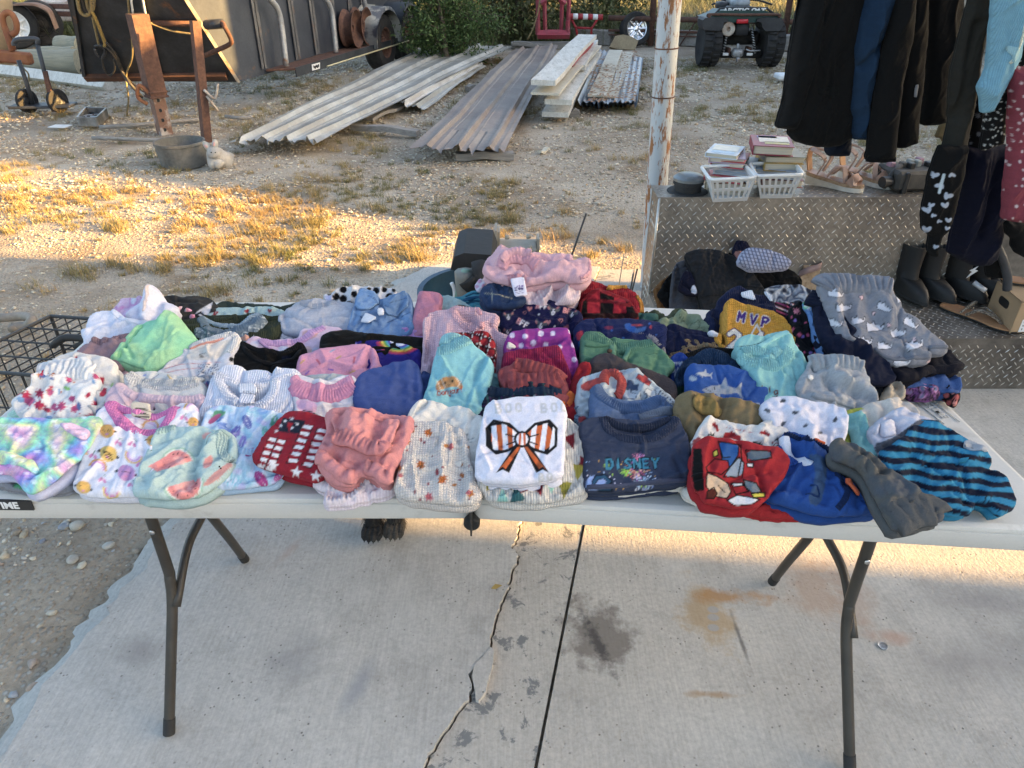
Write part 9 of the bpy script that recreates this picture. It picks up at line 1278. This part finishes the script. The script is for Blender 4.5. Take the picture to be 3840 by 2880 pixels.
S=cloth('folded_sweatpants','slate blue ribbed cuff sweatpants behind the shark shirt','pants','D',Z('1188 1150 1250 960 1350 832 1420 850 1512 780 1560 790 1700 860 1882 990 1900 1080 1700 1160 1400 1240 1200 1260'),'1b3350',T=.05,tilt=27,yb=1320,wr=.006,wl=.04,fab='rib',folds=[(Z('1350 840 1300 930 1260 1040'),.008,-.009),([(1420,870),(1380,930)],.010,.008)],prints=[('p',Z('1185 1140 1310 1120 1330 1240 1200 1270'),'24402f',1)],bands=[('rib_cuff',Z('1430 900 1530 830 1620 840 1760 920 1870 1000'),.030,'1c3858',dict(rib=.005,hgt=.006))])
cloth('folded_shirt','blue shirt printed with grey sharks','shirt','D',Z('1308 1040 1325 990 1352 940 1450 930 1700 946 1880 1002 2030 1080 2112 1152 2128 1215 2120 1330 2060 1420 1700 1400 1400 1320 1320 1200'),'2a5aa8',T=.055,r=.02,tilt=28,yb=1450,wr=.004,wl=.07,prints=[('s','shark',1700,1165,225,6,'99a0aa'),('s','shark',1500,1005,95,12,'a0a7b0'),('l',[(1580,1140),(1585,1165)],6,'23304a'),('l',[(1600,1140),(1605,1165)],6,'23304a'),('s','dot',1510,1135,6,0,'23304a'),('p',Z('1340 1020 1420 1030 1425 1070 1350 1080'),'b4bac4',1),('p',Z('1970 1320 2070 1290 2080 1370 2000 1380'),'aab2c4',1),('l',[(1500,1150),(1560,1180)],5,'23304a')],folds=[(Z('1355 945 1420 1050 1430 1140'),.010,.006)])
S=cloth('folded_sweatshirt','aqua sweatshirt reading big with pale neck label','shirt','D',Z('1832 700 1870 635 1990 614 2100 640 2215 590 2290 584 2382 610 2420 730 2495 800 2560 960 2512 1070 2500 1200 2500 1350 2300 1400 2100 1380 2060 1200 2000 1065 1930 990 1882 850'),'7fb9b8',T=.055,tilt=28,yb=1420,wr=.005,wl=.06,wd=60,prints=[('t','b',2085,1190,60,10,12,'7a3a2c'),('t','i',2160,1195,70,6,12,'7a3a2c'),('t','g',2215,1215,80,6,13,'7a3a2c'),('t','you',2048,885,44,6,6,'3f6a6c',.9),('l',Z('1840 720 2000 700 2200 650'),6,'2c4a50'),('l',[(1850,740),(1960,760)],5,'2c4a50')],holes=[(Z('1910 800 2000 770 2120 760 2200 820 2150 880 2000 880'),-.010)],bands=[('collar',Z('1880 830 1930 890 2040 930 2160 945 2260 920 2330 850 2360 770'),.026,'86c0be',dict(rib=.004,fab='rib',hgt=.006)),('back_collar',Z('1885 790 1990 780 2110 810 2180 850 2240 790'),.020,'8cc4c2',dict(rib=.004,fab='rib',hgt=.006)),('hood_edge',Z('2050 750 2150 690 2250 630 2340 600'),.012,'8cc4c0',dict(rib=0))],folds=[([(1990,960),(2010,1080)],.010,.006)])
S=cloth('folded_sweater','navy ribbed sweater with white care labels behind the yellow jersey','sweater','D',Z('1518 490 1550 362 1640 312 1652 250 1722 190 1858 138 1925 180 2000 222 2160 226 2205 300 2215 420 2100 560 1800 640 1620 680 1540 600'),'1d2648',T=.06,r=.02,tilt=28,yb=760,fab='rib',wr=.007,wl=.05,folds=[(Z('1650 270 1700 240 1830 190'),.010,.008),(Z('1640 320 1610 450 1640 600'),.012,-.010)],patches=[('care_label',Z('1832 245 1948 218 1995 330 1850 290'),'c8cfdc',dict(dz=.014,sm=0,flat=True,prints=lines(1850,258,90,12,5,-10,'9aa0ae',3))),('care_label',Z('2070 225 2110 222 2155 265 2165 360 2130 330'),'c4ccd8',dict(dz=.014,sm=0,flat=True))])
J24=[('t','MVP',1842,450,92,12,40,'d6d0c8',1.38),('t','MVP',1842,450,92,12,26,'4a2a86',1.38),('t','24',1740,740,190,6,66,'4a2a60',1.25),('t','24',1740,740,190,6,44,'d8d6d2',1.25),('l',Z('1985 590 2040 490 2075 560'),16,'d8d6d2')]
cloth('jersey','yellow basketball jersey with purple MVP lettering','jersey','D',Z('1690 730 1702 600 1712 450 1728 282 1760 262 1900 308 2050 350 2215 400 2302 450 2372 540 2425 610 2445 720 2400 860 2000 860 1740 840 1600 650 1610 590 1695 620'),'c88e10',T=.055,tilt=29,yb=960,fab='mesh',wr=.005,wl=.07,prints=J24,cell=.002,folds=[(Z('1730 300 1720 500 1700 700'),.006,.005)])
cloth('folded_shirt','mustard yellow tee under the aqua sweatshirt hood','shirt','D',Z('1740 760 1780 690 1850 615 1980 598 2215 600 2370 605 2440 690 2445 760 2300 860 1900 880'),'b5a034',T=.04,tilt=26,yb=1000,wr=.004,prints=[('l',[(1780,640),(1860,620)],26,'22304a'),('s','oval',1950,606,34,80,'8a8c80')])
cloth('leggings','black leggings with neon flower splashes at the right rear','pants','E',Z('345 270 380 235 440 228 525 275 545 400 605 520 645 640 600 760 480 740 430 620 395 520 355 400'),'111218',T=.05,tilt=26,yb=800,wr=.005,prints=[('sc','leaf',14,4,18,34,['c04a70','a878c0','d0788a'],55),('sc','dot',26,9,8,16,['5ac080','c04a70','8a6ac0'],36)])
cloth('folded_shorts','green, white and blue tropical shorts edge beside the leggings','shorts','E',Z('448 235 480 200 525 180 570 260 560 380 640 560 720 660 680 740 600 640 540 480 500 300'),'5f8ac4',T=.045,tilt=27,yb=800,lift=.012,wr=.006,wl=.025,prints=[('p',Z('440 240 490 190 540 185 530 240 460 260'),'6fc09a',1),('sc','leaf',5,3,16,24,['d4d4d8','3f9a6a'],30,(440,180,560,270))],bands=[('waistband',Z('490 260 530 270 560 250'),.014,'6f98d0',dict(rib=.007,ribk=.7))])
cloth('folded_skirt','black skirt with magenta and white stripes at the right rear','skirt','R',Z('1105 1290 1140 1255 1260 1245 1330 1262 1345 1320 1300 1390 1180 1420 1110 1370'),'1c161c',T=.05,tilt=24,yb=1500,wr=.004,prints=[('stripe',22,34,.4,'a03a6c'),('stripe',22,70,.14,'c8c0c4')])
cloth('folded_shirt','rust red tee under the striped skirt','shirt','R',Z('1190 1400 1220 1375 1300 1372 1305 1430 1270 1500 1200 1480'),'8c3a28',T=.03,tilt=20,yb=1540,wr=.003)
# === heap of dark clothes on the step
HG='dark clothes heaped on the tank step'
def heap(label,pts,col,name='folded_shirt',cat='shirt',tilt=52,yb=1380,lift=0,**k):return cloth(name,label,cat,'R',pts,col,zb=ZS+.006,tilt=tilt,yb=yb,lift=lift,group=HG,**k)
heap('tan canvas pants at the left bottom of the dark heap',Z('125 1115 200 1040 262 1000 290 1100 290 1250 300 1370 180 1380 150 1230'),'7a5228','folded_pants','pants',yb=1400,wr=.006,wl=.04)
heap('black vest at the left side of the dark heap',Z('150 1175 240 1020 285 975 330 1050 330 1320 260 1320 215 1260'),'0d0d10','folded_vest','vest',yb=1400,lift=.01)
heap('black sweater at the top of the dark heap',Z('540 830 600 770 720 700 760 675 900 680 1010 692 1112 762 1100 850 900 950 600 950'),'0b0b0d',yb=1200,wr=.008)
heap('small navy piece with pink lining behind the crochet hat',Z('800 800 840 700 920 715 960 790 930 880 860 900'),'1b1d36','folded_shirt','shirt',yb=1230,lift=.02,prints=[('p',Z('800 790 900 785 880 850 850 870'),'b07a72',1)])
heap('grey sweatshirt on the left of the dark heap',Z('258 1290 270 1100 290 960 322 892 400 868 450 900 520 1150 580 1360 400 1380 290 1360'),'4c4d54',yb=1420,lift=.02,hea=.15,wr=.007,folds=[(Z('330 900 320 1100 300 1250'),.012,-.008)])
heap('black cap like garment with white logo bits tucked in the heap',Z('330 1110 390 960 440 975 480 1120 500 1165 400 1160'),'16182e',yb=1400,lift=.06,prints=[('l',[(400,870),(410,950)],14,'d0d0d8'),('p',Z('430 1140 460 1070 490 1110 490 1165'),'c8cad6',1),('l',[(395,880),(415,880)],20,'d0d0d8')])
S=heap('faded black tee draped over the front of the dark heap',Z('392 815 470 786 600 780 710 792 800 832 850 902 945 955 1045 1085 1095 1180 1085 1260 1000 1310 700 1350 560 1350 505 1170 445 920'),'2a2b2e',yb=1420,lift=.045,wr=.009,wl=.06,wd=50,hea=.12,T=.04,folds=[(Z('720 800 780 900 860 1100 880 1180'),.014,-.012),(Z('520 800 560 1000 600 1200'),.016,.008)],bands=[('hem',Z('520 1190 640 1175 800 1140 860 1095 920 1100 1060 1110'),.008,'242528',dict(rib=0,hgt=.005))])
heap('pale lavender crochet knit hat on the dark heap',Z('848 885 880 820 912 778 955 768 1100 788 1205 822 1302 886 1262 945 1100 955 950 955 885 915'),'b0b4cc','knit_hat','hat',yb=1400,lift=.085,T=.06,r=.035,wr=.002,fab='waffle',prints=[('stripe',72,30,.3,'5a5e78'),('stripe',8,30,.22,'6f738c')],puff=.01)
heap('black leggings on the right of the dark heap',Z('940 975 1000 945 1100 948 1250 938 1335 980 1392 1042 1380 1120 1200 1180 1080 1170 1030 1080'),'0c0c0e','folded_pants','pants',yb=1400,lift=.03,wr=.006)
heap('blue and white tie dye scarf at the foot of the heap',Z('1068 1130 1120 1105 1250 1088 1385 1084 1455 1120 1505 1150 1450 1240 1250 1300 1120 1280 1085 1200'),'46526a','scarf','scarf',yb=1420,lift=.03,wr=.008,wl=.03,wd=15,prints=[('tie',110,['232a3a','8f9cb0','3f4c68','c0c6d0','2a3042'],4)])
# === clothes hanging at the right
def hang(label,pts,col,Y,name='hanging_coat',cat='coat',reg='O',wr=.012,wl=.07,T=.05,sl=0,**k):return cloth(name,label,cat,reg,pts,col,plane=('v',Y,sl),group='clothes hanging on the rack',T=T,r=T*.6,wr=wr,wl=wl,wd=84,an=5,sm=1,wfine=.06,**k)
hang('navy sleeve hanging lowest between the coat and the blue fleece',Z('495 1150 720 1100 712 1300 695 1345 520 1345 500 1310'),'131d2e',2.70,'hanging_jacket','jacket')
S=hang('long black wool coat, leftmost on the rack',Z('300 -380 290 0 245 180 200 420 168 650 140 880 118 960 78 1100 192 1112 182 1160 230 1212 350 1252 500 1272 620 1250 722 1180 735 900 765 600 805 200 850 -50 850 -380'),'0c0e0d',2.62,T=.09,wr=.016,patches=[('sleeve',Z('300 -380 290 0 245 180 200 420 168 650 140 880 118 960 80 1096 215 1108 300 760 400 380 440 0 450 -380'),'0d0f0f',dict(dz=.012,T=.03,r=.02)),('pocket_flap',Z('380 745 550 715 555 800 500 815 385 790'),'101211',dict(dz=.004,T=.003))])
S=hang('slate blue fleece jacket hanging beside the black coat',Z('900 -380 835 0 775 180 725 400 720 700 695 930 720 1000 722 1160 742 1200 872 1210 885 1080 960 600 1025 300 1135 0 1150 -380'),'1a3550',2.58,'hanging_jacket','jacket',T=.07,fab='fleece',wr=.018,folds=[(Z('930 380 840 470 775 560'),.012,-.02),(Z('960 0 880 250 790 480'),.02,.014)],bands=[('hem',Z('730 1165 800 1170 872 1172'),.008,'18324c',dict(rib=0)),('zipper',Z('1000 300 940 640 890 1000 872 1120'),.010,'0a0c10',dict(rib=.006))],patches=[('zipper_pull',Z('868 1070 884 1065 882 1110 862 1112'),'a9adb4',dict(dz=.008,T=.004))])
S=hang('black quilted vest with silver zipper pull',Z('1150 -380 1385 -380 1375 200 1345 600 1312 900 1282 1232 1150 1280 1090 1270 1100 900 1120 400'),'0a0a0b',2.56,'hanging_vest','vest',T=.07,wr=.012,patches=[('zipper_pull',Z('1222 712 1242 705 1240 740 1215 835 1200 832 1208 760'),'8c8c8e',dict(dz=.008,T=.004))])
S=hang('black fleece sleeve with thick cuff hanging lowest in the middle',Z('960 640 1040 250 1140 -100 1150 -380 1300 -380 1250 300 1160 700 1105 1200 1096 1300 1086 1390 862 1390 850 1362 872 1300 884 1100'),'060607',2.52,'hanging_jacket','jacket',T=.07,fab='fleece',bands=[('cuff',Z('852 1365 960 1372 1088 1368'),.022,'080809',dict(rib=0,hgt=.008))])
hang('black rain jacket at the right end of the dark group',Z('1370 -380 1690 -380 1682 100 1642 350 1602 500 1580 700 1548 900 1522 1060 1440 1078 1345 1080 1300 1030 1340 600'),'080809',2.60,'hanging_jacket','jacket',T=.08)
hang('tan belt end hanging under the black rain jacket',Z('1440 1190 1478 1090 1540 1040 1590 980 1560 1130 1505 1232 1490 1190'),'7a6a48',2.72,'hanging_belt','belt',T=.015,wr=.002)
S=hang('charcoal taupe pants folded over a hanger',Z('1760 -380 1962 -380 1952 0 1902 200 1832 500 1812 700 1772 900 1722 1200 1690 1475 1480 1452 1530 1200 1585 1000 1562 900 1592 600 1652 350 1702 150 1742 0'),'2e2d28',2.42,'hanging_pants','pants',T=.05,wr=.012,folds=[(Z('1760 200 1700 500 1640 800 1590 1000'),.012,-.014),(Z('1850 100 1790 500 1720 900'),.012,.008)])
hang('black dress with small white blossoms behind the taupe pants',Z('1770 840 1850 820 1872 1000 1850 1300 1790 1480 1740 1650 1680 1600 1700 1300'),'0b0b0e',2.46,'hanging_dress','dress',prints=[('sc','leaf',16,4,18,32,['6a6c72'],60)])
S=hang('light blue ribbed top with lace edge',Z('1965 -380 2320 -380 2310 0 2215 200 2175 480 2065 700 1915 970 1848 975 1842 852 1815 762 1895 600 1912 400 1942 100'),'6fa3b8',2.30,'hanging_shirt','shirt',T=.05,fab='rib',wr=.014,wl=.05,folds=[(Z('2140 60 2080 380 2000 520 1890 800'),.014,.014)],patches=[('lace_trim',Z('1990 380 2050 385 2110 420 2100 480 2010 540 2030 470 1995 430'),'8fb8c0',dict(dz=.005,T=.003))],bands=[('edge',Z('2180 0 2130 180 2100 340 2070 450 2010 530'),.010,'c0c8b8',dict(rib=.007,hgt=.005))])
hang('black and white leopard print skirt',Z('2330 -100 2215 300 2182 450 2085 660 1945 900 1892 980 1855 1200 1842 1302 1925 1272 2015 1240 2045 1100 2105 850 2200 560 2330 400'),'0e0e10',2.34,'hanging_skirt','skirt',prints=[('sc','oval',240,5,8,15,['b0aea8'],22)],T=.05)
hang('dusty red dress with white blossom print at the right picture edge',Z('2095 -800 2330 -800 2330 520 2185 540 2030 512 2052 200 2080 0'),'8a3a48',2.28,'hanging_dress','dress',reg='S',prints=[('sc','leaf',60,8,12,22,['c8b4b4'],46)],T=.05)
S=hang('long navy dress with layered hem in front of the boots',Z('1700 -120 2085 -120 2065 300 2032 500 2005 700 1970 850 1890 905 1760 905 1660 860 1562 802 1622 500 1655 200'),'0c1226',2.44,'hanging_dress','dress',reg='S',T=.07,wr=.018,folds=[(Z('1950 0 1860 300 1780 620'),.014,-.02),(Z('1800 0 1760 300 1640 700'),.014,.014)])
hang('black dress printed with white butterflies',Z('1480 -120 1730 -120 1665 200 1622 400 1562 600 1500 652 1455 832 1415 830 1382 780 1402 655 1338 605 1330 480 1362 300 1402 100'),'0b0c10',2.38,'hanging_dress','dress',reg='S',T=.05,prints=[('s','oval',x+g*k*.38,y,k*.8,a+g*38,'a4adbc')for g in(-1,1)for x,y,k,a in[(1440,130,38,30),(1485,220,40,-60),(1410,390,30,20),(1375,430,42,-20),(1555,310,42,40),(1530,390,36,-10),(1370,600,42,10),(1480,530,22,60),(1590,130,30,80),(1450,750,26,30),(1560,520,30,0),(1430,480,24,50),(1550,590,24,20)]]+[('l',Z('1520 130 1500 200 1480 280'),26,'b4c4cc')])
hang('black lace trimmed skirt at the far right',Z('2050 525 2120 540 2330 540 2330 900 2215 842 2140 800 2105 745 2110 680 2060 640'),'09090a',2.36,'hanging_skirt','skirt',reg='S',T=.04)
hang('black trousers hanging behind the navy dress',Z('1880 880 1990 720 2025 1010 1960 1015 1895 1010'),'08080a',2.50,'hanging_pants','pants',reg='S')
rk=root('clothes_rack',(1.7,2.5,0),'black metal clothes rack carrying the hanging garments','rack')
mesh('rail',*tube([(.95,2.62,1.72),(1.55,2.50,1.74),(2.6,2.25,1.74)],.014,8),M_blackp,rk);mesh('upright',*tube([(2.6,2.25,1.76),(2.6,2.25,0)],.016,8),M_blackp,rk);mesh('upright',*tube([(.95,2.62,1.72),(.95,2.62,2.74)],.012,8),M_blackp,rk)
mesh('foot_tube',*tube(curve([gy('S',x,y,2.46)for x,y in Z('1950 690 1985 760 2030 860 2060 960 2070 1040 2065 1120')],5),.016,8),M_blackp,rk);mesh('foot_tube',*tube([gy('S',1780,1060,2.5),gy('S',1880,1130,2.46)],.010,8),M_galv,rk)
cleanup()
